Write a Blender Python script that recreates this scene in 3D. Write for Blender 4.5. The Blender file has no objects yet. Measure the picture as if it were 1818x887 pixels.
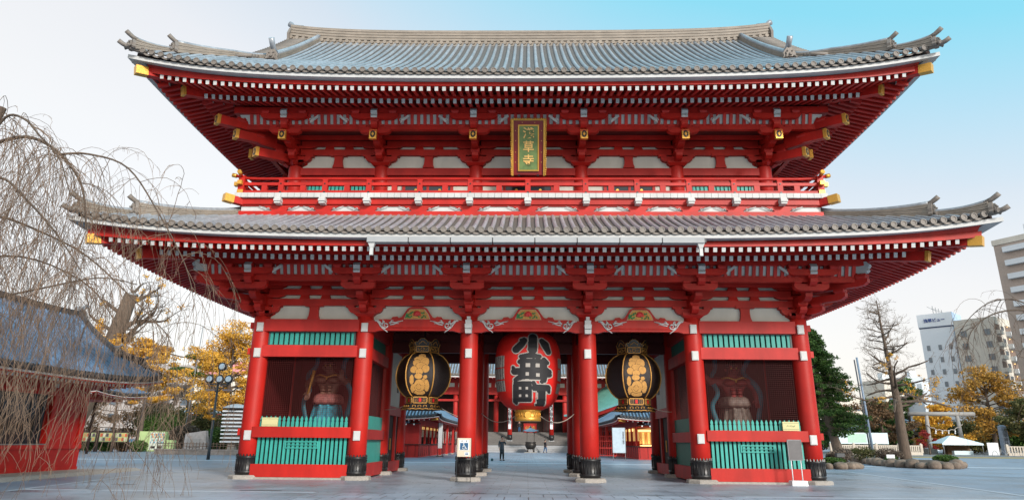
import bpy, math, random
from mathutils import Vector, Matrix, noise
R = math.radians
random.seed(7)
scene = bpy.context.scene

# ---------------------------------------------------------------- camera
cam_data = bpy.data.cameras.new("Camera")
cam = bpy.data.objects.new("Camera", cam_data)
scene.collection.objects.link(cam)
_yaw, _pitch, _roll = 0.022455, 0.306154, 0.009010
_f = Vector((-math.sin(_yaw) * math.cos(_pitch), math.cos(_yaw) * math.cos(_pitch), math.sin(_pitch)))
_r = Vector((math.cos(_yaw), math.sin(_yaw), 0))
_u = _r.cross(_f)
_r2 = _r * math.cos(_roll) + _u * math.sin(_roll)
_u2 = -_r * math.sin(_roll) + _u * math.cos(_roll)
cam.matrix_world = Matrix(((_r2.x, _u2.x, -_f.x, -0.06066), (_r2.y, _u2.y, -_f.y, -27.0278),
                           (_r2.z, _u2.z, -_f.z, 1.38558), (0, 0, 0, 1)))
cam_data.sensor_width = 36
cam_data.lens = 1225.628 / 1818 * 36
cam_data.shift_y = -47.474 / 1818
cam_data.clip_start = 0.1
cam_data.clip_end = 3000
scene.camera = cam

# ---------------------------------------------------------------- sky and sun
SUN_EL, SUN_AZ = R(24), R(148)      # azimuth from +Y clockwise: behind the camera, a little to the left
world = bpy.data.worlds.new("World")
scene.world = world
world.use_nodes = True
nt = world.node_tree
for n in list(nt.nodes):
    nt.nodes.remove(n)
def wn(t, **k):
    n = nt.nodes.new(t)
    for a, b in k.items():
        setattr(n, a, b)
    return n
out = wn('ShaderNodeOutputWorld')
sky = wn('ShaderNodeTexSky', sky_type='NISHITA')
sky.sun_disc = False
sky.sun_elevation = SUN_EL
sky.sun_rotation = SUN_AZ
sky.air_density = 1.0
sky.dust_density = 2.0
bg1 = wn('ShaderNodeBackground'); bg1.inputs[1].default_value = 0.05
nt.links.new(sky.outputs[0], bg1.inputs[0])
tc = wn('ShaderNodeTexCoord')
dot = wn('ShaderNodeVectorMath', operation='DOT_PRODUCT')
_d = Vector((0.30, 0.10, 0.95)).normalized()
dot.inputs[1].default_value = _d
nt.links.new(tc.outputs['Generated'], dot.inputs[0])
nz = wn('ShaderNodeTexNoise'); nz.inputs['Scale'].default_value = 1.6; nz.inputs['Detail'].default_value = 5
nt.links.new(tc.outputs['Generated'], nz.inputs['Vector'])
ma = wn('ShaderNodeMath', operation='MULTIPLY_ADD'); ma.inputs[1].default_value = 0.06; 
nt.links.new(nz.outputs['Fac'], ma.inputs[0]); nt.links.new(dot.outputs['Value'], ma.inputs[2])
ramp = wn('ShaderNodeValToRGB')
cr = ramp.color_ramp
cr.elements[0].position = 0.30; cr.elements[0].color = (0.83, 0.80, 0.75, 1)
cr.elements[1].position = 1.0; cr.elements[1].color = (0.20, 0.55, 0.74, 1)
for p, c in ((0.45, (0.775, 0.765, 0.75, 1)), (0.55, (0.63, 0.695, 0.74, 1)), (0.64, (0.42, 0.67, 0.78, 1)), (0.72, (0.23, 0.66, 0.80, 1))):
    e = cr.elements.new(p); e.color = c
nt.links.new(ma.outputs[0], ramp.inputs[0])
bg2 = wn('ShaderNodeBackground'); bg2.inputs[1].default_value = 1.0
sep = wn('ShaderNodeSeparateXYZ'); nt.links.new(tc.outputs['Generated'], sep.inputs[0])
hz = wn('ShaderNodeMapRange'); hz.inputs['From Min'].default_value = 0.30; hz.inputs['From Max'].default_value = 0.0
hz.inputs['To Min'].default_value = 0.0; hz.inputs['To Max'].default_value = 0.85
nt.links.new(sep.outputs['Z'], hz.inputs['Value'])
hmix = wn('ShaderNodeMix', data_type='RGBA'); hmix.inputs[7].default_value = (0.86, 0.775, 0.72, 1)
nt.links.new(hz.outputs[0], hmix.inputs['Factor']); nt.links.new(ramp.outputs[0], hmix.inputs[6])
nt.links.new(hmix.outputs[2], bg2.inputs[0])
add = wn('ShaderNodeAddShader')
nt.links.new(bg1.outputs[0], add.inputs[0]); nt.links.new(bg2.outputs[0], add.inputs[1])
nt.links.new(add.outputs[0], out.inputs[0])

sun_data = bpy.data.lights.new("Sun", 'SUN')
sun_data.energy = 3.7
sun_data.angle = R(10)
sun_data.color = (1.0, 0.95, 0.88)
sun = bpy.data.objects.new("Sun", sun_data)
scene.collection.objects.link(sun)
_sd = Vector((math.sin(SUN_AZ) * math.cos(SUN_EL), math.cos(SUN_AZ) * math.cos(SUN_EL), math.sin(SUN_EL)))
sun.rotation_euler = _sd.to_track_quat('Z', 'Y').to_euler()
sun.location = (0, -40, 40)

scene.view_settings.view_transform = 'Standard'
scene.view_settings.look = 'None'
scene.view_settings.exposure = 0.0
scene.view_settings.gamma = 1.0
try:
    scene.render.engine = 'CYCLES'
    scene.cycles.max_bounces = 5
    scene.cycles.diffuse_bounces = 1
    scene.cycles.glossy_bounces = 3
    scene.cycles.transparent_max_bounces = 6
except Exception:
    pass

# ---------------------------------------------------------------- materials
MATS = {}
def mat(name, col, rough=0.5, metal=0.0, var=0.12, scale=3.0, bump=0.0, bscale=40.0, spec=0.5, col2=None, stretch=None, emit=0.0, dirt=0.0):
    if name in MATS:
        return MATS[name]
    m = bpy.data.materials.new(name)
    m.use_nodes = True
    t = m.node_tree
    b = t.nodes['Principled BSDF']
    b.inputs['Roughness'].default_value = rough
    b.inputs['Metallic'].default_value = metal
    b.inputs['Specular IOR Level'].default_value = spec
    co = t.nodes.new('ShaderNodeTexCoord')
    src = co.outputs['Object']
    if stretch:
        mp = t.nodes.new('ShaderNodeMapping'); mp.inputs['Scale'].default_value = stretch
        t.links.new(src, mp.inputs[0]); src = mp.outputs[0]
    n = t.nodes.new('ShaderNodeTexNoise'); n.inputs['Scale'].default_value = scale; n.inputs['Detail'].default_value = 6
    n.inputs['Roughness'].default_value = 0.6
    t.links.new(src, n.inputs['Vector'])
    r = t.nodes.new('ShaderNodeValToRGB')
    c1 = [max(0, c * (1 - var)) for c in col]; c2 = [min(1, c * (1 + var)) for c in (col2 or col)]
    r.color_ramp.elements[0].position = 0.3; r.color_ramp.elements[0].color = (*c1, 1)
    r.color_ramp.elements[1].position = 0.7; r.color_ramp.elements[1].color = (*c2, 1)
    t.links.new(n.outputs['Fac'], r.inputs[0])
    csrc = r.outputs[0]
    if dirt:
        n2 = t.nodes.new('ShaderNodeTexNoise'); n2.inputs['Scale'].default_value = 0.7; n2.inputs['Detail'].default_value = 9
        mp2 = t.nodes.new('ShaderNodeMapping'); mp2.inputs['Scale'].default_value = (2.2, 2.2, 0.5)
        t.links.new(co.outputs['Object'], mp2.inputs[0]); t.links.new(mp2.outputs[0], n2.inputs['Vector'])
        r2 = t.nodes.new('ShaderNodeValToRGB'); r2.color_ramp.elements[0].position = 0.42; r2.color_ramp.elements[0].color = (1 - dirt,) * 3 + (1,)
        r2.color_ramp.elements[1].position = 0.62; r2.color_ramp.elements[1].color = (1, 1, 1, 1)
        t.links.new(n2.outputs['Fac'], r2.inputs[0])
        mx = t.nodes.new('ShaderNodeMix'); mx.data_type = 'RGBA'; mx.blend_type = 'MULTIPLY'; mx.inputs['Factor'].default_value = 1
        t.links.new(csrc, mx.inputs[6]); t.links.new(r2.outputs[0], mx.inputs[7]); csrc = mx.outputs[2]
    oi = t.nodes.new('ShaderNodeObjectInfo'); gi = t.nodes.new('ShaderNodeNewGeometry')
    ad = t.nodes.new('ShaderNodeMath'); ad.operation = 'ADD'; t.links.new(oi.outputs['Random'], ad.inputs[0]); t.links.new(gi.outputs['Random Per Island'], ad.inputs[1])
    mr = t.nodes.new('ShaderNodeMapRange'); mr.inputs['From Max'].default_value = 2.0; iv = min(.22, .07 + var * .55)
    mr.inputs['To Min'].default_value = 1 - iv; mr.inputs['To Max'].default_value = 1 + iv
    t.links.new(ad.outputs[0], mr.inputs['Value'])
    hs = t.nodes.new('ShaderNodeVectorMath'); hs.operation = 'SCALE'
    t.links.new(csrc, hs.inputs[0]); t.links.new(mr.outputs[0], hs.inputs['Scale']); csrc = hs.outputs[0]
    t.links.new(csrc, b.inputs['Base Color'])
    if bump:
        n3 = t.nodes.new('ShaderNodeTexNoise'); n3.inputs['Scale'].default_value = bscale; n3.inputs['Detail'].default_value = 4
        t.links.new(src, n3.inputs['Vector'])
        bp = t.nodes.new('ShaderNodeBump'); bp.inputs['Strength'].default_value = bump; bp.inputs['Distance'].default_value = 0.02
        t.links.new(n3.outputs['Fac'], bp.inputs['Height']); t.links.new(bp.outputs[0], b.inputs['Normal'])
    if emit:
        b.inputs['Emission Color'].default_value = (*col, 1)
        b.inputs['Emission Strength'].default_value = emit
    MATS[name] = m
    return m

RED = mat('vermilion_paint', (0.50, 0.0165, 0.0105), 0.48, var=0.10, scale=1.3, bump=0.08, bscale=14, dirt=0.22, spec=.35)
RED2 = mat('faded_vermilion', (0.47, 0.024, 0.020), 0.55, var=0.10, scale=2, bump=0.08, bscale=20, dirt=0.20, spec=.35)
DRED = mat('dark_red_and_shade', (0.085, 0.005, 0.0045), 0.65, var=0.12)  # dark red, deepened to carry the shade under eaves and in the passage
WHITE = mat('white_paint', (0.55, 0.56, 0.56), 0.55, var=0.05, scale=2, dirt=0.1)
PLASTER = mat('white_plaster', (0.66, 0.64, 0.58), 0.8, var=0.05, scale=1.5, bump=0.05, dirt=0.10)
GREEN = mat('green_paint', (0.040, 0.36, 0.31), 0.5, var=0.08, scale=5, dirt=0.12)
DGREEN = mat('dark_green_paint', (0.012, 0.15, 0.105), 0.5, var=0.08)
BLACK = mat('black_metal', (0.014, 0.013, 0.014), 0.38, var=0.2, scale=8, bump=0.15)
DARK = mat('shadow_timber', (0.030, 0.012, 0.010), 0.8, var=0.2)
GOLD = mat('gilt_metal', (0.70, 0.38, 0.07), 0.38, metal=0.55, var=0.16, scale=30, bump=0.25, bscale=60)
GOLDP = mat('gold_paint', (0.55, 0.28, 0.065), 0.5, metal=0.2, var=0.15, scale=12)
TILE = mat('roof_tile', (0.34, 0.37, 0.41), 0.35, metal=0.15, var=0.22, scale=5.5, bump=0.25, bscale=24, dirt=0.18)
TILED = mat('roof_tile_ends', (0.19, 0.165, 0.145), 0.6, var=0.2, scale=20, bump=0.3, bscale=30)
TILEB = mat('roof_tile_gaps', (0.13, 0.115, 0.105), 0.7, var=0.25, scale=10, bump=0.3)
RIDGE = mat('ridge_tile', (0.27, 0.23, 0.19), 0.6, var=0.18, scale=3, stretch=(1, 1, 14), bump=0.5, bscale=8, dirt=0.15)
DGREY = mat('dark_grey_metal', (0.06, 0.065, 0.07), 0.5)
GREYM = mat('grey_metal', (0.24, 0.25, 0.26), 0.55, metal=0.1, var=0.1)
STONE = mat('plinth_stone', (0.34, 0.31, 0.28), 0.75, var=0.16, scale=9, bump=0.3)
GLASSD = mat('dark_glass', (0.03, 0.04, 0.05), 0.1, var=0.1)

# ---------------------------------------------------------------- mesh building
class MB:
    def __init__(s):
        s.v = []; s.f = []; s.m = []; s.sm = []
    def add(s, vs, fs, m=0, smooth=False):
        o = len(s.v)
        s.v += [tuple(p) for p in vs]
        for f in fs:
            s.f.append([i + o for i in f]); s.m.append(m); s.sm.append(smooth)
    def hexa(s, p, m=0):      # 8 corners: bottom ring 0-3, top ring 4-7
        s.add(p, [(3, 2, 1, 0), (4, 5, 6, 7), (0, 1, 5, 4), (1, 2, 6, 5), (2, 3, 7, 6), (3, 0, 4, 7)], m)
    def box(s, x0, x1, y0, y1, z0, z1, m=0):
        s.hexa([(x0, y0, z0), (x1, y0, z0), (x1, y1, z0), (x0, y1, z0), (x0, y0, z1), (x1, y0, z1), (x1, y1, z1), (x0, y1, z1)], m)
    def tbox(s, cx, cy, z0, z1, bx, by, tx, ty, m=0):   # tapered block: half sizes at bottom and top
        s.hexa([(cx - bx, cy - by, z0), (cx + bx, cy - by, z0), (cx + bx, cy + by, z0), (cx - bx, cy + by, z0),
                (cx - tx, cy - ty, z1), (cx + tx, cy - ty, z1), (cx + tx, cy + ty, z1), (cx - tx, cy + ty, z1)], m)
    def beam(s, p0, p1, w, h, m=0, m_end=None, up=(0, 0, 1)):   # rectangular bar between two points
        p0 = Vector(p0); p1 = Vector(p1); d = (p1 - p0).normalized()
        side = d.cross(Vector(up)).normalized() * (w / 2); u = side.cross(d).normalized() * (h / 2)
        a = [p0 - side - u, p0 + side - u, p0 + side + u, p0 - side + u]
        b = [p1 - side - u, p1 + side - u, p1 + side + u, p1 - side + u]
        s.add(a + b, [(0, 1, 5, 4), (1, 2, 6, 5), (2, 3, 7, 6), (3, 0, 4, 7)], m)
        s.add(a + b, [(3, 2, 1, 0), (4, 5, 6, 7)], m if m_end is None else m_end)
    def tube(s, pts, rad, n=8, m=0, cap=True, smooth=True):
        pts = [Vector(p) for p in pts]
        if not hasattr(rad, '__len__'):
            rad = [rad] * len(pts)
        o = len(s.v); ref = Vector((0, 0, 1))
        d0 = (pts[-1] - pts[0]).normalized() if (pts[-1] - pts[0]).length > 1e-6 else Vector((0, 0, 1))
        if abs(d0.z) > 0.9:
            ref = Vector((1, 0, 0))
        for i, p in enumerate(pts):
            d = (pts[min(i + 1, len(pts) - 1)] - pts[max(i - 1, 0)]).normalized()
            a = d.cross(ref)
            if a.length < 1e-4:
                a = d.cross(Vector((0, 1, 0)))
            a.normalize(); b = a.cross(d).normalized()
            for k in range(n):
                t = 2 * math.pi * k / n
                s.v.append(tuple(p + (a * math.cos(t) + b * math.sin(t)) * rad[i]))
        for i in range(len(pts) - 1):
            for k in range(n):
                k2 = (k + 1) % n
                s.f.append([o + i * n + k, o + (i + 1) * n + k, o + (i + 1) * n + k2, o + i * n + k2]); s.m.append(m); s.sm.append(smooth)
        if cap:
            s.f.append([o + k for k in range(n)]); s.m.append(m); s.sm.append(False)
            e = o + (len(pts) - 1) * n
            s.f.append([e + k for k in reversed(range(n))]); s.m.append(m); s.sm.append(False)
    def lathe(s, prof, n=24, c=(0, 0, 0), m=0, smooth=True, rib=None, caps=True):   # prof: (r, z)
        o = len(s.v)
        for j, (r, z) in enumerate(prof):
            for k in range(n):
                t = 2 * math.pi * k / n
                rr = r * (rib(t) if rib else 1)
                s.v.append((c[0] + rr * math.cos(t), c[1] + rr * math.sin(t), c[2] + z))
        for j in range(len(prof) - 1):
            for k in range(n):
                k2 = (k + 1) % n
                s.f.append([o + j * n + k, o + j * n + k2, o + (j + 1) * n + k2, o + (j + 1) * n + k]); s.m.append(m); s.sm.append(smooth)
        if caps:
            s.f.append([o + k for k in reversed(range(n))]); s.m.append(m); s.sm.append(False)
            e = o + (len(prof) - 1) * n
            s.f.append([e + k for k in range(n)]); s.m.append(m); s.sm.append(False)
    def prism(s, poly, fn, d0, d1, m=0, m_side=None):    # poly of 2D points, fn(u, v, d) -> xyz; extruded from d0 to d1
        n = len(poly)
        a = [fn(u, v, d0) for u, v in poly]; b = [fn(u, v, d1) for u, v in poly]
        s.add(a + b, [tuple(range(n)), tuple(reversed(range(n, 2 * n)))], m)
        s.add(a + b, [(i, n + i, n + (i + 1) % n, (i + 1) % n) for i in range(n)], m if m_side is None else m_side)
    def disc(s, c, r, ax='y', th=0.02, n=14, m=0, rx=None):
        rx = rx or r
        pts = [(rx * math.cos(2 * math.pi * k / n), r * math.sin(2 * math.pi * k / n)) for k in range(n)]
        if ax == 'y':
            s.prism(pts, lambda u, v, d: (c[0] + u, c[1] + d, c[2] + v), -th / 2, th / 2, m)
        elif ax == 'x':
            s.prism(pts, lambda u, v, d: (c[0] + d, c[1] + u, c[2] + v), -th / 2, th / 2, m)
        else:
            s.prism(pts, lambda u, v, d: (c[0] + u, c[1] + v, c[2] + d), -th / 2, th / 2, m)
    def xform(s, M, start=0):
        for i in range(start, len(s.v)):
            s.v[i] = tuple(M @ Vector(s.v[i]))
    def merge(s, o, M=None):
        k = len(s.v)
        s.v += [tuple(M @ Vector(p)) for p in o.v] if M else list(o.v)
        s.f += [[i + k for i in f] for f in o.f]; s.m += o.m; s.sm += o.sm
    def build(s, name, mats, parent=None, loc=None, rot=None, fix=True):
        me = bpy.data.meshes.new(name)
        me.from_pydata(s.v, [], s.f)
        if not isinstance(mats, (list, tuple)):
            mats = [mats]
        for m in mats:
            me.materials.append(m)
        me.polygons.foreach_set('material_index', s.m)
        me.polygons.foreach_set('use_smooth', s.sm)
        me.update()
        if fix:
            import bmesh
            bm = bmesh.new(); bm.from_mesh(me)
            bmesh.ops.recalc_face_normals(bm, faces=bm.faces)
            bm.to_mesh(me); bm.free()
        o = bpy.data.objects.new(name, me)
        scene.collection.objects.link(o)
        if parent:
            o.parent = parent
        if loc:
            o.location = loc
        if rot:
            o.rotation_euler = rot
        return o

def tag(o, label=None, cat=None, group=None, kind=None):
    if label: o['label'] = label
    if cat: o['category'] = cat
    if group: o['group'] = group
    if kind: o['kind'] = kind
    return o
def empty(name, loc=(0, 0, 0), rz=0, label=None, cat=None, group=None):
    o = bpy.data.objects.new(name, None)
    o.empty_display_size = 0.3
    scene.collection.objects.link(o)
    o.location = loc; o.rotation_euler = (0, 0, rz)
    return tag(o, label, cat, group)
def copy_tree(o, parent=None):
    c = o.copy(); scene.collection.objects.link(c); c.parent = parent
    if parent: c.matrix_parent_inverse = o.matrix_parent_inverse
    for ch in list(o.children):
        copy_tree(ch, c)
    return c
def text_mesh(body, size, mats, parent, name='lettering', depth=0.01, offset=0.0, loc=(0, 0, 0), rot=(R(90), 0, 0), align='CENTER', line=1.0):
    cu = bpy.data.curves.new('text_curve', 'FONT')
    cu.body = body; cu.size = size; cu.extrude = depth; cu.offset = offset
    cu.align_x = align; cu.align_y = 'CENTER'; cu.space_line = line; cu.resolution_u = 3
    ob = bpy.data.objects.new('text_tmp', cu); scene.collection.objects.link(ob)
    dg = bpy.context.evaluated_depsgraph_get()
    me = bpy.data.meshes.new_from_object(ob.evaluated_get(dg))
    bpy.data.objects.remove(ob); bpy.data.curves.remove(cu)
    me.materials.clear(); me.materials.append(mats); me.name = name
    o = bpy.data.objects.new(name, me); scene.collection.objects.link(o)
    o.parent = parent; o.location = loc; o.rotation_euler = rot
    return o
# ================================================================= GROUND
GS = bpy.data.materials.new('stone_paving'); GS.use_nodes = True
def paving(name, c1, c2, mortar, bw, bh, rough, msize=0.012, rot=0, offset=0.5):
    m = bpy.data.materials.new(name); m.use_nodes = True
    t = m.node_tree; b = t.nodes['Principled BSDF']
    co = t.nodes.new('ShaderNodeTexCoord'); mp = t.nodes.new('ShaderNodeMapping'); mp.inputs['Rotation'].default_value[2] = rot
    t.links.new(co.outputs['Object'], mp.inputs[0])
    br = t.nodes.new('ShaderNodeTexBrick'); br.offset = offset
    br.inputs['Color1'].default_value = (*c1, 1); br.inputs['Color2'].default_value = (*c2, 1); br.inputs['Mortar'].default_value = (*mortar, 1)
    br.inputs['Scale'].default_value = 1; br.inputs['Brick Width'].default_value = bw; br.inputs['Row Height'].default_value = bh
    br.inputs['Mortar Size'].default_value = msize; br.inputs['Bias'].default_value = 0.0
    t.links.new(mp.outputs[0], br.inputs['Vector'])
    n = t.nodes.new('ShaderNodeTexNoise'); n.inputs['Scale'].default_value = 0.35; n.inputs['Detail'].default_value = 9; n.inputs['Roughness'].default_value = 0.65
    t.links.new(co.outputs['Object'], n.inputs['Vector'])
    r = t.nodes.new('ShaderNodeValToRGB'); r.color_ramp.elements[0].position = 0.36; r.color_ramp.elements[0].color = (0.66, 0.64, 0.62, 1)
    r.color_ramp.elements[1].position = 0.62; r.color_ramp.elements[1].color = (1.04, 1.04, 1.04, 1)
    t.links.new(n.outputs['Fac'], r.inputs[0])
    n4 = t.nodes.new('ShaderNodeTexNoise'); n4.inputs['Scale'].default_value = 22; n4.inputs['Detail'].default_value = 8
    t.links.new(co.outputs['Object'], n4.inputs['Vector'])
    r4 = t.nodes.new('ShaderNodeValToRGB'); r4.color_ramp.elements[0].position = 0.3; r4.color_ramp.elements[0].color = (0.85, 0.85, 0.85, 1)
    r4.color_ramp.elements[1].position = 0.7; r4.color_ramp.elements[1].color = (1.1, 1.1, 1.1, 1)
    t.links.new(n4.outputs['Fac'], r4.inputs[0])
    mx = t.nodes.new('ShaderNodeMix'); mx.data_type = 'RGBA'; mx.blend_type = 'MULTIPLY'; mx.inputs['Factor'].default_value = 1
    t.links.new(br.outputs['Color'], mx.inputs[6]); t.links.new(r.outputs[0], mx.inputs[7])
    mx2 = t.nodes.new('ShaderNodeMix'); mx2.data_type = 'RGBA'; mx2.blend_type = 'MULTIPLY'; mx2.inputs['Factor'].default_value = 1
    t.links.new(mx.outputs[2], mx2.inputs[6]); t.links.new(r4.outputs[0], mx2.inputs[7])
    t.links.new(mx2.outputs[2], b.inputs['Base Color'])
    r3 = t.nodes.new('ShaderNodeMapRange'); r3.inputs['From Min'].default_value = 0.35; r3.inputs['From Max'].default_value = 0.65
    r3.inputs['To Min'].default_value = rough - 0.10; r3.inputs['To Max'].default_value = rough + 0.14
    t.links.new(n.outputs['Fac'], r3.inputs['Value']); t.links.new(r3.outputs[0], b.inputs['Roughness'])
    bp = t.nodes.new('ShaderNodeBump'); bp.inputs['Strength'].default_value = 0.25; bp.inputs['Distance'].default_value = 0.01
    n5 = t.nodes.new('ShaderNodeTexNoise'); n5.inputs['Scale'].default_value = 3.0; n5.inputs['Detail'].default_value = 8
    t.links.new(co.outputs['Object'], n5.inputs['Vector'])
    t.links.new(n5.outputs['Fac'], bp.inputs['Height']); t.links.new(bp.outputs[0], b.inputs['Normal'])
    return m
G_ASPH = paving('asphalt_ground', (0.28, 0.335, 0.42), (0.285, 0.34, 0.425), (0.28, 0.335, 0.42), 40, 40, 0.42, 0.0)
G_STONE = paving('gate_stone_paving', (0.31, 0.36, 0.435), (0.39, 0.445, 0.525), (0.11, 0.12, 0.13), 1.2, 0.6, 0.36, 0.010)
G_SLAB = paving('slab_paving', (0.39, 0.445, 0.53), (0.44, 0.495, 0.58), (0.08, 0.08, 0.09), 0.62, 0.95, 0.38, 0.014, offset=0.35)
G_LINE = mat('pale_paving_strip', (0.50, 0.55, 0.62), 0.4, var=0.08, scale=4)
G_DIRT = mat('worn_joint', (0.10, 0.085, 0.075), 0.8, var=0.3, scale=4)
GS.user_clear(); bpy.data.materials.remove(GS)

def sheet(name, poly, z, m, label=None):
    b = MB(); b.add([(x, y, z) for x, y in poly], [tuple(range(len(poly)))], 0)
    o = b.build(name, m); o['kind'] = 'structure'
    return o
sheet('ground', [(-900, -120), (900, -120), (900, 1500), (-900, 1500)], 0.0, G_ASPH)
sheet('path', [(-13.6, -40), (13.6, -40), (14.3, -6.4), (17.6, 15.8), (13.0, 21.5), (-13.0, 21.5), (-15.7, 12), (-15.2, 0.6), (-14.0, -7.6)], 0.004, G_STONE)
sheet('path', [(-5.9, -40), (5.9, -40), (5.9, -6.5), (-5.9, -6.5)], 0.008, G_SLAB)
sheet('path', [(-3.9, 23.3), (4.6, 23.3), (5.9, 66), (4.2, 71.5), (-3.2, 71.5), (-5.3, 66)], 0.008, G_SLAB)
sheet('pavement', [(-34, 21.5), (34, 21.5), (34, 23.3), (-34, 23.3)], 0.008, G_LINE)
sheet('pavement', [(-14.06, -6.9), (-5.9, -6.9), (-5.9, -6.55), (-14.1, -6.55)], 0.008, G_LINE)
sheet('pavement', [(5.9, -6.9), (14.2, -6.9), (14.25, -6.55), (5.9, -6.55)], 0.008, G_LINE)
# pale strips along the edges of the stone apron
def strip(pts, w, z, m):
    b = MB()
    for (x0, y0), (x1, y1) in zip(pts, pts[1:]):
        d = Vector((x1 - x0, y1 - y0, 0)).normalized(); n_ = Vector((-d.y, d.x, 0)) * w / 2
        b.add([(x0 - n_.x, y0 - n_.y, z), (x1 - n_.x, y1 - n_.y, z), (x1 + n_.x, y1 + n_.y, z), (x0 + n_.x, y0 + n_.y, z)], [(0, 1, 2, 3)])
    o = b.build('pavement', m); o['kind'] = 'structure'
strip([(-14.0, -7.6), (-15.2, 0.6), (-15.7, 12)], 0.22, 0.012, G_LINE)
strip([(14.3, -6.4), (17.6, 15.8)], 0.22, 0.012, G_LINE)
b = MB()
rn = random.Random(3)
for i in range(26):
    x = rn.uniform(-5.6, 5.8) if i > 5 else (-8.3, 8.6, -12.3, 3.2, 4.0, -1.5)[i]
    y = -6.5 + rn.uniform(-0.25, 0.12); w = rn.uniform(0.25, 0.9); h = rn.uniform(0.01, 0.05)
    b.add([(x, y, 0.014), (x + w, y + rn.uniform(-.03, .03), 0.014), (x + w * .9, y + h, 0.014), (x + w * .1, y + h, 0.014)], [(0, 1, 2, 3)])
for x, y, w, h in ((-8.2, -6.25, 1.2, .12), (7.6, -6.3, .9, .1), (-13.1, -4.2, .8, .12), (3.0, -6.62, 1.6, .05), (-2.2, -6.60, 1.9, .045), (.6, -6.66, 1.0, .06), (-11.5, -7.6, 2.2, .03), (9.5, -8.0, 1.8, .03)):
    b.add([(x, y, 0.0141), (x + w, y, 0.0141), (x + w, y + h, 0.0141), (x, y + h, 0.0141)], [(0, 1, 2, 3)])
o = b.build('pavement', G_DIRT); o['kind'] = 'structure'

# ================================================================= GENERIC EAVES / ROOF
class Eaves:
    """local frame: walls half sizes xw, yw around (0,0); sides 0 front(-Y) 1 right 2 back 3 left"""
    def __init__(s, xw, yw, L=3.0):
        s.xw, s.yw, s.L = xw, yw, L
    def half(s, side):
        return s.xw if side in (0, 2) else s.yw
    def P(s, side, a, out, z):
        if side == 0: return (a, -s.yw - out, z)
        if side == 1: return (s.xw + out, a, z)
        if side == 2: return (-a, s.yw + out, z)
        return (-s.xw - out, -a, z)
    def e(s, side, a, out):
        d = max(0.0, s.half(side) + out - abs(a))
        return math.exp(-d / s.L)
    def ts(s, n=48):
        r = []
        for i in range(-n, n + 1):
            t = i / n
            r.append(math.copysign(1 - (1 - abs(t)) ** 1.7, t) if t else 0)
        return r
    def sweep(s, mb, prof, m=0, sides=(0, 1, 2, 3), n=36, smooth=False, close=True):
        """prof: list of (out, z, A_uplift, flare)"""
        for side in sides:
            o = len(mb.v); T = s.ts(n); k = len(prof)
            for t in T:
                for (out, z, A, fl) in prof:
                    H = s.half(side) + out
                    a = t * H; e = s.e(side, a, out)
                    a2 = a * (1 + fl * abs(t) ** 6 / H)
                    mb.v.append(s.P(side, a2, out + fl * e, z + A * e))
            for i in range(len(T) - 1):
                for j in range(k if close else k - 1):
                    j2 = (j + 1) % k
                    mb.f.append([o + i * k + j, o + (i + 1) * k + j, o + (i + 1) * k + j2, o + i * k + j2]); mb.m.append(m); mb.sm.append(smooth)
    def rafters(s, side, pitch, out0, z0, A0, out1, z1, A1, w, h, fl=0.0, lim=None):
        """returns list of MB, one per rafter (slot 0 red, slot 1 white end)"""
        r = []
        H = s.half(side); n = int((H + out1 - 0.25) / pitch)
        for i in range(-n, n + 1):
            a = i * pitch
            oi = max(out0, abs(a) - H + 0.12)
            if oi > out1 - 0.15: continue
            def pt(out):
                f = (out - out0) / (out1 - out0)
                e = s.e(side, a, out)
                return s.P(side, a, out + fl * e * f, z0 + (z1 - z0) * f + (A0 + (A1 - A0) * f) * e)
            mb = MB()
            p0, pm, p1 = pt(oi), pt((oi + out1) / 2), pt(out1)
            mb.beam(p0, p1, w, h, 0, 1)
            r.append((a, mb))
        return r

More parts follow.
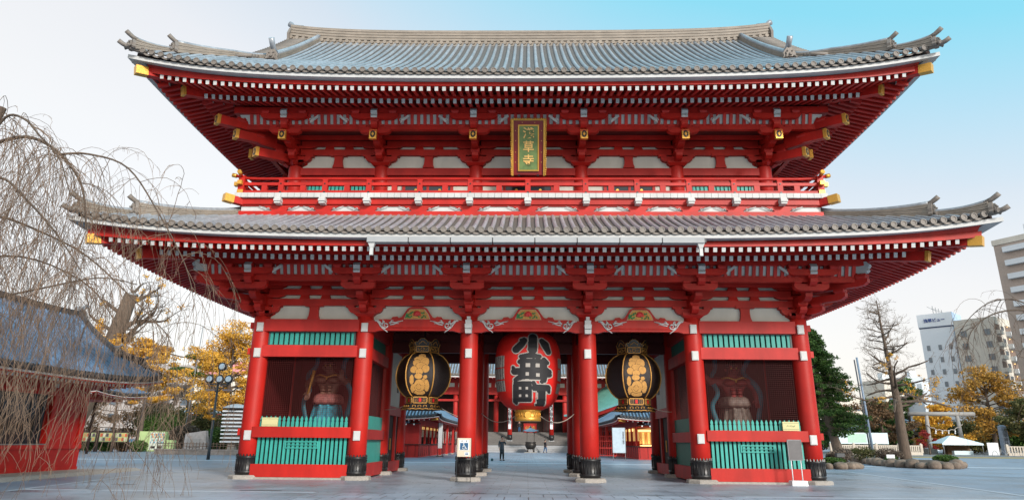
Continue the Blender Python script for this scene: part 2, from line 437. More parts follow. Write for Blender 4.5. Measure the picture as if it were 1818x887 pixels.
def tile_roof(E, zE, oE, prof, omin, A, fl, pitch, parent, name='tile_roof', sides=(0, 1, 2, 3), r=0.078, omin_side=None, mats=None, rows_name=None, ramax=None, cap=True):
    """bed + round tile rows. prof(d) = height above the eave at inward distance d"""
    D = oE - omin
    mats = mats or [TILE, TILED, TILEB]
    bed = MB(); rows = MB()
    def S(side, a, out, dz=0.0):
        d = oE - out; f = max(0.0, 1 - d / D); e = E.e(side, a, out) * f
        return E.P(side, a, out + fl * e, zE + prof(d) + A * e + dz)
    for side in sides:
        om = omin if (omin_side is None or side in (0, 2)) else omin_side
        T = E.ts(26); J = 14; o = len(bed.v)
        for j in range(J + 1):
            out = oE + (om - oE) * j / J
            for t in T:
                bed.v.append(S(side, t * (E.half(side) + out), out, -0.02))
        W = len(T)
        for j in range(J):
            for i in range(W - 1):
                bed.f.append([o + j * W + i, o + j * W + i + 1, o + (j + 1) * W + i + 1, o + (j + 1) * W + i]); bed.m.append(2); bed.sm.append(True)
        n = int((E.half(side) + oE) / pitch)
        for i in range(-n, n + 1):
            a = i * pitch
            if ramax and abs(a) > ramax and side in (0, 2) and False: continue
            oi = max(om, abs(a) - E.half(side) + 0.05)
            if oi > oE - 0.12: continue
            K = max(2, int((oE - oi) / 0.7) + 1)
            pts = [S(side, a, oE + (oi - oE) * k / K, 0.0) for k in range(K + 1)]
            # half tube following the slope
            o = len(rows.v); NN = 6
            ax = Vector(E.P(side, 1, 0, 0)) - Vector(E.P(side, 0, 0, 0)); ax.normalize()
            for k, p in enumerate(pts):
                p = Vector(p)
                d = (Vector(pts[min(k + 1, K)]) - Vector(pts[max(k - 1, 0)])).normalized()
                up = ax.cross(d); up = up if up.z > 0 else -up
                for q in range(NN + 1):
                    th = math.pi * q / NN
                    rows.v.append(tuple(p + ax * math.cos(th) * r + up.normalized() * (math.sin(th) * r)))
            for k in range(K):
                for q in range(NN):
                    rows.f.append([o + k * (NN + 1) + q, o + (k + 1) * (NN + 1) + q, o + (k + 1) * (NN + 1) + q + 1, o + k * (NN + 1) + q + 1]); rows.m.append(0); rows.sm.append(True)
            if cap:
                p = Vector(pts[0]); outv = Vector(E.P(side, 0, 1, 0)) - Vector(E.P(side, 0, 0, 0))
                c = p + outv * 0.07 + Vector((0, 0, 0.012))
                uz = Vector((0, 0, 1)); R_ = r * 1.36
                ring = lambda rad, off: [tuple(c + outv * off + ax * math.cos(2 * math.pi * q / 12) * rad + uz * math.sin(2 * math.pi * q / 12) * rad) for q in range(12)]
                rows.add(ring(R_, -0.10) + ring(R_, 0.0) + ring(R_ * .72, 0.0) + ring(R_ * .68, -0.018),
                         [(q, (q + 1) % 12, 12 + (q + 1) % 12, 12 + q) for q in range(12)] + [(12 + q, 12 + (q + 1) % 12, 24 + (q + 1) % 12, 24 + q) for q in range(12)] +
                         [(24 + q, 24 + (q + 1) % 12, 36 + (q + 1) % 12, 36 + q) for q in range(12)] + [tuple(range(36, 48))], 1)
                # curved pan tile between this round tile and the next
                if abs(a + pitch) < E.half(side) + oE - 0.1:
                    vs = []; N = 6
                    for q in range(N + 1):
                        f = q / N; aa = a + pitch * f
                        sag = -0.05 - 0.050 * math.sin(math.pi * f)
                        P0 = Vector(S(side, aa, oE, 0)) + outv * 0.0
                        vs += [tuple(P0 + Vector((0, 0, sag + 0.03))), tuple(P0 + Vector((0, 0, sag - 0.045))), tuple(P0 - outv * 0.35 + Vector((0, 0, sag + 0.03 + 0.1)))]
                    rows.add(vs, [(3 * q, 3 * q + 3, 3 * q + 4, 3 * q + 1) for q in range(N)] + [(3 * q + 3, 3 * q, 3 * q + 2, 3 * q + 5) for q in range(N)], 1)
    root = bed.build(name, mats, parent, fix=False)
    rows.build(rows_name or 'tile_rows', mats, root, fix=False)
    return root, S

def ridge_run(path, w, h, parent, name='ridge', stripes=5, lift_end=0.0, cap_r=0.1, grow=0.0, mats=None):
    """stacked ridge following path of base points"""
    mb = MB(); n = len(path)
    P = [Vector(p) for p in path]
    for st in range(stripes):
        ww = w * (0.92 if st % 2 else 1.0) * (1 - 0.12 * st / max(1, stripes - 1))
        z0 = h * st / stripes; z1 = h * (st + 1) / stripes - 0.006
        for i in range(n - 1):
            a, c = P[i], P[i + 1]
            ka = (h + grow * (i / (n - 1)) ** 2.6) / h; kc = (h + grow * ((i + 1) / (n - 1)) ** 2.6) / h
            d = (c - a); d.z = 0; d.normalize(); s_ = Vector((-d.y, d.x, 0)) * ww / 2
            hh = [1, 1]
            mb.hexa([tuple(a - s_ + Vector((0, 0, z0 * ka))), tuple(c - s_ + Vector((0, 0, z0 * kc))), tuple(c + s_ + Vector((0, 0, z0 * kc))), tuple(a + s_ + Vector((0, 0, z0 * ka))),
                     tuple(a - s_ + Vector((0, 0, z1 * ka))), tuple(c - s_ + Vector((0, 0, z1 * kc))), tuple(c + s_ + Vector((0, 0, z1 * kc))), tuple(a + s_ + Vector((0, 0, z1 * ka)))], 0)
    mb.tube([p + Vector((0, 0, h + grow * (i / (n - 1)) ** 2.6 + cap_r * 0.3)) for i, p in enumerate(P)], cap_r, 8, 1)
    return mb.build(name, mats or [RIDGE, TILE], parent)

def oni(parent, p, d, w, h, tube=0.5, rise=0.25, r=0.09, name='ridge_end_tile'):
    """ornamental end tile at p, facing horizontal direction d, with a tube cap kicking up and out"""
    mb = MB(); p = Vector(p); d = Vector(d).normalized(); s_ = Vector((-d.y, d.x, 0)); z = Vector((0, 0, 1))
    poly = [(-.5, 0), (-.62, .12), (-.5, .3), (-.56, .5), (-.4, .75), (-.18, .98), (0, 1.06), (.18, .98), (.4, .75), (.56, .5), (.5, .3), (.62, .12), (.5, 0)]
    mb.prism(poly, lambda u, v, k: tuple(p + s_ * (u * w) + z * (v * h) + d * k), -0.06, 0.06, 0)
    mb.prism([(u * .62, .14 + v * .7) for u, v in poly], lambda u, v, k: tuple(p + s_ * (u * w) + z * (v * h) + d * k), 0.06, 0.13, 0)
    for sx in (-1, 1):
        mb.tube([tuple(p + s_ * (sx * w * .22) + z * h * .62 + d * 0.12), tuple(p + s_ * (sx * w * .2) + z * h * .60 + d * 0.18)], 0.035, 6, 0)
        mb.tube([tuple(p + s_ * (sx * w * .30) + z * h * .2 + d * 0.1), tuple(p + s_ * (sx * w * .5) + z * h * .05 + d * 0.2)], 0.05, 6, 0)
    mb.tube([tuple(p + z * h * .34 + d * 0.1), tuple(p + z * h * .30 + d * 0.22)], [.09, .05], 6, 0)
    if tube:
        mb.tube([tuple(p - d * 0.5 + z * (h * 1.0)), tuple(p + z * (h + r * .4)), tuple(p + d * tube * .55 + z * (h + r + rise * .4)), tuple(p + d * tube + z * (h + r + rise))], [r, r * 1.05, r * 1.1, r * 1.15], 10, 1)
    return mb.build(name, [TILED, TILE], parent)

# ================================================================= THE GATE
gate = empty('temple_gate', (0, 4.2, 0), 0, 'huge two-storey vermilion temple gate with grey tiled roofs and white rafter ends', 'gate')
GY = 4.2     # gate centre; children use local y = world y - 4.2
COLX = (-10.48, -6.39, -2.295, 2.295, 6.39, 10.48)
ROWY = (0.0, 4.2, 8.4)
def pin(o):   # built in world coordinates, parented to the gate
    o.parent = gate; o.matrix_parent_inverse = Matrix.Translation((0, -GY, 0))
    return o

# --- columns (collar, plinth as sub-parts)
cm = MB(); cm.lathe([(0.355, 0.12), (0.352, 2.0), (0.345, 5.0), (0.33, 6.9)], 28)
kb = MB()
kb.lathe([(0.375, 0.14), (0.375, 0.20), (0.40, 0.22), (0.40, 0.27), (0.378, 0.29), (0.378, 0.72), (0.398, 0.74), (0.398, 0.79), (0.374, 0.81)], 28)
for k in range(20):
    t = 2 * math.pi * k / 20; c, s_ = math.cos(t), math.sin(t)
    kb.tube([(c * .385, s_ * .385, .30), (c * .385, s_ * .385, .71)], 0.014, 4, 0)
    kb.tbox(c * .376, s_ * .376, .80, .88, .03, .03, .012, .012)
    kb.tube([(c * .40, s_ * .40, .765), (c * .412, s_ * .412, .765)], 0.014, 5, 0)
pl = MB(); pl.lathe([(0.60, 0.0), (0.60, 0.10), (0.55, 0.14), (0.38, 0.15)], 8, smooth=False)
pl.xform(Matrix.Rotation(R(22.5), 4, 'Z'))
proto = None
for x in COLX:
    for y in ROWY:
        if proto is None:
            proto = cm.build('column', RED); kb.build('column_collar', BLACK, proto); pl.build('plinth', STONE, proto)
            c = proto
        else:
            c = copy_tree(proto)
        pin(c); c.location = (x, y, 0)
# --- white tags on the columns
tg = MB(); tg.box(-.125, .125, -.03, 0.02, -.17, .17, 0); tg.box(-.10, .10, -.045, -.03, -.145, .145, 0)
proto = None
for ci, zs in ((0, (5.57, 4.58, 1.54)), (1, (5.57, 4.58, 1.55)), (2, (4.60,)), (3, (4.60,)), (4, (5.57, 4.56, 1.55)), (5, (5.57, 4.58, 1.54))):
    for z in zs:
        if proto is None:
            proto = tg.build('tie_end_cover', WHITE); c = proto
        else:
            c = proto.copy(); scene.collection.objects.link(c)
        pin(c)
        a = 0.12 * (-1 if ci < 3 else 1) * (0.4 if ci in (2, 3) else 1)
        c.location = (COLX[ci] + 0.36 * math.sin(a) * -1, -0.365 * math.cos(a), z)
        c.rotation_euler = (0, 0, 0)
# --- white carved noses on the two centre columns
nb = MB()
for k, (z, w, d) in enumerate(((5.42, .26, .30), (5.60, .28, .36), (5.76, .24, .33), (5.90, .14, .28))):
    nb.tbox(0, -0.36 - d / 2 + .05, z - .08, z + .08, w / 2 * .9, d / 2 * .8, w / 2, d / 2)
n0 = pin(nb.build('carved_nose', WHITE)); n0.location = (COLX[2], 0, 0)
n1 = n0.copy(); scene.collection.objects.link(n1); pin(n1); n1.location = (COLX[3], 0, 0)

# --- horizontal members of one face. face frame: u along, v outward(-), origin on the column line
def face(pts_from, along, outward):
    o = Vector(pts_from); A = Vector(along); O = Vector(outward)
    return lambda u, z, d: tuple(o + A * u + O * d + Vector((0, 0, z)))
def fbox(mb, F, u0, u1, z0, z1, d0, d1, m=0):
    mb.hexa([F(u0, z0, d0), F(u1, z0, d0), F(u1, z0, d1), F(u0, z0, d1), F(u0, z1, d0), F(u1, z1, d0), F(u1, z1, d1), F(u0, z1, d1)], m)
def bay_frame(F, u0, u1, kind, zb=0.0):
    """upper zone above z=5.89 common to all the bays: white wall, bracket arms, short beams"""
    L = u1 - u0; mid = (u0 + u1) / 2
    w = MB(); fbox(w, F, u0 + .3, u1 - .3, 5.89 + zb, 7.45 + zb, 0.02, 0.10); pin(w.build('plaster_wall', PLASTER))
    b = MB()
    fbox(b, F, u0 + .2, u1 - .2, 6.44 + zb, 6.70 + zb, .08, .27)
    fbox(b, F, u0 + .2, u1 - .2, 6.86 + zb, 7.10 + zb, .08, .24)
    fbox(b, F, u0 + .2, u1 - .2, 7.24 + zb, 7.5 + zb, .08, .22)
    for dz0, dz1 in ((6.70, 6.86), (7.10, 7.24)):       # small blocks between the beams
        for du in (-.42, .42) if dz0 < 7 else (-.42, .42):
            zc0, zc1 = dz0 + zb, dz1 + zb
            b.hexa([F(mid + du - .20, zc0, .08), F(mid + du + .20, zc0, .08), F(mid + du + .20, zc0, .25), F(mid + du - .20, zc0, .25),
                    F(mid + du - .15, zc1, .08), F(mid + du + .15, zc1, .08), F(mid + du + .15, zc1, .22), F(mid + du - .15, zc1, .22)])
    # end arms by each column
    for s_, u in ((1, u0), (-1, u1)):
        arm = [(0, 6.12), (.44, 6.12), (.58, 6.17), (.66, 6.26), (.68, 6.36), (0, 6.36)]
        b.prism([(u + s_ * a, z + zb) for a, z in arm], lambda uu, v, d: F(uu, v, d), .10, .33)
        fbox(b, F, u + s_ * .60 - .17, u + s_ * .60 + .17, 6.36 + zb, 6.45 + zb, .08, .34)
        for za in (6.74, 7.12):
            arm2 = [(0, za), (.62, za), (.80, za + .06), (.86, za + .12), (0, za + .12)]
            b.prism([(u + s_ * a, z + zb) for a, z in arm2], lambda uu, v, d: F(uu, v, d), .10, .29)
    pin(b.build('wall_beam', RED))
    if kind != 'arch':
        s = MB()
        pr = [(-.24, 5.90), (.24, 5.90), (.19, 6.05), (.17, 6.25), (.19, 6.38), (.30, 6.44), (-.30, 6.44), (-.19, 6.38), (-.17, 6.25), (-.19, 6.05)]
        s.prism([(mid + a, z + zb) for a, z in pr], lambda uu, v, d: F(uu, v, d), .10, .24)
        fbox(s, F, mid - .36, mid + .36, 6.40 + zb, 6.52 + zb, .10, .30)
        pin(s.build('strut', RED))

# scrolls painted white on the rainbow beams: thin raised curls
def curl(mb, F, u, z, s_, k=1.0, d=.345, m=0, r=.034):
    def run(pts, w):
        mb.tube([F(u + s_ * a * k, z + b * k, d) for a, b in pts], [w * (1 - .55 * i / (len(pts) - 1)) for i in range(len(pts))], 5, m)
    sp = []
    for i in range(15):
        t = i / 14 * 2.9 * math.pi; rr = .15 * (1 - i / 17)
        sp.append((.42 + rr * math.cos(t + 2.2), -.02 + rr * math.sin(t + 2.2)))
    run([(.0, .17), (.09, .15), (.17, .06), (.24, -.06), (.34, -.16), (.46, -.24), (.52, -.29)], r * 1.1)
    run(sp, r * 1.2)
    run([(.02, .16), (.14, .16), (.24, .06), (.3, -.02)], r * 1.2)
    run([(.30, .17), (.36, .12), (.38, .06)], r)
    run([(.56, .06), (.68, .11), (.80, .08), (.92, .12), (1.10, .16)], r * 1.1)
    run([(.60, .0), (.74, .02), (.86, .06), (.94, .05)], r * .9)
    run([(.62, .1), (.66, .18), (.72, .17)], r * .8)

front = face((0, 0, 0), (1, 0, 0), (0, -1, 0))
back = face((0, 8.4, 0), (1, 0, 0), (0, 1, 0))
left = face((-10.48, 0, 0), (0, 1, 0), (-1, 0, 0))
right = face((10.48, 0, 0), (0, 1, 0), (1, 0, 0))
midf = face((0, 4.2, 0), (1, 0, 0), (0, -1, 0))
for i in range(5):
    k = 'arch' if i in (1, 2, 3) else 'strut'
    bay_frame(front, COLX[i], COLX[i + 1], k)
    bay_frame(back, COLX[i], COLX[i + 1], k)
for F in (left, right):
    for j in range(2):
        bay_frame(F, ROWY[j], ROWY[j + 1], 'strut')

CARV = mat('carving_green', (0.05, 0.30, 0.10), 0.5, var=.4, scale=30)
CARO = mat('carving_ochre', (0.62, 0.30, 0.07), 0.5, var=.25, scale=30)
CARR = mat('carving_red', (0.72, 0.05, 0.05), 0.5, var=.2, scale=30)
def rainbow(F, u0, u1):
    mid = (u0 + u1) / 2; b = MB(); N = 20; h = (u1 - u0) / 2
    top = []; bot = []
    for i in range(N + 1):
        u = u0 + (u1 - u0) * i / N; t = abs(u - mid) / h
        top.append((u, 5.90 - 0.10 * max(0, (t - .55) / .45) ** 2)); bot.append((u, 5.40 + (0.06 if t < .72 else 0.06 - .06 * min(1, (t - .72) / .08))))
    for i in range(N):
        b.hexa([F(*bot[i], .12), F(*bot[i + 1], .12), F(*bot[i + 1], .33), F(*bot[i], .33), F(*top[i], .12), F(*top[i + 1], .12), F(*top[i + 1], .33), F(*top[i], .33)])
    b.tube([F(mid - h * .60, 5.50, .335), F(mid - h * .55, 5.56, .34), F(mid + h * .55, 5.56, .34), F(mid + h * .60, 5.50, .335)], .028, 5)
    rb = pin(b.build('rainbow_beam', RED))
    for uu_, ss_ in ((u0 + .42, 1), (u1 - .42, -1)):
        c = MB(); curl(c, F, uu_, 5.68, ss_); c.build('scroll_pattern', WHITE, rb)
    # frog-leg strut above
    a = MB()
    up = [(-1.05, 5.90), (-.98, 6.0), (-.80, 6.02), (-.72, 5.96), (-.62, 6.0), (-.50, 6.16), (-.40, 6.32), (-.24, 6.40), (0, 6.43), (.24, 6.40), (.40, 6.32), (.50, 6.16), (.62, 6.0), (.72, 5.96), (.80, 6.02), (.98, 6.0), (1.05, 5.90)]
    a.prism([(mid + x * .98, z) for x, z in up], lambda uu, v, d: F(uu, v, d), .10, .26)
    ks = pin(a.build('frog_leg_strut', RED))
    g = MB(); pn = [(-.50, 5.92), (.50, 5.92), (.42, 6.12), (.27, 6.30), (-.27, 6.30), (-.42, 6.12)]
    g.prism([(mid + x, z) for x, z in pn], lambda uu, v, d: F(uu, v, d), .262, .275, 1)
    rn = random.Random(5)
    for k in range(34):
        x = rn.uniform(-.42, .42); z = rn.uniform(5.96, 6.24 - abs(x) * .35)
        if abs(x) < .16 and z > 6.0: continue
        g.tube([F(mid + x, z, .275), F(mid + x + rn.uniform(-.05, .05), z + rn.uniform(.02, .05), .30)], [.035, .02], 5, 0)
    for k in range(9):
        t = math.pi * k / 8
        g.tube([F(mid, 6.06, .285), F(mid + math.cos(t) * .15, 6.07 + math.sin(t) * .17, .30)], [.04, .025], 5, 2)
    g.prism([(mid + x * 1.04, 5.905 + (z - 5.92) * 1.06) for x, z in pn], lambda uu, v, d: F(uu, v, d), .26, .264, 3)
    o = g.build('carved_panel', [CARV, CARO, CARR, WHITE], ks)
for i in (1, 2, 3):
    rainbow(front, COLX[i], COLX[i + 1]); rainbow(back, COLX[i], COLX[i + 1])

# --- guardian bays: rails, lattice, pickets
def rail(F, u0, u1, z0, z1, d0, d1, m=RED2, name='rail'):
    b = MB(); fbox(b, F, u0, u1, z0, z1, d0, d1); return pin(b.build(name, m))
def lattice(F, u0, u1, z0, z1, n, name, m=GREEN, d=.12, w=.10):
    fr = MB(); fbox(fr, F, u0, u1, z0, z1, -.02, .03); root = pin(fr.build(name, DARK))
    s = MB()
    for i in range(n):
        u = u0 + (u1 - u0) * (i + .5) / n
        fbox(s, F, u - w / 2, u + w / 2, z0 + .03, z1 - .03, d - .06, d)
    o = s.build('slats', m, root)
    f2 = MB()
    for a, b_, c, e in ((u0, u0 + .06, z0, z1), (u1 - .06, u1, z0, z1)):
        fbox(f2, F, a, b_, c, e, .03, d + .02)
    fbox(f2, F, u0 + .06, u1 - .06, z0, z0 + .035, .03, d + .02); fbox(f2, F, u0 + .06, u1 - .06, z1 - .035, z1, .03, d + .02)
    o = f2.build('frame', DGREY, root)
    return root
def picket_row(F, u0, u1, n, z0=1.84, ztip=2.24, skip=()):
    p = MB()
    for i in range(n):
        if i in skip: continue
        u = u0 + (u1 - u0) * (i + .5) / n
        for (za, zb, wa, wb) in ((z0, z0 + .20, .055, .055), (z0 + .20, z0 + .235, .055, .03), (z0 + .235, z0 + .27, .03, .055), (z0 + .27, z0 + .33, .055, .04), (z0 + .33, ztip, .04, .004)):
            p.hexa([F(u - wa, za, .12), F(u + wa, za, .12), F(u + wa, za, .16), F(u - wa, za, .16), F(u - wb, zb, .12), F(u + wb, zb, .12), F(u + wb, zb, .16), F(u - wb, zb, .16)])
    return pin(p.build('picket_row', GREEN))
def guardian_front(F, u0, u1, full=True):
    a, b = u0 + .34, u1 - .34
    rail(F, u0 + .2, u1 - .2, 5.42, 5.89, .10, .30, RED2)          # head beam
    lattice(F, a, b, 4.88, 5.42, 17, 'lattice_window', w=.135)
    rail(F, u0 + .2, u1 - .2, 4.44, 4.88, .10, .30, RED2)
    rail(F, u0 + .2, u1 - .2, 1.47, 1.85, .04, .36, RED)
    rail(F, u0 + .25, u1 - .25, 0.08, 0.53, .0, .30, RED, 'sill_board')
    st = MB(); fbox(st, F, u0 + .3, u1 - .3, 0.0, 0.075, -.05, .36); pin(st.build('stone_sill', STONE))
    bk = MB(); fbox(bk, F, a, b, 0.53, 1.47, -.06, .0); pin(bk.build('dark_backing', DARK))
    s = MB(); n = 21
    for i in range(n):
        u = a + (b - a) * (i + .5) / n
        fbox(s, F, u - .048, u + .048, 0.53, 1.47, .10, .16)
    sl = pin(s.build('green_slats', GREEN))
    m_ = (u0 + u1) / 2; h = MB()
    for (x0, x1, z0, z1) in ((-.62, .62, 1.30, 1.345), (-.62, .62, 1.08, 1.125), (-.62, -.575, 1.125, 1.30), (.575, .62, 1.125, 1.30), (-.56, .56, 1.195, 1.225)):
        fbox(h, F, m_ + x0, m_ + x1, z0, z1, .162, .20)
    h.build('hatch_frame', GREEN, sl)
for i in (0, 4):
    guardian_front(front, COLX[i], COLX[i + 1])
picket_row(front, COLX[0] + .36, COLX[1] - .36, 20)
picket_row(front, COLX[4] + .36, COLX[5] - .36, 20)
# niche interiors: back wall on the middle row, ceiling, floor
for sx in (-1, 1):
    x0, x1 = sorted((sx * 6.39, sx * 10.48))
    b = MB(); b.box(x0 + .1, x1 - .1, 3.9, 4.0, .1, 6.0)
    for k in range(6):
        x = x0 + .4 + k * (x1 - x0 - .8) / 5; b.box(x - .05, x + .05, 3.86, 3.9, .1, 6.0)
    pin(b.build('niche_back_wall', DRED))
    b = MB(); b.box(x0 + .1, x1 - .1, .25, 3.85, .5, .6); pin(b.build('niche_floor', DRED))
    # outer side wall
    F = left if sx < 0 else right
    for j in range(2):
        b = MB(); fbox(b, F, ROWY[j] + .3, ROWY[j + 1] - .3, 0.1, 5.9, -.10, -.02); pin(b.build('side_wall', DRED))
        rail(F, ROWY[j] + .2, ROWY[j + 1] - .2, 5.42, 5.89, -.02, .16); rail(F, ROWY[j] + .2, ROWY[j + 1] - .2, 4.44, 4.88, -.02, .16)
        rail(F, ROWY[j] + .2, ROWY[j + 1] - .2, 1.47, 1.85, -.02, .16); rail(F, ROWY[j] + .2, ROWY[j + 1] - .2, .08, .53, -.02, .16)
    # tie-beam noses sticking out past the corner column
    for z in (4.66, 5.66, 1.66):
        b = MB(); b.box(min(sx * 10.5, sx * 10.93), max(sx * 10.5, sx * 10.93), -.10, .10, z - .12, z + .12); pin(b.build('beam_nose', RED))
    # passage-side wall of the niche (front half): green panel, rails, mesh screen
    F = face((sx * 6.39, 0, 0), (0, 1, 0), (-sx, 0, 0))
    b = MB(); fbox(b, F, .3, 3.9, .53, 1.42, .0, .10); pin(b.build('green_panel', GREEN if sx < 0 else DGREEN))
    b = MB(); fbox(b, F, .3, 3.9, 1.80, 2.32, .0, .10); pin(b.build('green_panel', GREEN if sx < 0 else DGREEN))
    rail(F, .2, 4.0, 0.06, 0.55, -.05, .22, RED2, 'sill_board'); rail(F, .2, 4.4, 1.42, 1.80, -.05, .22, RED2)
    rail(F, .2, 4.0, 4.44, 4.88, -.05, .22); rail(F, .2, 4.0, 5.42, 5.89, -.05, .22)
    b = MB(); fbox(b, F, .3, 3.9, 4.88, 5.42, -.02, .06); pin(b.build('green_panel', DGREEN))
    b = MB()
    for k in range(46):
        z = 2.34 + k * .046; fbox(b, F, .3, 3.9, z, z + .012, .0, .012)
    for k in range(30):
        u = .36 + k * .12; fbox(b, F, u, u + .012, 2.32, 4.44, .0, .010)
    pin(b.build('wire_screen', DRED))
    # rear half: plaster wall, dark door, red posts
    b = MB(); fbox(b, F, 4.5, 8.1, 2.9, 5.89, -.06, .06); pin(b.build('plaster_wall', PLASTER))
    b = MB(); fbox(b, F, 4.5, 8.1, .1, 2.5, -.06, .03); dd = pin(b.build('side_door', DARK))
    h = MB(); fbox(h, F, 6.2, 6.28, 1.0, 1.5, .03, .07); h.build('handle', GOLD, dd)
    rail(F, 4.4, 8.2, 2.5, 2.9, -.08, .16, RED2); rail(F, 4.4, 8.2, 0.05, .5, -.08, .2, RED2, 'sill_board'); rail(F, 4.4, 8.2, 5.42, 5.89, -.08, .2)
    for du in (5.0, 6.9):
        b = MB(); fbox(b, F, du, du + .2, .5, 2.5, .0, .14); pin(b.build('door_post', RED2))
    b = MB(); fbox(b, F, 7.2, 7.5, 3.6, 4.5, .06, .10); pin(b.build('vent_panel', DGREY))
# ceiling of the passage and cross beams, their shade put into the dark red
b = MB(); b.box(-10.4, 10.4, .15, 8.3, 6.05, 6.15)
for k in range(44):
    x = -10.2 + k * .475; b.box(x - .04, x + .04, .15, 8.3, 5.97, 6.05)
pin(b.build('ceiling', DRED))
for F, zz in ((midf, 5.12), (face((0, 8.4, 0), (1, 0, 0), (0, -1, 0)), 5.12)):
    for i in (1, 2, 3):
        b = MB(); fbox(b, F, COLX[i] + .25, COLX[i + 1] - .25, zz + .02, zz + .42, -.14, .14)
        fbox(b, F, COLX[i] + .25, COLX[i + 1] - .25, zz + .55, zz + .85, -.10, .10); pin(b.build('cross_beam', DRED))
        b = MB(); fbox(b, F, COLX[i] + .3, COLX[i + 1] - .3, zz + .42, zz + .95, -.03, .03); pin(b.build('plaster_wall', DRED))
for x in COLX[1:5]:
    for j in range(2):
        b = MB(); b.box(x - .13, x + .13, ROWY[j] + .3, ROWY[j + 1] - .3, 5.5, 5.9); pin(b.build('cross_beam', DRED))

# --- bracket complexes
def boat(mb, cx, cy, half, z0, z1, th, ax, m=0):
    """curved-bottom bracket arm centred on (cx, cy)"""
    h = z1 - z0
    pr = [(-half, z1), (-half, z0 + h * .55), (-half * .93, z0 + h * .28), (-half * .78, z0 + h * .06), (-half * .62, z0), (half * .62, z0), (half * .78, z0 + h * .06), (half * .93, z0 + h * .28), (half, z0 + h * .55), (half, z1)]
    if ax == 'x':
        mb.prism(pr, lambda u, v, d: (cx + u, cy + d, v), -th / 2, th / 2, m)
    else:
        mb.prism(pr, lambda u, v, d: (cx + d, cy + u, v), -th / 2, th / 2, m)
def masu(mb, x, y, z, w=.17, h=.15, m=0):
    mb.tbox(x, y, z, z + h * .5, w * .72, w * .72, w, w, m); mb.box(x - w, x + w, y - w, y + w, z + h * .5, z + h, m)
def bracket_mesh(zb=0.0, upper=False, diag=False, cross=True):
    k = 1.414 if diag else 1.0
    b = MB(); st = (.62 * k, 1.25 * k, 1.85 * k)
    # projecting arms
    for o_, z0, z1 in ((st[0], 6.13, 6.38), (st[1], 6.52, 6.78), (st[2], 6.94, 7.2)):
        h = z1 - z0
        pr = [(.1, z1), (.1, z0), (-o_ + .12, z0), (-o_ - .06, z0 + h * .12), (-o_ - .2, z0 + h * .5), (-o_ - .22, z1)]
        b.prism([(a, z + zb) for a, z in pr], lambda u, v, d: (d, u, v), -.13, .13)
        masu(b, 0, -o_, z1 + zb, .185, .17)
    masu(b, 0, 0, 6.0 + zb, .42, .2)
    if cross:
        boat(b, 0, -1.68, .64, 6.80 + zb, 7.04 + zb, .24, 'x')
        for dx in (-.5, 0, .5): masu(b, dx, -1.68, 7.04 + zb, .14, .09)
        boat(b, 0, -2.0, .95, 7.30 + zb, 7.53 + zb, .20, 'x')
        for dx in (-.75, 0, .75): masu(b, dx, -2.0, 7.53 + zb, .16, .14)
    b.box(-.13, .13, -st[2] + .1, .1, 7.22 + zb, 7.44 + zb)
    return b
def tail_white(zb=0.0):
    t = MB()
    pr = [(-1.7, 7.72), (-2.12, 7.72), (-2.22, 7.60), (-2.18, 7.50), (-2.12, 7.47), (-2.16, 7.40), (-2.08, 7.32), (-1.98, 7.30), (-1.7, 7.32)]
    t.prism([(a, z + zb) for a, z in pr], lambda u, v, d: (d, u, v), -.125, .125)
    return t
def gold_tail(z_end, out, w=.26, h=.36, back=1.9, rise=.55):
    """slanted tail rafter with gilt end plate, pointing -Y"""
    t = MB(); t.beam((0, -out + back, z_end + rise), (0, -out, z_end), w, h, 0)
    return t
def gold_plate(z_end, out, w=.26, h=.36):
    g = MB()
    g.box(-w / 2 - .012, w / 2 + .012, -out - .035, -out + .10, z_end - h / 2 - .012, z_end + h / 2 + .012, 0)
    g.disc((0, -out - .037, z_end), h * .42, 'y', .012, 16, 1, rx=w * .40)
    g.prism([(0, h * .24), (w * .2, 0), (0, -h * .24), (-w * .2, 0)], lambda u, v, d: (u, -out - .048 + d, z_end + v), -.008, .008, 0)
    return g
def place(o, x, y, rz):
    pin(o); o.location = (x, y, 0); o.rotation_euler = (0, 0, rz)
def bracket_set(spots, zb, upper):
    mb, tw = bracket_mesh(zb, upper), tail_white(zb)
    proto = None
    for (x, y, rz) in spots:
        if proto is None:
            proto = mb.build('bracket', RED); tw.build('bracket_tail', WHITE, proto)
            if upper:
                gt = gold_tail(13.04, 2.05).build('tail_rafter', RED, proto)
                gp = gold_plate(13.04, 2.05).build('gilt_plate', [GOLD, BLACK], proto)
            c = proto
        else:
            c = copy_tree(proto)
        place(c, x, y, rz)
def cove_scroll(F, u, z, s_, k):
    c = MB(); c.prism([(u, z - .02), (u, z + .10), (u + s_ * .30, z + .10 + k), (u + s_ * .34, z + .02 + k)], lambda uu, v, d: F(uu, v, d), 2.02, 2.08)
    c.tube([F(u + s_ * (.02 - .06 * math.cos(a)), z + .12 + .06 * math.sin(a), 2.06) for a in [i * .55 - .6 for i in range(9)]], .02, 5)
    pin(c.build('white_scroll', WHITE))
def corner_set(corners, zb, upper):
    mb = bracket_mesh(zb, upper, True, False)
    proto = None
    for (x, y, rz) in corners:
        if proto is None:
            proto = mb.build('corner_bracket', RED); c = proto
            if upper:
                for out, z in ((1.31 * 1.414, 12.60), (1.94 * 1.414, 13.10), (2.5 * 1.414, 13.48)):
                    gold_tail(z, out, .30, .36, 1.7, .12).build('tail_rafter', RED, proto)
                    gold_plate(z, out, .30, .36).build('gilt_plate', [GOLD, BLACK], proto)
            else:
                tw = tail_white(zb); tw.xform(Matrix.Translation((0, -.75, .1)))
                tw.build('bracket_tail', WHITE, proto)
        else:
            c = copy_tree(proto)
        place(c, x, y, rz)
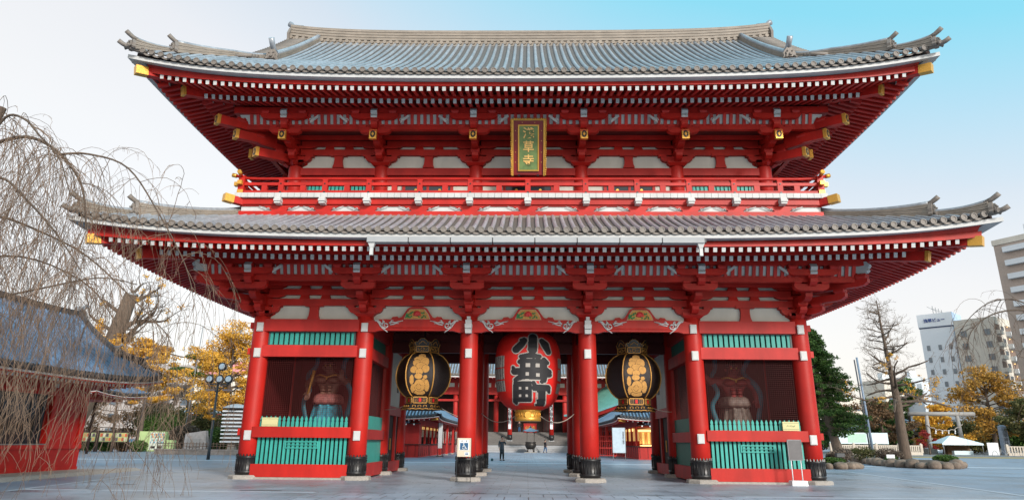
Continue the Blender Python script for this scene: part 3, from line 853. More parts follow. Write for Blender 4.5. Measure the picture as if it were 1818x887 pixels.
spots = [(x, 0, 0) for x in COLX] + [(x, 8.4, math.pi) for x in COLX]
spots += [(-10.48, y, -math.pi / 2) for y in ROWY] + [(10.48, y, math.pi / 2) for y in ROWY]
bracket_set(spots, 0.0, False)
corner_set([(-10.48, 0, -math.pi / 4), (10.48, 0, math.pi / 4), (10.48, 8.4, 3 * math.pi / 4), (-10.48, 8.4, -3 * math.pi / 4)], 0.0, False)

UX = (-9.88, -6.22, -2.21, 2.21, 6.22, 9.88); UY = (0.15, 4.2, 8.25)
spots = [(x, UY[0], 0) for x in UX] + [(x, UY[2], math.pi) for x in UX] + [(-9.88, y, -math.pi / 2) for y in UY] + [(9.88, y, math.pi / 2) for y in UY]
bracket_set(spots, 6.42, True)
corner_set([(-9.88, .15, -math.pi / 4), (9.88, .15, math.pi / 4), (9.88, 8.25, 3 * math.pi / 4), (-9.88, 8.25, -3 * math.pi / 4)], 6.42, True)
# ================================================================= GATE ROOFS
for i in range(5):
    for F, X_, z_, k_, d_ in ((front, COLX, 7.34, .22, .92), (face((0, .15, 0), (1, 0, 0), (0, -1, 0)), UX, 13.55, .24, 1.08)):
        cove_scroll(F, X_[i] + d_, z_, 1, k_); cove_scroll(F, X_[i + 1] - d_, z_, -1, k_)
def roof_at(o):
    pin(o); o.location = (0, GY, 0); return o

def eaves_block(E, p, name, n_ind):
    """all the timber below the tiles of one roof. p: dict of measured heights"""
    zb, zf, zw = p['zb'], p['zf'], p['zw']          # rafter-end centres and underside of the white board
    ob, of, ow = p['ob'], p['of'], p['ow']
    Ab, Af, Aw = p['Ab'], p['Af'], p['Aw']
    sl = .31
    root = MB()
    # boards above the rafters, dark red deepened for the under-eave shade
    E.sweep(root, [(ob, zb + .10, Ab, 0), (0.0, zb + .10 + ob * sl, Ab * .1, 0), (0.0, zb + .14 + ob * sl, Ab * .1, 0), (ob, zb + .14, Ab, 0)], 0, n=20)
    E.sweep(root, [(of + .02, zf + .085, Af, .2), (ob - .3, zf + .085 + (of - ob + .3) * sl, Ab, 0), (ob - .3, zf + .12 + (of - ob + .3) * sl, Ab, 0), (of + .02, zf + .12, Af, .2)], 0, n=24)
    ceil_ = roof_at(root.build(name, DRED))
    b = MB()
    E.sweep(b, [(ob + .06, zb + .10, Ab, .1), (ob - .16, zb + .12, Ab, .1), (ob - .16, zb + .27, Ab, .1), (ob + .06, zb + .25, Ab, .1)], 0, n=24)
    E.sweep(b, [(of + .07, zf + .09, Af, .2), (of - .15, zf + .10, Af, .2), (of - .15, zf + .26, Af + .05, .2), (of + .07, zf + .24, Af + .05, .22)], 0, n=30)
    b.build('eave_beam', RED, ceil_)
    b = MB()
    E.sweep(b, [(ow - .16, zf + .24, Af + .05, .22), (ow - .20, zw + .02, Aw, .35), (ow - .28, zw + .02, Aw, .35), (ow - .28, zf + .24, Af + .05, .2)], 0, n=30)
    b.build('fascia_board', RED, ceil_)
    b = MB()
    E.sweep(b, [(ow + .19, zw, Aw, .42), (ow - .2, zw, Aw, .42), (ow - .2, zw + .15, Aw, .42), (ow + .19, zw + .15, Aw, .42)], 0, n=36)
    b.build('white_eave_board', WHITE, ceil_)
    b = MB()
    E.sweep(b, [(ow - .02, zw + .152, Aw, .42), (ow - .2, zw + .152, Aw, .42), (ow - .2, p['zt'] + .22, p['At'], .42), (ow - .02, p['zt'] + .18, p['At'], .42)], 0, n=36)
    b.build('shadow_gap_batten', DARK, ceil_)  # near-black colour stands in for the shaded gap under the tile ends
    # rafters
    for tier, (o0, z0, A0, o1, z1, A1, w, h, fl) in {
        'base_rafter': (0.05, zb + ob * sl, Ab * .1, ob, zb, Ab, .13, .18, .1),
        'flying_rafter': (ob - .25, zf + (of - ob + .25) * sl, Ab * .9, of, zf, Af, .13, .16, .2)}.items():
        rest = MB(); made = 0
        for side in (0, 1, 2, 3):
            rr = E.rafters(side, .287, o0, z0, A0, o1, z1, A1, w, h, fl)
            rr.sort(key=lambda q: abs(q[0]))
            for a, mb in rr:
                if side == 0 and tier == 'flying_rafter' and made < n_ind:
                    o = mb.build('flying_rafter', [RED, WHITE], ceil_, fix=False); made += 1
                else:
                    rest.merge(mb)
        o = rest.build(tier, [RED2 if tier == 'base_rafter' else RED, WHITE], ceil_, fix=False); o['kind'] = 'stuff'
    # purlin, cove with ribs, stepped beam
    b = MB()
    E.sweep(b, [(1.86, p['zp'], 0, 0), (2.06, p['zp'], 0, 0), (2.06, p['zp'] + .24, .02, 0), (1.86, p['zp'] + .26, .02, 0)], 0, n=6)
    E.sweep(b, [(1.58, p['z2'] - .07, 0, 0), (1.78, p['z2'] - .07, 0, 0), (1.78, p['z2'] + .155, 0, 0), (1.58, p['z2'] + .155, 0, 0)], 0, n=6)
    E.sweep(b, [(0.62, p['z2'] - .02, 0, 0), (.80, p['z2'] - .02, 0, 0), (.80, p['z2'] + .17, 0, 0), (.62, p['z2'] + .17, 0, 0)], 0, n=6)
    b.build('bracket_purlin', RED, ceil_)
    b = MB()
    E.sweep(b, [(1.73, p['z2'] + .14, 0, 0), (1.90, p['zp'] + .05, 0, 0), (1.86, p['zp'] + .08, 0, 0), (1.68, p['z2'] + .16, 0, 0)], 0, n=6)
    E.sweep(b, [(.75, p['z2'] + .12, 0, 0), (1.66, p['z2'] + .08, 0, 0), (1.66, p['z2'] + .11, 0, 0), (.75, p['z2'] + .19, 0, 0)], 1, n=6)
    E.sweep(b, [(.0, p['z2'] + .1, 0, 0), (.66, p['z2'] + .12, 0, 0), (.66, p['z2'] + .15, 0, 0), (.0, p['z2'] + .13, 0, 0)], 1, n=6)
    cv = b.build('cove_plaster', [WHITE, DRED], ceil_)
    b = MB()
    for side in range(4):
        H = E.half(side); n = int((H + 1.6) / .262)
        for i in range(-n, n + 1):
            a = i * .262
            b.beam(E.P(side, a, 1.765, p['z2'] + .12), E.P(side, a, 1.935, p['zp'] + .03), .128, .06, 0)
        b.build('cove_ribs', RED, cv); b = MB()
    # hip rafters with gilt ends
    for sx, sy in ((-1, -1), (1, -1), (1, 1), (-1, 1)):
        def C(out, z): return (sx * (E.xw + out), sy * (E.yw + out), z)
        hb = MB()
        hb.beam(C(ob - .6, p['zg'] + .42), C(p['og'], p['zg']), .28, .31, 0)
        hr = hb.build('hip_rafter', RED, ceil_)
        g = MB(); d = Vector((sx, sy, 0)).normalized(); e0 = Vector(C(p['og'], p['zg']))
        sl_ = (Vector(C(p['og'], p['zg'])) - Vector(C(ob - .6, p['zg'] + .42))).normalized()
        g.beam(e0 - sl_ * .40, e0 + sl_ * .02, .292, .322, 0)
        for k in (-1, 1):
            pass
        g.build('gilt_cap', GOLD, hr)
        hb = MB(); hb.beam(C(-.2, p['zh'] + (p['oh'] + .2) * .25), C(p['oh'], p['zh']), .28, .34, 0)
        hr = hb.build('hip_rafter', RED, ceil_)
        g = MB(); e0 = Vector(C(p['oh'], p['zh'])); sl_ = (e0 - Vector(C(-.2, p['zh'] + (p['oh'] + .2) * .25))).normalized()
        g.beam(e0 - sl_ * .08, e0 + sl_ * .03, .30, .36, 0); g.build('gilt_cap', GOLD, hr)
    return ceil_

def tip(parent, p, d):
    mb = MB(); z = Vector((0, 0, 1))
    mb.tube([p - d * .12 - z * .02, p + d * .10 + z * .05, p + d * .24 + z * .13, p + d * .34 + z * .20], [.075, .08, .085, .085], 10, 0)
    mb.build('ridge_tip_tile', TILED, parent)

def hip_ridges(E, S, parent, zt_tip, o_in, o_mid, o_out, w=.30, h1=.17, h2=.24):
    for sx, sy, side, sg in ((-1, -1, 0, -1), (1, -1, 0, 1), (1, 1, 2, -1), (-1, 1, 2, 1)):
        def pt(out):
            return Vector(S(side, sg * (E.half(side) + out), out, -0.03))
        def path(o0, o1, lift, n=14):
            r = []
            for i in range(n + 1):
                o = o0 + (o1 - o0) * i / n; p = pt(o)
                p.z += 0
                r.append(p)
            return r
        d = Vector((sx, sy, 0)).normalized()
        p1 = path(o_mid - .2, o_out, .04); ridge_run(p1, w, h1, parent, 'hip_ridge', 5, cap_r=.075, grow=.28)
        p2 = path(o_in, o_mid, .06); ridge_run(p2, w * 1.02, h2, parent, 'hip_ridge', 6, cap_r=.09, grow=.24)
        oni(parent, p1[-1] + d * .05, d, .36, .40, tube=0); tip(parent, p1[-1] + Vector((0, 0, h1 + .28)), d)
        oni(parent, p2[-1] + d * .05, d, .40, .50, tube=0); tip(parent, p2[-1] + Vector((0, 0, h2 + .24)), d)
        # lowest corner tile
        c = pt(o_out + .02); mb = MB()
        mb.tube([c - d * .5 + Vector((0, 0, .05)), c + d * .1 + Vector((0, 0, .05)), c + d * .34 + Vector((0, 0, .10)), c + d * .50 + Vector((0, 0, .17))], [.08, .085, .085, .085], 10, 0)
        mb.build('corner_tile', TILED, parent)

# ------------------------------ lower roof
E1 = Eaves(10.5, 4.2)
P1 = dict(zb=7.60, zf=7.61, zw=7.91, zt=8.06, ob=3.2, of=4.35, ow=4.5, Ab=.20, Af=.33, Aw=.52, At=.50, zp=7.68, z2=7.18, zg=7.88, og=4.62, zh=7.66, oh=3.45)
eav1 = eaves_block(E1, P1, 'eave_ceiling', 50)
pf1 = lambda d: d * .40 + d * d * .021
bed1, S1 = tile_roof(E1, 8.17, 4.75, pf1, 1.30, .50, .42, .3185, None, 'lower_roof')
roof_at(bed1)
hip_ridges(E1, S1, bed1, 0, 1.0, 3.55, 4.72)
b = MB()                                        # flashing where the roof meets the balcony
E1.sweep(b, [(1.55, 9.66, 0, 0), (1.25, 9.66, 0, 0), (1.2, 9.84, 0, 0), (1.42, 9.80, 0, 0)], 0, n=8)
b.build('ridge_flashing', RIDGE, bed1)
b = MB(); E1.sweep(b, [(1.2, 8.0, 0, 0), (.9, 8.0, 0, 0), (.9, 9.9, 0, 0), (1.2, 9.9, 0, 0)], 0, n=3); b.build('roof_core', DRED, bed1)
# box gutter over the three middle bays with two spouts
b = MB()
gw = MATS['grey_metal']
for k in range(8):
    x0 = -5.42 + k * 1.412; x1 = x0 + 1.412 - .04
    b.box(x0, x1, -4.90, -4.60, 7.72, 7.91, 0)
b.box(-5.44, 5.90, -4.88, -4.62, 7.74, 7.89, 1)
gt = roof_at(b.build('box_gutter', [mat('gutter_grey', (.33, .34, .35), .6, var=.05), DGREY])); gt.location = (0, 0, 0)
for x in (-5.27, 5.73):
    b = MB(); b.tbox(x, -4.75, 7.56, 7.72, .06, .06, .12, .10); b.box(x - .055, x + .055, -4.80, -4.70, 7.30, 7.56); b.build('gutter_spout', WHITE, gt)

# ------------------------------ upper roof
E2 = Eaves(9.88, 4.05)
P2 = dict(zb=13.97, zf=13.88, zw=14.13, zt=14.28, ob=3.05, of=4.2, ow=4.35, Ab=.22, Af=.50, Aw=.66, At=.66, zp=13.98, z2=13.45, zg=14.42, og=4.72, zh=14.20, oh=3.50)
eav2 = eaves_block(E2, P2, 'eave_ceiling', 50)
GAB = 12.2
_e2 = Eaves.e
class GEaves(Eaves):
    def e(s, side, a, out):
        H = s.half(side) + out
        if side in (0, 2): H = max(H, GAB)
        return math.exp(-max(0.0, H - abs(a)) / s.L)
E2g = GEaves(9.88, 4.05)
pf2 = lambda d: d * .636 + d * d * .015
oE, zE, A2, fl2, omin2 = 4.60, 14.39, .66, .5, -4.02
D2 = oE - omin2
def S2(side, a, out, dz=0.0):
    d = oE - out; f = max(0.45, 1 - d / D2) if True else 0
    f = 1 - .55 * min(1, d / 3.2)
    e = E2g.e(side, a, out)
    return E2g.P(side, a, out + fl2 * e * max(0, 1 - d / 3), zE + pf2(d) + A2 * e * f + dz)
bed = MB()
for side in (0, 2):
    o = len(bed.v); T = E2g.ts(26); J = 20
    for j in range(J + 1):
        out_ = oE + (omin2 - oE) * j / J
        for t in T:
            bed.v.append(S2(side, t * max(E2g.xw + out_, GAB), out_, -.02))
    W = len(T)
    for j in range(J):
        for i in range(W - 1):
            bed.f.append([o + j * W + i, o + j * W + i + 1, o + (j + 1) * W + i + 1, o + (j + 1) * W + i]); bed.m.append(2); bed.sm.append(True)
for side in (1, 3):
    o = len(bed.v); J = 8
    for j in range(J + 1):
        out_ = oE + (.9 - oE) * j / J
        for t in T:
            bed.v.append(S2(side, t * (E2g.yw + out_), out_, -.02))
    for j in range(J):
        for i in range(W - 1):
            bed.f.append([o + j * W + i, o + j * W + i + 1, o + (j + 1) * W + i + 1, o + (j + 1) * W + i]); bed.m.append(2); bed.sm.append(True)
bed2 = roof_at(bed.build('upper_roof', [TILE, TILED, TILEB], fix=False))
# rows: reuse tile_roof's row builder through a light wrapper
def rows_for(E, Sf, oE, sides, pitch, parent, start, r=.078):
    rows = MB()
    for side in sides:
        n = int((E.half(side) + oE) / pitch)
        ax = Vector(E.P(side, 1, 0, 0)) - Vector(E.P(side, 0, 0, 0)); outv = Vector(E.P(side, 0, 1, 0)) - Vector(E.P(side, 0, 0, 0))
        for i in range(-n, n + 1):
            a = i * pitch; oi = start(side, a)
            if oi > oE - .12: continue
            K = max(2, int((oE - oi) / .6) + 1)
            pts = [Vector(Sf(side, a, oE + (oi - oE) * k / K)) for k in range(K + 1)]
            o = len(rows.v); NN = 6
            for k, p in enumerate(pts):
                d = (pts[min(k + 1, K)] - pts[max(k - 1, 0)]).normalized(); up = ax.cross(d); up = up if up.z > 0 else -up; up.normalize()
                for q in range(NN + 1):
                    th = math.pi * q / NN
                    rows.v.append(tuple(p + ax * math.cos(th) * r + up * math.sin(th) * r))
            for k in range(K):
                for q in range(NN):
                    rows.f.append([o + k * (NN + 1) + q, o + (k + 1) * (NN + 1) + q, o + (k + 1) * (NN + 1) + q + 1, o + k * (NN + 1) + q + 1]); rows.m.append(0); rows.sm.append(True)
            c = pts[0] + outv * .07 + Vector((0, 0, .012)); R_ = r * 1.36; uz = Vector((0, 0, 1))
            ring = lambda rad, off: [tuple(c + outv * off + ax * math.cos(2 * math.pi * q / 12) * rad + uz * math.sin(2 * math.pi * q / 12) * rad) for q in range(12)]
            rows.add(ring(R_, -.10) + ring(R_, 0) + ring(R_ * .72, 0) + ring(R_ * .68, -.018),
                     [(q, (q + 1) % 12, 12 + (q + 1) % 12, 12 + q) for q in range(12)] + [(12 + q, 12 + (q + 1) % 12, 24 + (q + 1) % 12, 24 + q) for q in range(12)] +
                     [(24 + q, 24 + (q + 1) % 12, 36 + (q + 1) % 12, 36 + q) for q in range(12)] + [tuple(range(36, 48))], 1)
            if abs(a + pitch) < E.half(side) + oE - .1:
                vs = []; N = 6
                for q in range(N + 1):
                    f = q / N; sag = -.05 - .050 * math.sin(math.pi * f); P0 = Vector(Sf(side, a + pitch * f, oE))
                    vs += [tuple(P0 + Vector((0, 0, sag + .03))), tuple(P0 + Vector((0, 0, sag - .045))), tuple(P0 - outv * .35 + Vector((0, 0, sag + .13)))]
                rows.add(vs, [(3 * q, 3 * q + 3, 3 * q + 4, 3 * q + 1) for q in range(N)] + [(3 * q + 3, 3 * q, 3 * q + 2, 3 * q + 5) for q in range(N)], 1)
    return rows.build('tile_rows', [TILE, TILED, TILEB], parent, fix=False)
rows_for(E2g, S2, oE, (0, 1, 2, 3), .3235, bed2, lambda sd, a: (omin2 if abs(a) < GAB else abs(a) - E2g.xw + .05) if sd in (0, 2) else max(.9, abs(a) - E2g.yw + .05))
def hipS(side, a, out, dz=0): return S2(side, a, out, dz)
hip_ridges(E2g, hipS, bed2, 0, 1.3, 3.72, 4.66)
# main ridge
def ridge_z(x): return 20.45 + .42 * math.exp(-(12.35 - abs(x)) / 2.6)
mb = MB(); N = 60
for st in range(8):
    w = .52 * (1 if st % 2 == 0 else .93) * (1 - .02 * st)
    for i in range(N):
        xa = -12.3 + 24.6 * i / N; xb = -12.3 + 24.6 * (i + 1) / N
        za, zb_ = ridge_z(xa), ridge_z(xb); h0 = .36 + st * .085; h1 = h0 + .079
        mb.hexa([(xa, -w, za + h0), (xb, -w, zb_ + h0), (xb, w, zb_ + h0), (xa, w, za + h0), (xa, -w, za + h1), (xb, -w, zb_ + h1), (xb, w, zb_ + h1), (xa, w, za + h1)], 0)
for i in range(N):
    xa = -12.3 + 24.6 * i / N; xb = -12.3 + 24.6 * (i + 1) / N; za, zb_ = ridge_z(xa), ridge_z(xb)
    mb.hexa([(xa, -.60, za), (xb, -.60, zb_), (xb, .60, zb_), (xa, .60, za), (xa, -.56, za + .10), (xb, -.56, zb_ + .10), (xb, .56, zb_ + .10), (xa, .56, za + .10)], 0)
    mb.hexa([(xa, -.46, za + .1), (xb, -.46, zb_ + .1), (xb, .46, zb_ + .1), (xa, .46, za + .1), (xa, -.46, za + .37), (xb, -.46, zb_ + .37), (xb, .46, zb_ + .37), (xa, .46, za + .37)], 0)
n = int(24.4 / .3235)
for i in range(n + 1):
    x = -12.2 + i * .3235
    for s_ in (-1, 1):
        mb.disc((x, s_ * .50, ridge_z(x) + .24), .095, 'y', .14, 12, 0)
mb.tube([(x_, 0, ridge_z(x_) + 1.06) for x_ in [-12.3 + 24.6 * i / 40 for i in range(41)]], .14, 8, 1)
mb.build('main_ridge', [RIDGE, TILE], bed2)
for s_ in (-1, 1):
    oni(bed2, (s_ * 12.3, 0, ridge_z(12.3) - .35), (s_, 0, 0), 1.25, 1.45, tube=.25, rise=.1, r=.13)
    for sy in (-1, 1):
        side = 0 if sy < 0 else 2
        sg = s_ if side == 0 else -s_
        path = [Vector(S2(side, sg * 10.78, o_, 0)) for o_ in [-3.55 + 5.35 * k / 12 for k in range(13)]]
        ridge_run(path, .30, .34, bed2, 'descending_ridge', 6, cap_r=.11)
        d = Vector((0, sy, 0))
        oni(bed2, path[-1] - d * 0.0, d, .46, .56, tube=.30, rise=.26, r=.11)
        # verge: short cross tiles stepping down the gable edge, and red bargeboard below
        v = MB()
        for k in range(26):
            o_ = -3.7 + 6.0 * k / 25
            p = Vector(S2(side, sg * 12.25, o_, .0))
            v.tube([p - Vector((s_ * .9, 0, -.07)), p + Vector((s_ * .12, 0, .05))], .085, 8, 0)
        v.build('verge_tiles', TILED, bed2)
        v = MB()
        pts = [Vector(S2(side, sg * 12.1, o_, -.12)) for o_ in [-4.0 + 6.2 * k / 14 for k in range(15)]]
        for a_, c_ in zip(pts, pts[1:]):
            v.beam(a_ - Vector((0, 0, .22)), c_ - Vector((0, 0, .22)), .10, .40, 0)
        v.build('bargeboard', RED, bed2)
    v = MB(); v.add([(s_ * 10.9, -3.3, 16.4), (s_ * 10.9, 3.3, 16.4), (s_ * 10.9, .2, 20.3), (s_ * 10.9, -.2, 20.3)], [(0, 1, 2, 3)], 0)
    v.build('gable_wall', DRED, bed2)

# ================================================================= UPPER STOREY
cm = MB(); cm.lathe([(.31, 9.9), (.31, 12.35), (.29, 12.45), (.30, 13.0)], 24)
mbk = MB(); mbk.lathe([(.42, 0), (.44, .12), (.36, .2)], 4, smooth=False)
proto = None
for x in UX:
    for y in UY:
        if y == UY[1] and abs(x) < 9: continue
        if proto is None: c = proto = cm.build('column', RED)
        else: c = proto.copy(); scene.collection.objects.link(c)
        pin(c); c.location = (x, y, 0)
uf = face((0, UY[0], 0), (1, 0, 0), (0, -1, 0)); ub = face((0, UY[2], 0), (1, 0, 0), (0, 1, 0))
ul = face((-9.88, 0, 0), (0, 1, 0), (-1, 0, 0)); ur = face((9.88, 0, 0), (0, 1, 0), (1, 0, 0))
for i in range(5):
    for F in (uf, ub): bay_frame(F, UX[i], UX[i + 1], 'strut' if i != 2 else 'strut', 6.46)
for F in (ul, ur):
    for j in range(2): bay_frame(F, UY[j], UY[j + 1], 'strut', 6.46)
for F, (a, c) in ((uf, (-9.9, 9.9)), (ub, (-9.9, 9.9)), (ul, (.15, 8.25)), (ur, (.15, 8.25))):
    b = MB(); fbox(b, F, a, c, 12.03, 12.35, -.05, .18); pin(b.build('tie_beam', RED2))
    b = MB(); fbox(b, F, a, c, 11.68, 11.95, -.05, .12); pin(b.build('tie_beam', RED2))
    b = MB(); fbox(b, F, a, c, 11.95, 12.03, -.05, .04); fbox(b, F, a, c, 9.8, 10.95, -.05, .10); pin(b.build('wall_board', RED2))
    b = MB(); fbox(b, F, a, c, 10.95, 11.68, -.06, .03); pin(b.build('plaster_wall', PLASTER))
for i in range(5):
    m_ = (UX[i] + UX[i + 1]) / 2; L = UX[i + 1] - UX[i]
    if i in (0, 4):
        lattice(uf, m_ - 1.25, m_ + 1.25, 10.98, 11.66, 15, 'lattice_window', w=.12, d=.10)
    else:
        b = MB(); ww = .95
        fbox(b, uf, m_ - ww, m_ + ww, 10.95, 11.66, .03, .07); dr = pin(b.build('shrine_door', GLASSD))
        b = MB(); fbox(b, uf, m_ - ww - .12, m_ - ww, 10.95, 11.67, .03, .12); fbox(b, uf, m_ + ww, m_ + ww + .12, 10.95, 11.67, .03, .12); fbox(b, uf, m_ - .05, m_ + .05, 10.95, 11.67, .07, .11); b.build('door_frame', RED2, dr)
        b = MB()
        for u in (-.5, .5): b.disc((m_ + u, UY[0] - .08, 11.40), .06, 'y', .03, 8)
        b.build('gilt_fitting', GOLD, dr)

# --- balcony
EB = Eaves(11.42, 5.5)      # half sizes of the platform (front edge at y = -1.3)
b = MB()
EB.sweep(b, [(.05, 9.74, 0, 0), (-.15, 9.74, 0, 0), (-.15, 9.99, 0, 0), (.05, 9.99, 0, 0)], 0, n=4)
EB.sweep(b, [(.10, 10.26, 0, 0), (-.2, 10.26, 0, 0), (-.2, 10.50, 0, 0), (.10, 10.50, 0, 0)], 0, n=4)
EB.sweep(b, [(.03, 10.20, 0, 0), (-.2, 10.20, 0, 0), (-.2, 10.26, 0, 0), (.03, 10.26, 0, 0)], 0, n=4)
bal = roof_at(b.build('balcony', RED))
b = MB(); EB.sweep(b, [(-.02, 9.99, 0, 0), (-.2, 9.99, 0, 0), (-.2, 10.20, 0, 0), (-.02, 10.20, 0, 0)], 0, n=4); b.build('white_panel', WHITE, bal)
b = MB(); b.box(-11.4, 11.4, -5.4, 5.4, 10.5, 10.66); b.build('balcony_floor', DRED, bal)
b = MB()
for side in range(4):
    H = EB.half(side) + .22; n = int(2 * H / .262)
    w = 2 * H / n
    for i in range(n):
        a0 = -H + i * w + .006; a1 = a0 + w - .012
        c = [EB.P(side, a0, .02, 10.51), EB.P(side, a1, .02, 10.51), EB.P(side, a1, .22, 10.51), EB.P(side, a0, .22, 10.51)]
        b.hexa(c + [(q[0], q[1], 10.70) for q in c], 0)
b.build('white_floor_edge', WHITE, bal)
KX = (-9.86, -8.10, -6.34, -4.31, -2.30, -.02, 2.26, 4.28, 6.32, 8.08, 9.88)
KY = (-4.2, -2.1, 0, 2.1, 4.2)
kn = MB()
for z, w in ((10.27, .115), (10.35, .135), (10.42, .12)):
    kn.box(-w, w, -.36 if w < .13 else -.40, 0, z - .045, z + .045)
kr = MB()
poly = [(-.30, 9.99), (.30, 9.99), (.30, 10.04), (.42, 10.08), (.62, 10.20), (-.62, 10.20), (-.42, 10.08), (-.30, 10.04)]
kr.prism([(x, z) for x, z in reversed(poly)], lambda u, v, d: (u, d, v), -.05, .06)
ks = MB()
for s_ in (-1, 1):
    pts = []
    for k in range(11):
        t = k / 10 * 2.2 * math.pi; rr = .055 * (1 - k / 14); pts.append((s_ * (.42 + rr * math.cos(t)), -.07, 10.07 + rr * math.sin(t)))
    ks.tube(pts, .013, 5)
    ks.tube([(s_ * .47, -.07, 10.05), (s_ * .60, -.07, 10.12), (s_ * .80, -.07, 10.19)], [.02, .02, .012], 5)
post = MB(); post.box(-.105, .105, -.10, .10, 10.70, 11.19); post.tbox(0, 0, 11.19, 11.30, .075, .075, .12, .10)
stub = MB(); stub.box(-.11, .11, -.07, .07, 10.82, 11.06)
rivet = MB(); rivet.disc((0, -.11, 10.74), .045, 'y', .03, 10); rivet.disc((0, -.11, 11.11), .03, 'y', .03, 10)
pk = {}
def inst(key, mb, name, m, loc, rz, parent=bal):
    if key not in pk: o = pk[key] = mb.build(name, m)
    else: o = pk[key].copy(); scene.collection.objects.link(o)
    o.parent = parent; o.location = loc; o.rotation_euler = (0, 0, rz); return o
for side, ks_, rz, F in ((0, KX, 0, None), (2, KX, math.pi, None), (1, KY, math.pi / 2, None), (3, KY, -math.pi / 2, None)):
    for a in ks_:
        p = EB.P(side, a, .0, 0)
        inst('kn', kn, 'white_nose', WHITE, p, rz); inst('kr', kr, 'balcony_bracket', RED, p, rz); inst('ks', ks, 'white_scroll', WHITE, p, rz)
        p = EB.P(side, a, .04, 0)
        po = inst('post', post, 'railing_post', RED, p, rz)
        if 'rivet' in pk: r_ = pk['rivet'].copy(); scene.collection.objects.link(r_)
        else: r_ = pk['rivet'] = rivet.build('rivet', BLACK)
        r_.parent = po
    allk = (-11.2,) + tuple(ks_) + (11.2,) if side in (0, 2) else (-5.3,) + tuple(ks_) + (5.3,)
    for a, c in zip(allk, allk[1:]):
        inst('stub', stub, 'railing_stub', RED, EB.P(side, (a + c) / 2, .04, 0), rz)
for side in range(4):
    H = EB.half(side) + .04
    for nm, z0, z1, w, ext in (('bottom_rail', 10.705, 10.83, .09, .12), ('middle_rail', 11.05, 11.17, .07, .28), ('top_rail', 0, 0, 0, .42)):
        b = MB(); caps = []
        if nm == 'top_rail':
            n = 40; pts = []
            for i in range(n + 1):
                a = -(H + ext) + 2 * (H + ext) * i / n
                pts.append(EB.P(side, a, .04, 11.345 + .16 * max(0, (abs(a) - H + .5) / (.5 + ext)) ** 2))
            b.tube(pts, .062, 8)
            for e0, e1 in ((pts[0], pts[1]), (pts[-1], pts[-2])):
                e0 = Vector(e0); e1 = Vector(e1); d = (e0 - e1).normalized()
                g = MB(); g.tube([e0 - d * .16, e0 + d * .02], .085, 10); caps.append(g)
        else:
            b.hexa([EB.P(side, -H - ext, .04 - w, z0), EB.P(side, H + ext, .04 - w, z0), EB.P(side, H + ext, .04 + w, z0), EB.P(side, -H - ext, .04 + w, z0),
                    EB.P(side, -H - ext, .04 - w, z1), EB.P(side, H + ext, .04 - w, z1), EB.P(side, H + ext, .04 + w, z1), EB.P(side, -H - ext, .04 + w, z1)])
            for sg in (-1, 1):
                g = MB(); caps.append(g); a0, a1 = sg * (H + ext - .13), sg * (H + ext + .02); q = w + .02
                g.hexa([EB.P(side, a0, .04 - q, z0 - .02), EB.P(side, a1, .04 - q, z0 - .02), EB.P(side, a1, .04 + q, z0 - .02), EB.P(side, a0, .04 + q, z0 - .02),
                        EB.P(side, a0, .04 - q, z1 + .02), EB.P(side, a1, .04 - q, z1 + .02), EB.P(side, a1, .04 + q, z1 + .02), EB.P(side, a0, .04 + q, z1 + .02)])
        ro = b.build(nm, RED, bal)
        for g in caps: g.build('gilt_cap', GOLD, ro)
for sx in (-1, 1):                               # diagonal corner beam nose with gilt cap, and corner post
    for sy in (-1, 1):
        b = MB(); b.beam((sx * 11.0, sy * 5.1, 10.36), (sx * 11.86, sy * 5.94, 10.40), .26, .28, 0); q = b.build('corner_beam', RED, bal)
        b = MB(); b.beam((sx * 11.66, sy * 5.74, 10.39), (sx * 11.92, sy * 6.0, 10.41), .29, .31, 0); b.build('gilt_cap', GOLD, q)
        b = MB(); b.box(sx * 11.46 - .12, sx * 11.46 + .12, sy * 5.54 - .12, sy * 5.54 + .12, 10.7, 11.45); b.build('railing_post', RED, bal)
# ================================================================= NAME PLAQUE
def seg_d(px, pz, a, b, ra, rb=None):
    rb = ra if rb is None else rb
    ax, az = a; bx, bz = b; dx, dz = bx - ax, bz - az; L = dx * dx + dz * dz
    t = 0 if L == 0 else max(0, min(1, ((px - ax) * dx + (pz - az) * dz) / L))
    return math.hypot(px - ax - dx * t, pz - az - dz * t) - (ra + (rb - ra) * t)
def box_d(px, pz, x0, x1, z0, z1, r=0.0):
    dx = abs(px - (x0 + x1) / 2) - (x1 - x0) / 2 + r; dz = abs(pz - (z0 + z1) / 2) - (z1 - z0) / 2 + r
    return math.hypot(max(dx, 0), max(dz, 0)) + min(max(dx, dz), 0) - r

PRED = mat('plaque_red', (0.20, 0.012, 0.012), 0.4)
PGREEN = mat('plaque_green', (0.10, 0.17, 0.06), 0.5, col2=(0.16, 0.24, 0.08), var=.15)
plq = empty('name_plaque', (0, -1.0, 11.62), 0, 'upright gilt framed temple name plaque with three gold characters on green, above the balcony', 'plaque')
plq.rotation_euler = (R(23.2), 0, 0)
PH = 2.26
b = MB(); b.box(-.60, .60, -.04, .06, .04, PH - .04); b.build('board', PRED, plq)
b = MB()
for s_ in (-1, 1):
    b.hexa([(s_ * .60, -.12, 0), (s_ * .68, -.12, 0), (s_ * .68, .08, 0), (s_ * .60, .08, 0), (s_ * .60, -.12, PH), (s_ * .72, -.12, PH), (s_ * .72, .08, PH), (s_ * .60, .08, PH)])
    for k in range(26):
        z = .04 + k * (PH - .1) / 25; x = s_ * (.68 + .02 * (k % 4) / 3)
        b.tube([(x, -.13, z - .02), (x, -.13, z + .045)], [.028, .038], 6)
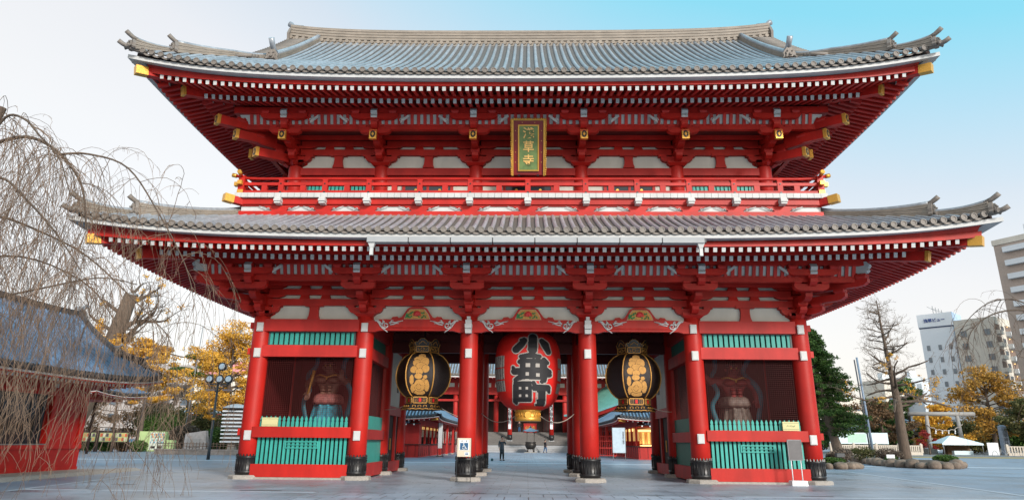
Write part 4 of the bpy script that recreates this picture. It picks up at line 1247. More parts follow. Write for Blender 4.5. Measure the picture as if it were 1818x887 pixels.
for k in range(17):
    x = -.66 + k * 1.32 / 16
    b.tube([(x - .02, -.13, PH + .01 * (k % 2)), (x + .045, -.13, PH + .02)], .032, 6)
b.box(-.68, .68, -.10, .06, PH - .05, PH - .005); b.build('gilt_border', GOLD, plq)
b = MB(); b.box(-.37, .37, -.075, -.04, .24, PH - .27); b.build('green_panel', PGREEN, plq)
b = MB()
for (x0, x1, z0, z1) in ((-.42, .42, .19, .24), (-.42, .42, PH - .27, PH - .22), (-.42, -.37, .24, PH - .27), (.37, .42, .24, PH - .27)):
    b.box(x0, x1, -.10, -.04, z0, z1)
b.build('inner_frame', GOLD, plq)
b = MB()
for s_ in (-1, 1):
    for z in (.55, .95, 1.4, 1.8): b.disc((s_ * .52, -.045, z), .022, 'y', .02, 6)
    b.disc((s_ * .25, -.045, PH - .13), .022, 'y', .02, 6)
b.build('studs', GOLDP, plq)
for ch, z in (('淺', 1.68), ('草', 1.14), ('寺', .60)):
    text_mesh(ch, .47, mat('bright_gold', (.80, .50, .16), .5, var=.05), plq, 'gold_character', .012, .006, (0, -.085, z))
b = MB()
for s_ in (-1, 1): b.box(s_ * .38 - .04, s_ * .38 + .04, -.05, .5, .0, .06)
b.build('wall_hook', BLACK, plq)

# ================================================================= RED LANTERN
LRED = mat('lantern_paper_red', (0.60, 0.012, 0.008), 0.6, var=.05, scale=4)
LBLK = mat('lantern_ink', (0.018, 0.018, 0.022), 0.65, var=.2)
LWHT = mat('lantern_white', (0.42, 0.39, 0.36), 0.7, var=.06)
lan = empty('red_paper_lantern', (0, 2.1, 2.62), 0, 'giant red paper lantern with huge black characters hanging in the central passage', 'lantern')
LPK = 1.055
LP = [(.50, 0), (.72, .06), (.93, .19), (1.09, .40), (1.19, .68), (1.255, 1.05), (1.285, 1.5), (1.29, 1.85), (1.27, 2.2), (1.22, 2.5), (1.12, 2.78), (.96, 2.98), (.74, 3.12), (.5, 3.18)]
LP = [(r * LPK, z) for r, z in LP]
def lrad(z):
    for (r0, z0), (r1, z1) in zip(LP, LP[1:]):
        if z0 <= z <= z1:
            t = (z - z0) / (z1 - z0); t2 = t
            return r0 + (r1 - r0) * t2
    return .5
# smooth profile with fine horizontal ribs
prof = []
NR = 110
for i in range(NR + 1):
    z = 3.18 * i / NR
    r = (lrad(max(0, z - .05)) + lrad(z) + lrad(min(3.18, z + .05))) / 3
    prof.append((r + (.010 if i % 2 else 0), z))
b = MB(); b.lathe(prof, 64); b.build('paper_body', LRED, lan)
# characters as raised ink on the curved paper, drawn in (x, z) of the front view
def zz(xz, yz): return ((xz - 508) * .00419, 3.39 - (yz - 0) * .00419)
def K(ax, ay, bx, by, ra, rb=None):
    a = zz(ax, ay); c = zz(bx, by); ra *= .00419; rb = ra if rb is None else rb * .00419
    return lambda x, z: seg_d(x, z, a, c, ra, rb)
def Bx(x0, x1, y0, y1, r=8):
    a = zz(x0, y1); c = zz(x1, y0)
    return lambda x, z: box_d(x, z, a[0], c[0], a[1], c[1], r * .00419)
ink = [K(555, 150, 552, 265, 42, 44), K(515, 262, 545, 285, 12, 20), K(472, 178, 445, 215, 30, 34), K(445, 215, 395, 262, 34, 36), K(440, 170, 470, 160, 14), K(640, 178, 672, 215, 26, 38), K(672, 215, 702, 282, 38, 26),
       K(440, 332, 520, 322, 20, 26), K(520, 322, 618, 330, 26, 20), K(560, 300, 560, 330, 22),
       Bx(432, 690, 352, 545, 18), K(432, 470, 380, 468, 34, 32), K(380, 468, 366, 430, 26, 14), K(690, 465, 712, 468, 36, 24), K(700, 500, 715, 495, 22), K(440, 520, 388, 545, 30, 18), K(655, 545, 640, 560, 30, 20), K(455, 365, 430, 380, 22),
       K(660, 360, 690, 385, 25, 20),
       Bx(368, 545, 578, 745, 16), K(385, 740, 400, 752, 16), Bx(545, 720, 588, 648, 22), K(702, 615, 706, 650, 22, 16), K(635, 630, 630, 745, 42, 42), K(630, 750, 598, 768, 32, 22), Bx(370, 540, 560, 590, 8), K(560, 575, 575, 600, 20)]
holes = [Bx(485, 528, 395, 430, 2), Bx(582, 618, 395, 430, 2), Bx(484, 518, 478, 508, 2), Bx(585, 620, 486, 518, 2), Bx(480, 520, 541, 557, 4), Bx(582, 606, 548, 566, 2), Bx(424, 447, 611, 636, 2), Bx(485, 509, 611, 636, 2), Bx(424, 447, 680, 703, 2), Bx(485, 509, 680, 703, 2), Bx(572, 602, 660, 722, 2), Bx(560, 590, 735, 760, 2), K(480, 236, 500, 222, 9, 5)]
redholes = holes[4:6] + holes[10:]
char = MB(); edge = MB()
st = .0165
nx = int(2.3 / st); nzv = int(2.95 / st)
cells = {}
for i in range(nx):
    for j in range(nzv):
        x = -1.15 + (i + .5) * st; z = .12 + (j + .5) * st
        d = min(f(x, z) for f in ink)
        if d < .04:
            h = min(f(x, z) for f in holes)
            if h < 0 or d > 0:
                rh = min(f(x, z) for f in redholes)
                if d <= 0 and rh < -.022: continue
                cells[(i, j)] = 1
            else: cells[(i, j)] = 0
def lan_pt(x, z, off):
    r = lrad(z) + off; x = max(-r * .995, min(r * .995, x))
    th = math.asin(x / r); return (r * math.sin(th), -r * math.cos(th), z)
for (i, j), w in cells.items():
    x0 = -1.15 + i * st; z0 = .12 + j * st; off = .022 if w == 0 else .018
    t = char if w == 0 else edge
    t.add([lan_pt(x0, z0, off), lan_pt(x0 + st, z0, off), lan_pt(x0 + st, z0 + st, off), lan_pt(x0, z0 + st, off)], [(0, 1, 2, 3)])
char.build('black_characters', LBLK, lan, fix=False); edge.build('white_outline', LWHT, lan, fix=False)
# side panels of small writing
rn = random.Random(11)
for (t0, t1, blocks) in ((-80, -44, ((1.62, 2.08), (1.15, 1.58), (.68, 1.10))), (62, 84, ((1.62, 2.02), (1.12, 1.56), (.62, 1.02)))):
    wp = MB(); bp_ = MB()
    for (z0, z1) in blocks:
        N = 8
        for q in range(N):
            a0 = R(t0 + (t1 - t0) * q / N); a1 = R(t0 + (t1 - t0) * (q + 1) / N)
            def pt(a, z, o): r = lrad(z) + o; return (r * math.sin(a), -r * math.cos(a), z)
            wp.add([pt(a0, z0, .018), pt(a1, z0, .018), pt(a1, z1, .018), pt(a0, z1, .018)], [(0, 1, 2, 3)])
        cols = 5; rws = 9
        for cx in range(cols):
            for cz in range(rws):
                for k in range(3):
                    a0 = R(t0 + (t1 - t0) * (cx + .15 + rn.random() * .2) / cols); a1 = R(t0 + (t1 - t0) * (cx + .65 + rn.random() * .25) / cols)
                    za = z0 + (z1 - z0) * (cz + .1 + .28 * k) / rws; zb_ = za + (z1 - z0) / rws * .17
                    if rn.random() < .25: a1 = a0 + (a1 - a0) * .3; zb_ = za + (z1 - z0) / rws * .5
                    bp_.add([pt(a0, za, .022), pt(a1, za, .022), pt(a1, zb_, .022), pt(a0, zb_, .022)], [(0, 1, 2, 3)])
    q = wp.build('side_label', LWHT, lan, fix=False); bp_.build('small_writing', LBLK, q, fix=False)
b = MB(); b.lathe([(.50, -.44), (.53, -.43), (.53, -.30), (.50, -.28), (.50, -.08), (.54, -.06), (.54, .02), (.46, .03)], 40)
b.disc((0, -.52, -.2), .13, 'y', .04, 20)
for k in range(24):
    t = 2 * math.pi * k / 24; b.tube([(math.cos(t) * .51, math.sin(t) * .51, -.27), (math.cos(t) * .51, math.sin(t) * .51, -.10)], .012, 4)
b.build('gilt_bottom_ring', GOLD, lan)
b = MB(); b.lathe([(.62, 3.12), (.66, 3.14), (.66, 3.34), (.5, 3.38)], 32); b.build('top_ring', BLACK, lan)
b = MB(); b.tube([(0, 0, 3.3), (0, 0, 3.46)], .06, 8); b.build('hanger', BLACK, lan)

# ================================================================= BLACK LANTERNS
def hexr(t, s_=1.0):      # hexagonal plan with faces toward -Y, slightly rounded
    a = (t + math.pi / 2 + math.pi / 6) % (math.pi / 3) - math.pi / 6
    return 1 / math.cos(a) * .92 + .06
LNET = mat('lantern_black_mesh', (0.022, 0.016, 0.016), 0.42, var=.4, scale=60, bump=.6, bscale=150)
def black_lantern(label, x):
    L = empty('black_metal_lantern', (x, 2.1, 2.57), 0, label, 'lantern', 'black lanterns in the side passages')
    pf = [(.56, .52), (.68, .60), (.82, .76), (.93, .97), (.99, 1.22), (1.0, 1.45), (.96, 1.72), (.86, 1.97), (.70, 2.17), (.54, 2.27), (.48, 2.30)]
    b = MB(); b.lathe(pf, 48, rib=hexr, smooth=True); b.build('mesh_body', LNET, L, fix=True)
    for k in range(6):
        t = -math.pi / 2 + math.pi / 6 + k * math.pi / 3
        rr = hexr(t); b = MB()
        b.tube([(math.cos(t) * r * (rr + .012), math.sin(t) * r * (rr + .012), z) for r, z in pf], .026, 6)
        b.build('gilt_rib', GOLDP, L)
    # crest on the front panel
    def prad(z):
        for (r0, z0), (r1, z1) in zip(pf, pf[1:]):
            if z0 <= z <= z1: return r0 + (r1 - r0) * (z - z0) / (z1 - z0)
        return .6
    C = [(345, 262, 48, 26), (330, 300, 78, 38), (290, 335, 45, 38), (385, 325, 52, 50), (340, 375, 66, 45), (265, 405, 42, 38), (400, 395, 46, 42), (330, 425, 46, 34), (245, 505, 27, 54), (322, 470, 48, 32), (400, 478, 26, 22), (380, 508, 20, 20), (262, 590, 32, 46), (335, 625, 70, 26), (415, 560, 34, 62), (335, 560, 64, 62), (325, 572, 30, 30)]
    g = MB(); s2 = .0165
    for i in range(int(1.0 / s2)):
        for j in range(int(1.75 / s2)):
            x_ = -.5 + (i + .5) * s2; z_ = .54 + (j + .5) * s2
            px = 336 + x_ / .00350; pz = 670 - (z_ - .50) / .00396
            top = None
            for (cx, cy, rx, ry) in C:
                dd = math.hypot((px - cx) / rx, (pz - cy) / ry)
                if dd < 1: top = (1 - dd) * min(rx, ry)
            if top is None or top < 2.6: continue
            y_ = -(prad(z_) * hexr(-math.pi / 2) + .012)
            g.add([(x_ - s2 / 2, y_, z_ - s2 / 2), (x_ + s2 / 2, y_, z_ - s2 / 2), (x_ + s2 / 2, y_, z_ + s2 / 2), (x_ - s2 / 2, y_, z_ + s2 / 2)], [(0, 1, 2, 3)])
    g.build('gilt_crest', GOLDP, L, fix=False)
    # collars
    for zc, hh, w, nm in ((2.42, .13, .56, 'upper_collar'), (.39, .13, .60, 'lower_collar')):
        for k in range(6):
            t = -math.pi / 2 + k * math.pi / 3; n = Vector((math.cos(t), math.sin(t), 0)); s_ = Vector((-n.y, n.x, 0)); c = n * w * .90
            b = MB(); hw = w * .50
            b.prism([(-hw, -hh), (hw, -hh), (hw, hh), (-hw, hh)], lambda u, v, d: tuple(c + s_ * u + n * d + Vector((0, 0, zc + v))), 0, .03, 0)
            m0 = 1 if (nm == 'upper_collar' or k % 2) else 0
            b2 = MB()
            for (x0, x1, z0, z1) in ((-hw, hw, -hh, -hh + .03), (-hw, hw, hh - .03, hh), (-hw, -hw + .03, -hh, hh), (hw - .03, hw, -hh, hh)):
                b2.prism([(x0, z0), (x1, z0), (x1, z1), (x0, z1)], lambda u, v, d: tuple(c + s_ * u + n * d + Vector((0, 0, zc + v))), .03, .045, 0)
            if nm == 'upper_collar':
                for r_ in (.07,):
                    pts = [tuple(c + s_ * (r_ * math.cos(q)) + n * .035 + Vector((0, 0, zc + r_ * math.sin(q)))) for q in [i * math.pi / 6 for i in range(13)]]
                    b2.tube(pts, .014, 5)
                for sx in (-1, 1): b2.tube([tuple(c + s_ * sx * .12 + n * .035 + Vector((0, 0, zc - .05))), tuple(c + s_ * sx * .2 + n * .035 + Vector((0, 0, zc + .05)))], .015, 5)
            else:
                for i in range(9):
                    u = -hw + .05 + i * (2 * hw - .1) / 8
                    if abs(u) < .07: continue
                    for j in range(4):
                        b2.tube([tuple(c + s_ * (u - .02) + n * .036 + Vector((0, 0, zc - .09 + j * .055))), tuple(c + s_ * (u + .02) + n * .036 + Vector((0, 0, zc - .06 + j * .055)))], .011, 4)
                b2.prism([(-.05, -.07), (.05, -.07), (.05, .07), (-.05, .07)], lambda u, v, d: tuple(c + s_ * u + n * d + Vector((0, 0, zc + v))), .03, .05, 1)
            q = b.build(nm, [BLACK, LNET], L); b2.build('gilt_tracery', [GOLDP, LRED], q)
    # cloud crest on top and flared foot
    for k in range(6):
        t = -math.pi / 2 + k * math.pi / 3; n = Vector((math.cos(t), math.sin(t), 0)); s_ = Vector((-n.y, n.x, 0)); c = n * .52
        cl = [(-.34, 0), (-.36, .10), (-.27, .17), (-.20, .15), (-.16, .23), (-.06, .30), (.06, .30), (.16, .23), (.20, .15), (.27, .17), (.36, .10), (.34, 0)]
        b = MB(); b.prism([(u, v) for u, v in reversed(cl)], lambda u, v, d: tuple(c + s_ * u + n * (d + v * .25) + Vector((0, 0, 2.55 + v))), -.015, .015, 0)
        q = b.build('cloud_crest', BLACK, L)
        b2 = MB()
        b2.tube([tuple(c + s_ * u + n * (.0 + v * .25) + Vector((0, 0, 2.55 + v))) for u, v in cl], .017, 5)
        b2.tube([tuple(c + s_ * (u * .42) + n * (.02 + (v * .45 + .05) * .25) + Vector((0, 0, 2.60 + v * .45))) for u, v in cl], .014, 5)
        b2.build('gilt_edge', GOLDP, q)
        # foot
        ft = [(-.45, 0), (.45, 0), (.34, .23), (-.34, .23)]; b = MB(); c3 = n * .72
        b.prism(ft, lambda u, v, d: tuple(c3 + s_ * u + n * (d - v * .55) + Vector((0, 0, .02 + v))), -.02, .02, 0)
        q = b.build('foot_panel', BLACK, L); b2 = MB()
        b2.tube([tuple(c3 + s_ * u + n * .0 + Vector((0, 0, .02 + .03 * abs(math.cos(u * 12))))) for u in [-.44 + .88 * i / 16 for i in range(17)]], .020, 5)
        for cx in (-.22, 0, .22):
            b2.tube([tuple(c3 + s_ * (cx + .06 * math.cos(a) * (1 + .5 * math.sin(a))) + n * (.02 - .11 * .55) + Vector((0, 0, .13 + .055 * math.sin(a)))) for a in [i * math.pi / 6 for i in range(13)]], .014, 5)
        b2.build('gilt_swirl', GOLDP, q)
    b = MB(); b.tube([(0, 0, 2.3), (0, 0, 3.4)], .035, 8); b.build('hanging_rod', BLACK, L)
    b = MB(); b.lathe([(.3, .1), (.56, .26), (.56, .5), (.3, .52)], 12); b.build('inner_drum', BLACK, L)
    b = MB(); b.lathe([(.48, 2.28), (.5, 2.55), (.2, 2.6)], 12); b.build('inner_drum', BLACK, L)
black_lantern('black and gold metal lantern hanging in the passage left of the red lantern', -4.34)
black_lantern('black and gold metal lantern hanging in the passage right of the red lantern', 4.34)

# ================================================================= ROPES
ROPE = mat('pale_rope', (0.42, 0.36, 0.31), 0.85, var=.2, scale=30, bump=.5)
def rope(a, c, sag, label, r=.018):
    a, c = Vector(a), Vector(c); pts = []
    for i in range(17):
        t = i / 16; p = a.lerp(c, t); p.z -= sag * 4 * t * (1 - t); pts.append(p - a)
    b = MB(); b.tube(pts, r, 6); o = b.build('rope', ROPE, loc=a)
    tag(o, label, 'rope', 'ropes steadying the lanterns')
rope((-2.0, 4.0, 2.55), (-.52, 2.1, 2.38), .30, 'white rope from left inner column to the base of the red lantern')
rope((2.0, 4.0, 2.55), (.52, 2.1, 2.38), .30, 'white rope from right inner column to the base of the red lantern')
rope((-6.1, 3.4, 2.65), (-4.95, 2.1, 2.80), .06, 'thin rope from left passage wall to left black lantern', .012)
rope((-3.75, 2.1, 2.80), (-2.6, 4.0, 2.3), .08, 'thin rope from left black lantern toward the inner column', .012)
rope((6.1, 3.4, 2.65), (4.95, 2.1, 2.80), .06, 'thin rope from right passage wall to right black lantern', .012)
rope((3.75, 2.1, 2.80), (2.6, 4.0, 2.3), .08, 'thin rope from right black lantern toward the inner column', .012)

# ================================================================= SIGNS AT THE GATE
BEIGE = mat('beige_board', (0.62, 0.54, 0.42), 0.6, var=.06)
SBLUE = mat('sign_blue', (0.02, 0.10, 0.22), 0.5)
SWHITE = mat('sign_white', (0.74, 0.76, 0.78), 0.5, var=.03)
s = empty('access_sign', (-2.31, -.78, 0), 0, 'beige board with blue wheelchair symbol on a thin metal stand before a column', 'sign')
b = MB(); b.box(-.245, .245, -.02, .02, .86, 1.50); b.build('board', BEIGE, s)
b = MB(); b.box(-.18, .18, -.03, -.02, 1.08, 1.44); pnl = b.build('white_panel', SWHITE, s)
b = MB(); b.box(-.145, .145, -.038, -.03, 1.10, 1.335); b.build('blue_panel', SBLUE, pnl)
b = MB(); b.disc((-.015, -.046, 1.305), .02, 'y', .008, 10)
b.tube([(-.02, -.046, 1.28), (-.02, -.046, 1.20), (.045, -.046, 1.20), (.085, -.046, 1.13), (.105, -.046, 1.14)], .012, 5)
b.tube([(-.02 , -.046, 1.24), (.035, -.046, 1.24)], .010, 5)
b.tube([(-.005 + .06 * math.cos(a), -.046, 1.18 + .06 * math.sin(a)) for a in [R(120 + i * 24) for i in range(11)]], .010, 5)
b.build('wheelchair_symbol', SWHITE, pnl)
b = MB()
for x in (-.08, .08):
    b.tube([(x, -.036, 1.36), (x, -.036, 1.425)], .007, 4); b.tube([(x - .03, -.036, 1.40), (x + .03, -.036, 1.40)], .006, 4)
b.build('arrow_marks', LBLK, pnl)
b = MB(); b.box(.02, .19, -.03, -.02, .90, 1.02); q = b.build('small_notice', SWHITE, s)
b = MB(); b.box(.05, .16, -.034, -.03, .98, 1.0); b.box(.05, .16, -.034, -.03, .93, .96); b.build('notice_print', SBLUE, q)
b = MB(); b.tube([(-.25, 0, 1.5), (-.25, 0, 0.02)], .012, 6); b.build('leg', DGREY, s)
b = MB(); b.tube([(.25, 0, 1.5), (.25, 0, 0.02)], .012, 6); b.build('leg', DGREY, s)
b = MB(); b.tube([(-.28, -.12, .02), (.28, -.12, .02)], .014, 6); b.tube([(-.25, -.12, .02), (-.25, .12, .02)], .014, 6); b.tube([(.25, -.12, .02), (.25, .12, .02)], .014, 6); b.build('foot_frame', DGREY, s)

YB = mat('yellow_notice', (0.60, 0.55, 0.28), 0.55, var=.05)
for x, lab in ((-9.68, 'plain pale yellow notice board on the green pickets of the left niche'), (9.70, 'pale yellow notice board with green writing on the pickets of the right niche')):
    s = empty('notice_board', (x, -.26, 1.86), 0, lab, 'notice board')
    b = MB(); b.box(-.30, .30, -.03, .03, 0, .32); b.build('board', YB, s)
    b = MB()
    for z in (.05, .27): b.box(-.29, .29, -.036, -.03, z, z + .008)
    if x > 0:
        for k in range(7): b.tube([(-.15 + k * .045, -.034, .15 + .02 * math.sin(k)), (-.12 + k * .045, -.034, .18 + .015 * math.cos(k * 2))], .007, 4)
    b.build('print', DGREEN, s)
s = empty('notice_stand', (9.52, -.9, 0), 0, 'grey board on two white poles in a white base box beside the corner column', 'notice board')
GB = mat('grey_board', (0.12, 0.115, 0.12), 0.35)
b = MB(); b.box(-.23, .23, -.02, .02, .86, 1.52); q = b.build('board', GB, s)
b = MB()
for (x0, x1, z0, z1) in ((-.24, .24, .84, .86), (-.24, .24, 1.52, 1.545), (-.25, -.23, .84, 1.545), (.23, .25, .84, 1.545)): b.box(x0, x1, -.03, .03, z0, z1)
b.build('board_frame', GREYM, q)
for x in (-.17, .17):
    b = MB(); b.tube([(x, 0, .86), (x, 0, .15)], .018, 6); b.build('pole', SWHITE, s)
b = MB(); b.tbox(0, 0, 0, .17, .28, .20, .26, .18); b.build('base_box', SWHITE, s)
# twin-lamp fire alarm style black buds on the upper railing are part of the gate; small wall lamps on the lantern beams
# ================================================================= FIGURES
def skin_mesh(name, joints, edges, root, m, parent, sub=2):
    names = list(joints); idx = {k: i for i, k in enumerate(names)}
    me = bpy.data.meshes.new(name)
    me.from_pydata([joints[k][0] for k in names], [(idx[a], idx[c]) for a, c in edges], [])
    ob = bpy.data.objects.new(name + '_tmp', me); scene.collection.objects.link(ob)
    md = ob.modifiers.new('s', 'SKIN'); md.use_smooth_shade = True; md.branch_smoothing = .6
    if not me.skin_vertices:
        return None
    for k in names:
        v = me.skin_vertices[0].data[idx[k]]
        r = joints[k][1]; v.radius = (r, r) if not hasattr(r, '__len__') else r
        v.use_root = (k == root)
    sb = ob.modifiers.new('u', 'SUBSURF'); sb.levels = sub; sb.render_levels = sub
    dg = bpy.context.evaluated_depsgraph_get(); dg.update()
    m2 = bpy.data.meshes.new_from_object(ob.evaluated_get(dg)); m2.name = name
    bpy.data.objects.remove(ob)
    m2.materials.clear(); m2.materials.append(m)
    for p in m2.polygons: p.use_smooth = True
    o = bpy.data.objects.new(name, m2); scene.collection.objects.link(o); o.parent = parent
    return o
def fingers(J, E_, pre, wrist, palm_dir, side_dir, k, curl=(0, 0, 0)):
    """palm and five finger chains from a wrist joint"""
    w = Vector(wrist); d = Vector(palm_dir).normalized(); s_ = Vector(side_dir).normalized(); cv = Vector(curl)
    J[pre + 'palm'] = (tuple(w + d * .055 * k), .036 * k); E_.append((pre + 'wrist', pre + 'palm'))
    for i, (off, ln, r) in enumerate(((-.034, .075, .0095), (-.012, .09, .010), (.010, .083, .0098), (.031, .066, .0088))):
        a = w + d * .085 * k + s_ * off * k
        J[pre + 'f%da' % i] = (tuple(a), r * k * 1.15); J[pre + 'f%db' % i] = (tuple(a + d * ln * .5 * k + cv * .3 * k), r * k); J[pre + 'f%dc' % i] = (tuple(a + d * ln * .85 * k + cv * k), r * k * .8)
        E_ += [(pre + 'palm', pre + 'f%da' % i), (pre + 'f%da' % i, pre + 'f%db' % i), (pre + 'f%db' % i, pre + 'f%dc' % i)]
    a = w + d * .035 * k - s_ * .045 * k
    J[pre + 'ta'] = (tuple(a), .013 * k); J[pre + 'tb'] = (tuple(a + d * .04 * k - s_ * .025 * k), .0105 * k)
    E_ += [(pre + 'palm', pre + 'ta'), (pre + 'ta', pre + 'tb')]

def nio(label, x, y, mirror, skin_c, cloth_c, belt_c, sash_c, armed):
    S = empty('guardian_statue', (x, y, .82), 0, label, 'statue')
    k = 2.2; mx = -1 if mirror else 1
    def zr(c): return c * 1.06 if c < 1.95 else 2.067 + (c - 1.95) * .83
    def p(a, b_, c): return (mx * a, b_, zr(c))
    def rz(mb):
        mb.v = [(x_, y_, zr(z_)) for x_, y_, z_ in mb.v]; return mb
    J = {'hip': (p(0, 0, 1.95), (.44, .34)), 'belly': (p(0, -.08, 2.4), (.36, .30)), 'chest': (p(0, -.04, 2.92), (.50, .34)), 'neck': (p(0, -.04, 3.32), .20), 'head': (p(-.02, -.12, 3.62), (.19, .22)), 'crown': (p(-.02, -.08, 3.84), .14),
         'shl': (p(-.60, 0, 3.16), .24), 'ell': (p(-.86, -.12, 2.76), .19), 'L_wrist': (p(-.72, -.42, 2.46), .11),
         'shr': (p(.60, 0, 3.16), .24), 'elr': (p(.88, -.15, 2.82), .19), 'R_wrist': (p(.62, -.55, 3.0), .11),
         'kneel': (p(-.34, -.12, 1.15), .24), 'anl': (p(-.40, 0, .30), .14), 'tol': (p(-.46, -.34, .14), .11),
         'kneer': (p(.36, -.16, 1.15), .24), 'anr': (p(.46, 0, .30), .14), 'tor': (p(.54, -.34, .14), .11)}
    if not armed:    # arm raised sideways
        J['ell'] = (p(-.98, -.05, 3.02), .19); J['L_wrist'] = (p(-1.18, -.3, 3.32), .11)
        J['elr'] = (p(.90, -.05, 2.70), .19); J['R_wrist'] = (p(.84, -.2, 2.26), .11)
    E_ = [('hip', 'belly'), ('belly', 'chest'), ('chest', 'neck'), ('neck', 'head'), ('head', 'crown'), ('chest', 'shl'), ('shl', 'ell'), ('ell', 'L_wrist'), ('chest', 'shr'), ('shr', 'elr'), ('elr', 'R_wrist'),
          ('hip', 'kneel'), ('kneel', 'anl'), ('anl', 'tol'), ('hip', 'kneer'), ('kneer', 'anr'), ('anr', 'tor')]
    if armed:
        fingers(J, E_, 'L_', J['L_wrist'][0], (0, -.3, -1), (mx, 0, 0), k * 1.15, (0, -.03, 0)); fingers(J, E_, 'R_', J['R_wrist'][0], (.1, -.2, 1), (mx, 0, 0), k * 1.15, (0, -.02, 0))
    else:
        fingers(J, E_, 'L_', J['L_wrist'][0], (-mx, -.2, .3), (0, 0, 1), k * 1.15, (0, -.02, -.02)); fingers(J, E_, 'R_', J['R_wrist'][0], (0, -.2, -1), (mx, 0, 0), k * 1.15, (0, -.04, 0))
    skm = mat('statue_skin_' + label[:4], skin_c, .6, var=.35, scale=5, bump=.5, bscale=9)
    cm_ = mat('statue_cloth_' + label[:4], cloth_c, .65, var=.5, scale=6, bump=.5, bscale=12); bm_ = mat('statue_belt_' + label[:4], belt_c, .6, var=.4, scale=8, bump=.5, bscale=20)
    sm_ = mat('statue_sash', sash_c, .6, var=.25, scale=8)
    skin_mesh('body', J, E_, 'hip', skm, S)
    # muscle relief on the trunk
    b = MB()
    for sx in (-1, 1):
        b.lathe([(.02, .17), (.16, .13), (.24, .03), (.25, -.05), (.16, -.14), (.02, -.16)], 14, (mx * sx * .24, -.34, 2.98))
        for zz_, w in ((2.66, .14), (2.50, .145), (2.34, .15)):
            b.lathe([(.01, .08), (.09, .06), (w * .8, 0), (.09, -.06), (.01, -.08)], 10, (mx * sx * .13, -.40, zz_))
    rz(b).build('chest_muscle', skm, S)
    # face
    b = MB()
    b.tube([p(-.02, -.36, 3.68), p(-.02, -.43, 3.58)], [.05, .075], 7)
    for sx in (-1, 1):
        b.tube([p(-.02 + sx * .05, -.37, 3.76), p(-.02 + sx * .18, -.33, 3.80)], [.04, .03], 6)
        b.lathe([(.01, .07), (.05, .03), (.05, -.04), (.01, -.07)], 8, p(-.02 + sx * .26, -.12, 3.64))
        b.tube([p(-.02 + sx * .16, -.33, 3.52), p(-.02 + sx * .10, -.37, 3.46)], .05, 6)
    b.tube([p(-.14, -.36, 3.46), p(-.02, -.39, 3.44), p(.10, -.36, 3.46)], .03, 6); fc = b.build('face', skm, S)
    b = MB()
    for sx in (-1, 1): b.disc(p(-.02 + sx * .10, -.385, 3.68), .03, 'y', .02, 8)
    b.build('eye', [GOLDP], fc)
    b = MB(); b.lathe([(.22, 3.78), (.23, 3.86), (.12, 3.98), (.13, 4.08), (.05, 4.16)], 14, (mx * -.02, -.07, 0)); rz(b).build('topknot', BLACK, S)
    # skirt with folds
    def folds(f, a): return lambda t: 1 + a * math.sin(t * f) + a * .6 * math.sin(t * (f * 2 + 1))
    b = MB(); b.lathe([(.44, 2.16), (.50, 1.9), (.60, 1.5), (.70, 1.1), (.76, .85)], 64, (0, 0, 0), rib=folds(9, .07), caps=False); rz(b).build('skirt', cm_, S, fix=False)
    b = MB(); b.lathe([(.44, 2.34), (.56, 2.24), (.62, 2.08), (.64, 1.92), (.54, 1.84)], 48, (0, -.05, 0), rib=folds(5, .06)); rz(b).build('belt_drape', bm_, S, fix=False)
    b = MB(); b.tube([p(-.50, -.2, 3.2), p(-.3, -.38, 3.24), p(0, -.44, 3.12), p(.3, -.38, 3.24), p(.50, -.2, 3.2)], .035, 6); b.lathe([(.01, .06), (.06, 0), (.01, -.06)], 8, p(0, -.48, 3.06)); b.build('necklace', GOLDP, S)
    # fluttering sash: a flat ribbon
    def ribbon(pts, w):
        q = MB(); vs = []
        for i, c in enumerate(pts):
            c = Vector(c); t = (Vector(pts[min(i + 1, len(pts) - 1)]) - Vector(pts[max(i - 1, 0)])).normalized(); sd = t.cross(Vector((0, 1, .3))).normalized() * w / 2
            vs += [tuple(c - sd), tuple(c + sd), tuple(c + sd + Vector((0, .03, 0))), tuple(c - sd + Vector((0, .03, 0)))]
        n = len(pts); q.add(vs, [(4 * i + j, 4 * i + 4 + j, 4 * i + 4 + (j + 1) % 4, 4 * i + (j + 1) % 4) for i in range(n - 1) for j in range(4)], 0, True)
        q.build('sash', sm_, S, fix=False)
    def smooth(pts, n=5):
        r = []
        for i in range(len(pts) - 1):
            p0, p1, p2, p3 = pts[max(i - 1, 0)], pts[i], pts[i + 1], pts[min(i + 2, len(pts) - 1)]
            for k_ in range(n):
                t = k_ / n
                r.append(tuple(.5 * (2 * p1[c] + (-p0[c] + p2[c]) * t + (2 * p0[c] - 5 * p1[c] + 4 * p2[c] - p3[c]) * t * t + (-p0[c] + 3 * p1[c] - 3 * p2[c] + p3[c]) * t ** 3) for c in range(3)))
        return r + [pts[-1]]
    ribbon(smooth([p(.95, -.1, 4.5), p(.62, -.1, 4.0), p(.52, .1, 3.5), p(.80, -.35, 2.9), p(1.0, -.3, 2.4), p(.98, -.2, 1.9), p(.85, -.2, 1.4)]), .20)
    ribbon(smooth([p(-.62, .2, 4.3), p(-.66, .1, 3.7), p(-.9, -.1, 3.2), p(-.72, -.3, 2.5), p(-.95, -.2, 1.9), p(-.8, -.2, 1.3)]), .18)
    if armed:
        b = MB(); b.tube([p(-.70, -.56, 2.30), p(-.60, -.58, 2.8), p(-.50, -.6, 3.42)], [.035, .045, .075], 8); b.build('club', GOLDP, S)
    b = MB(); b.tbox(0, -.05, -.22, .16, 1.0, .7, .9, .62); b.build('rock_base', STONE, S)
nio('green skirted guardian statue holding a golden club behind the left niche pickets', -8.28, 2.3, False, (0.16, 0.075, 0.05), (0.02, 0.20, 0.27), (0.30, 0.10, 0.09), (0.01, 0.11, 0.15), True)
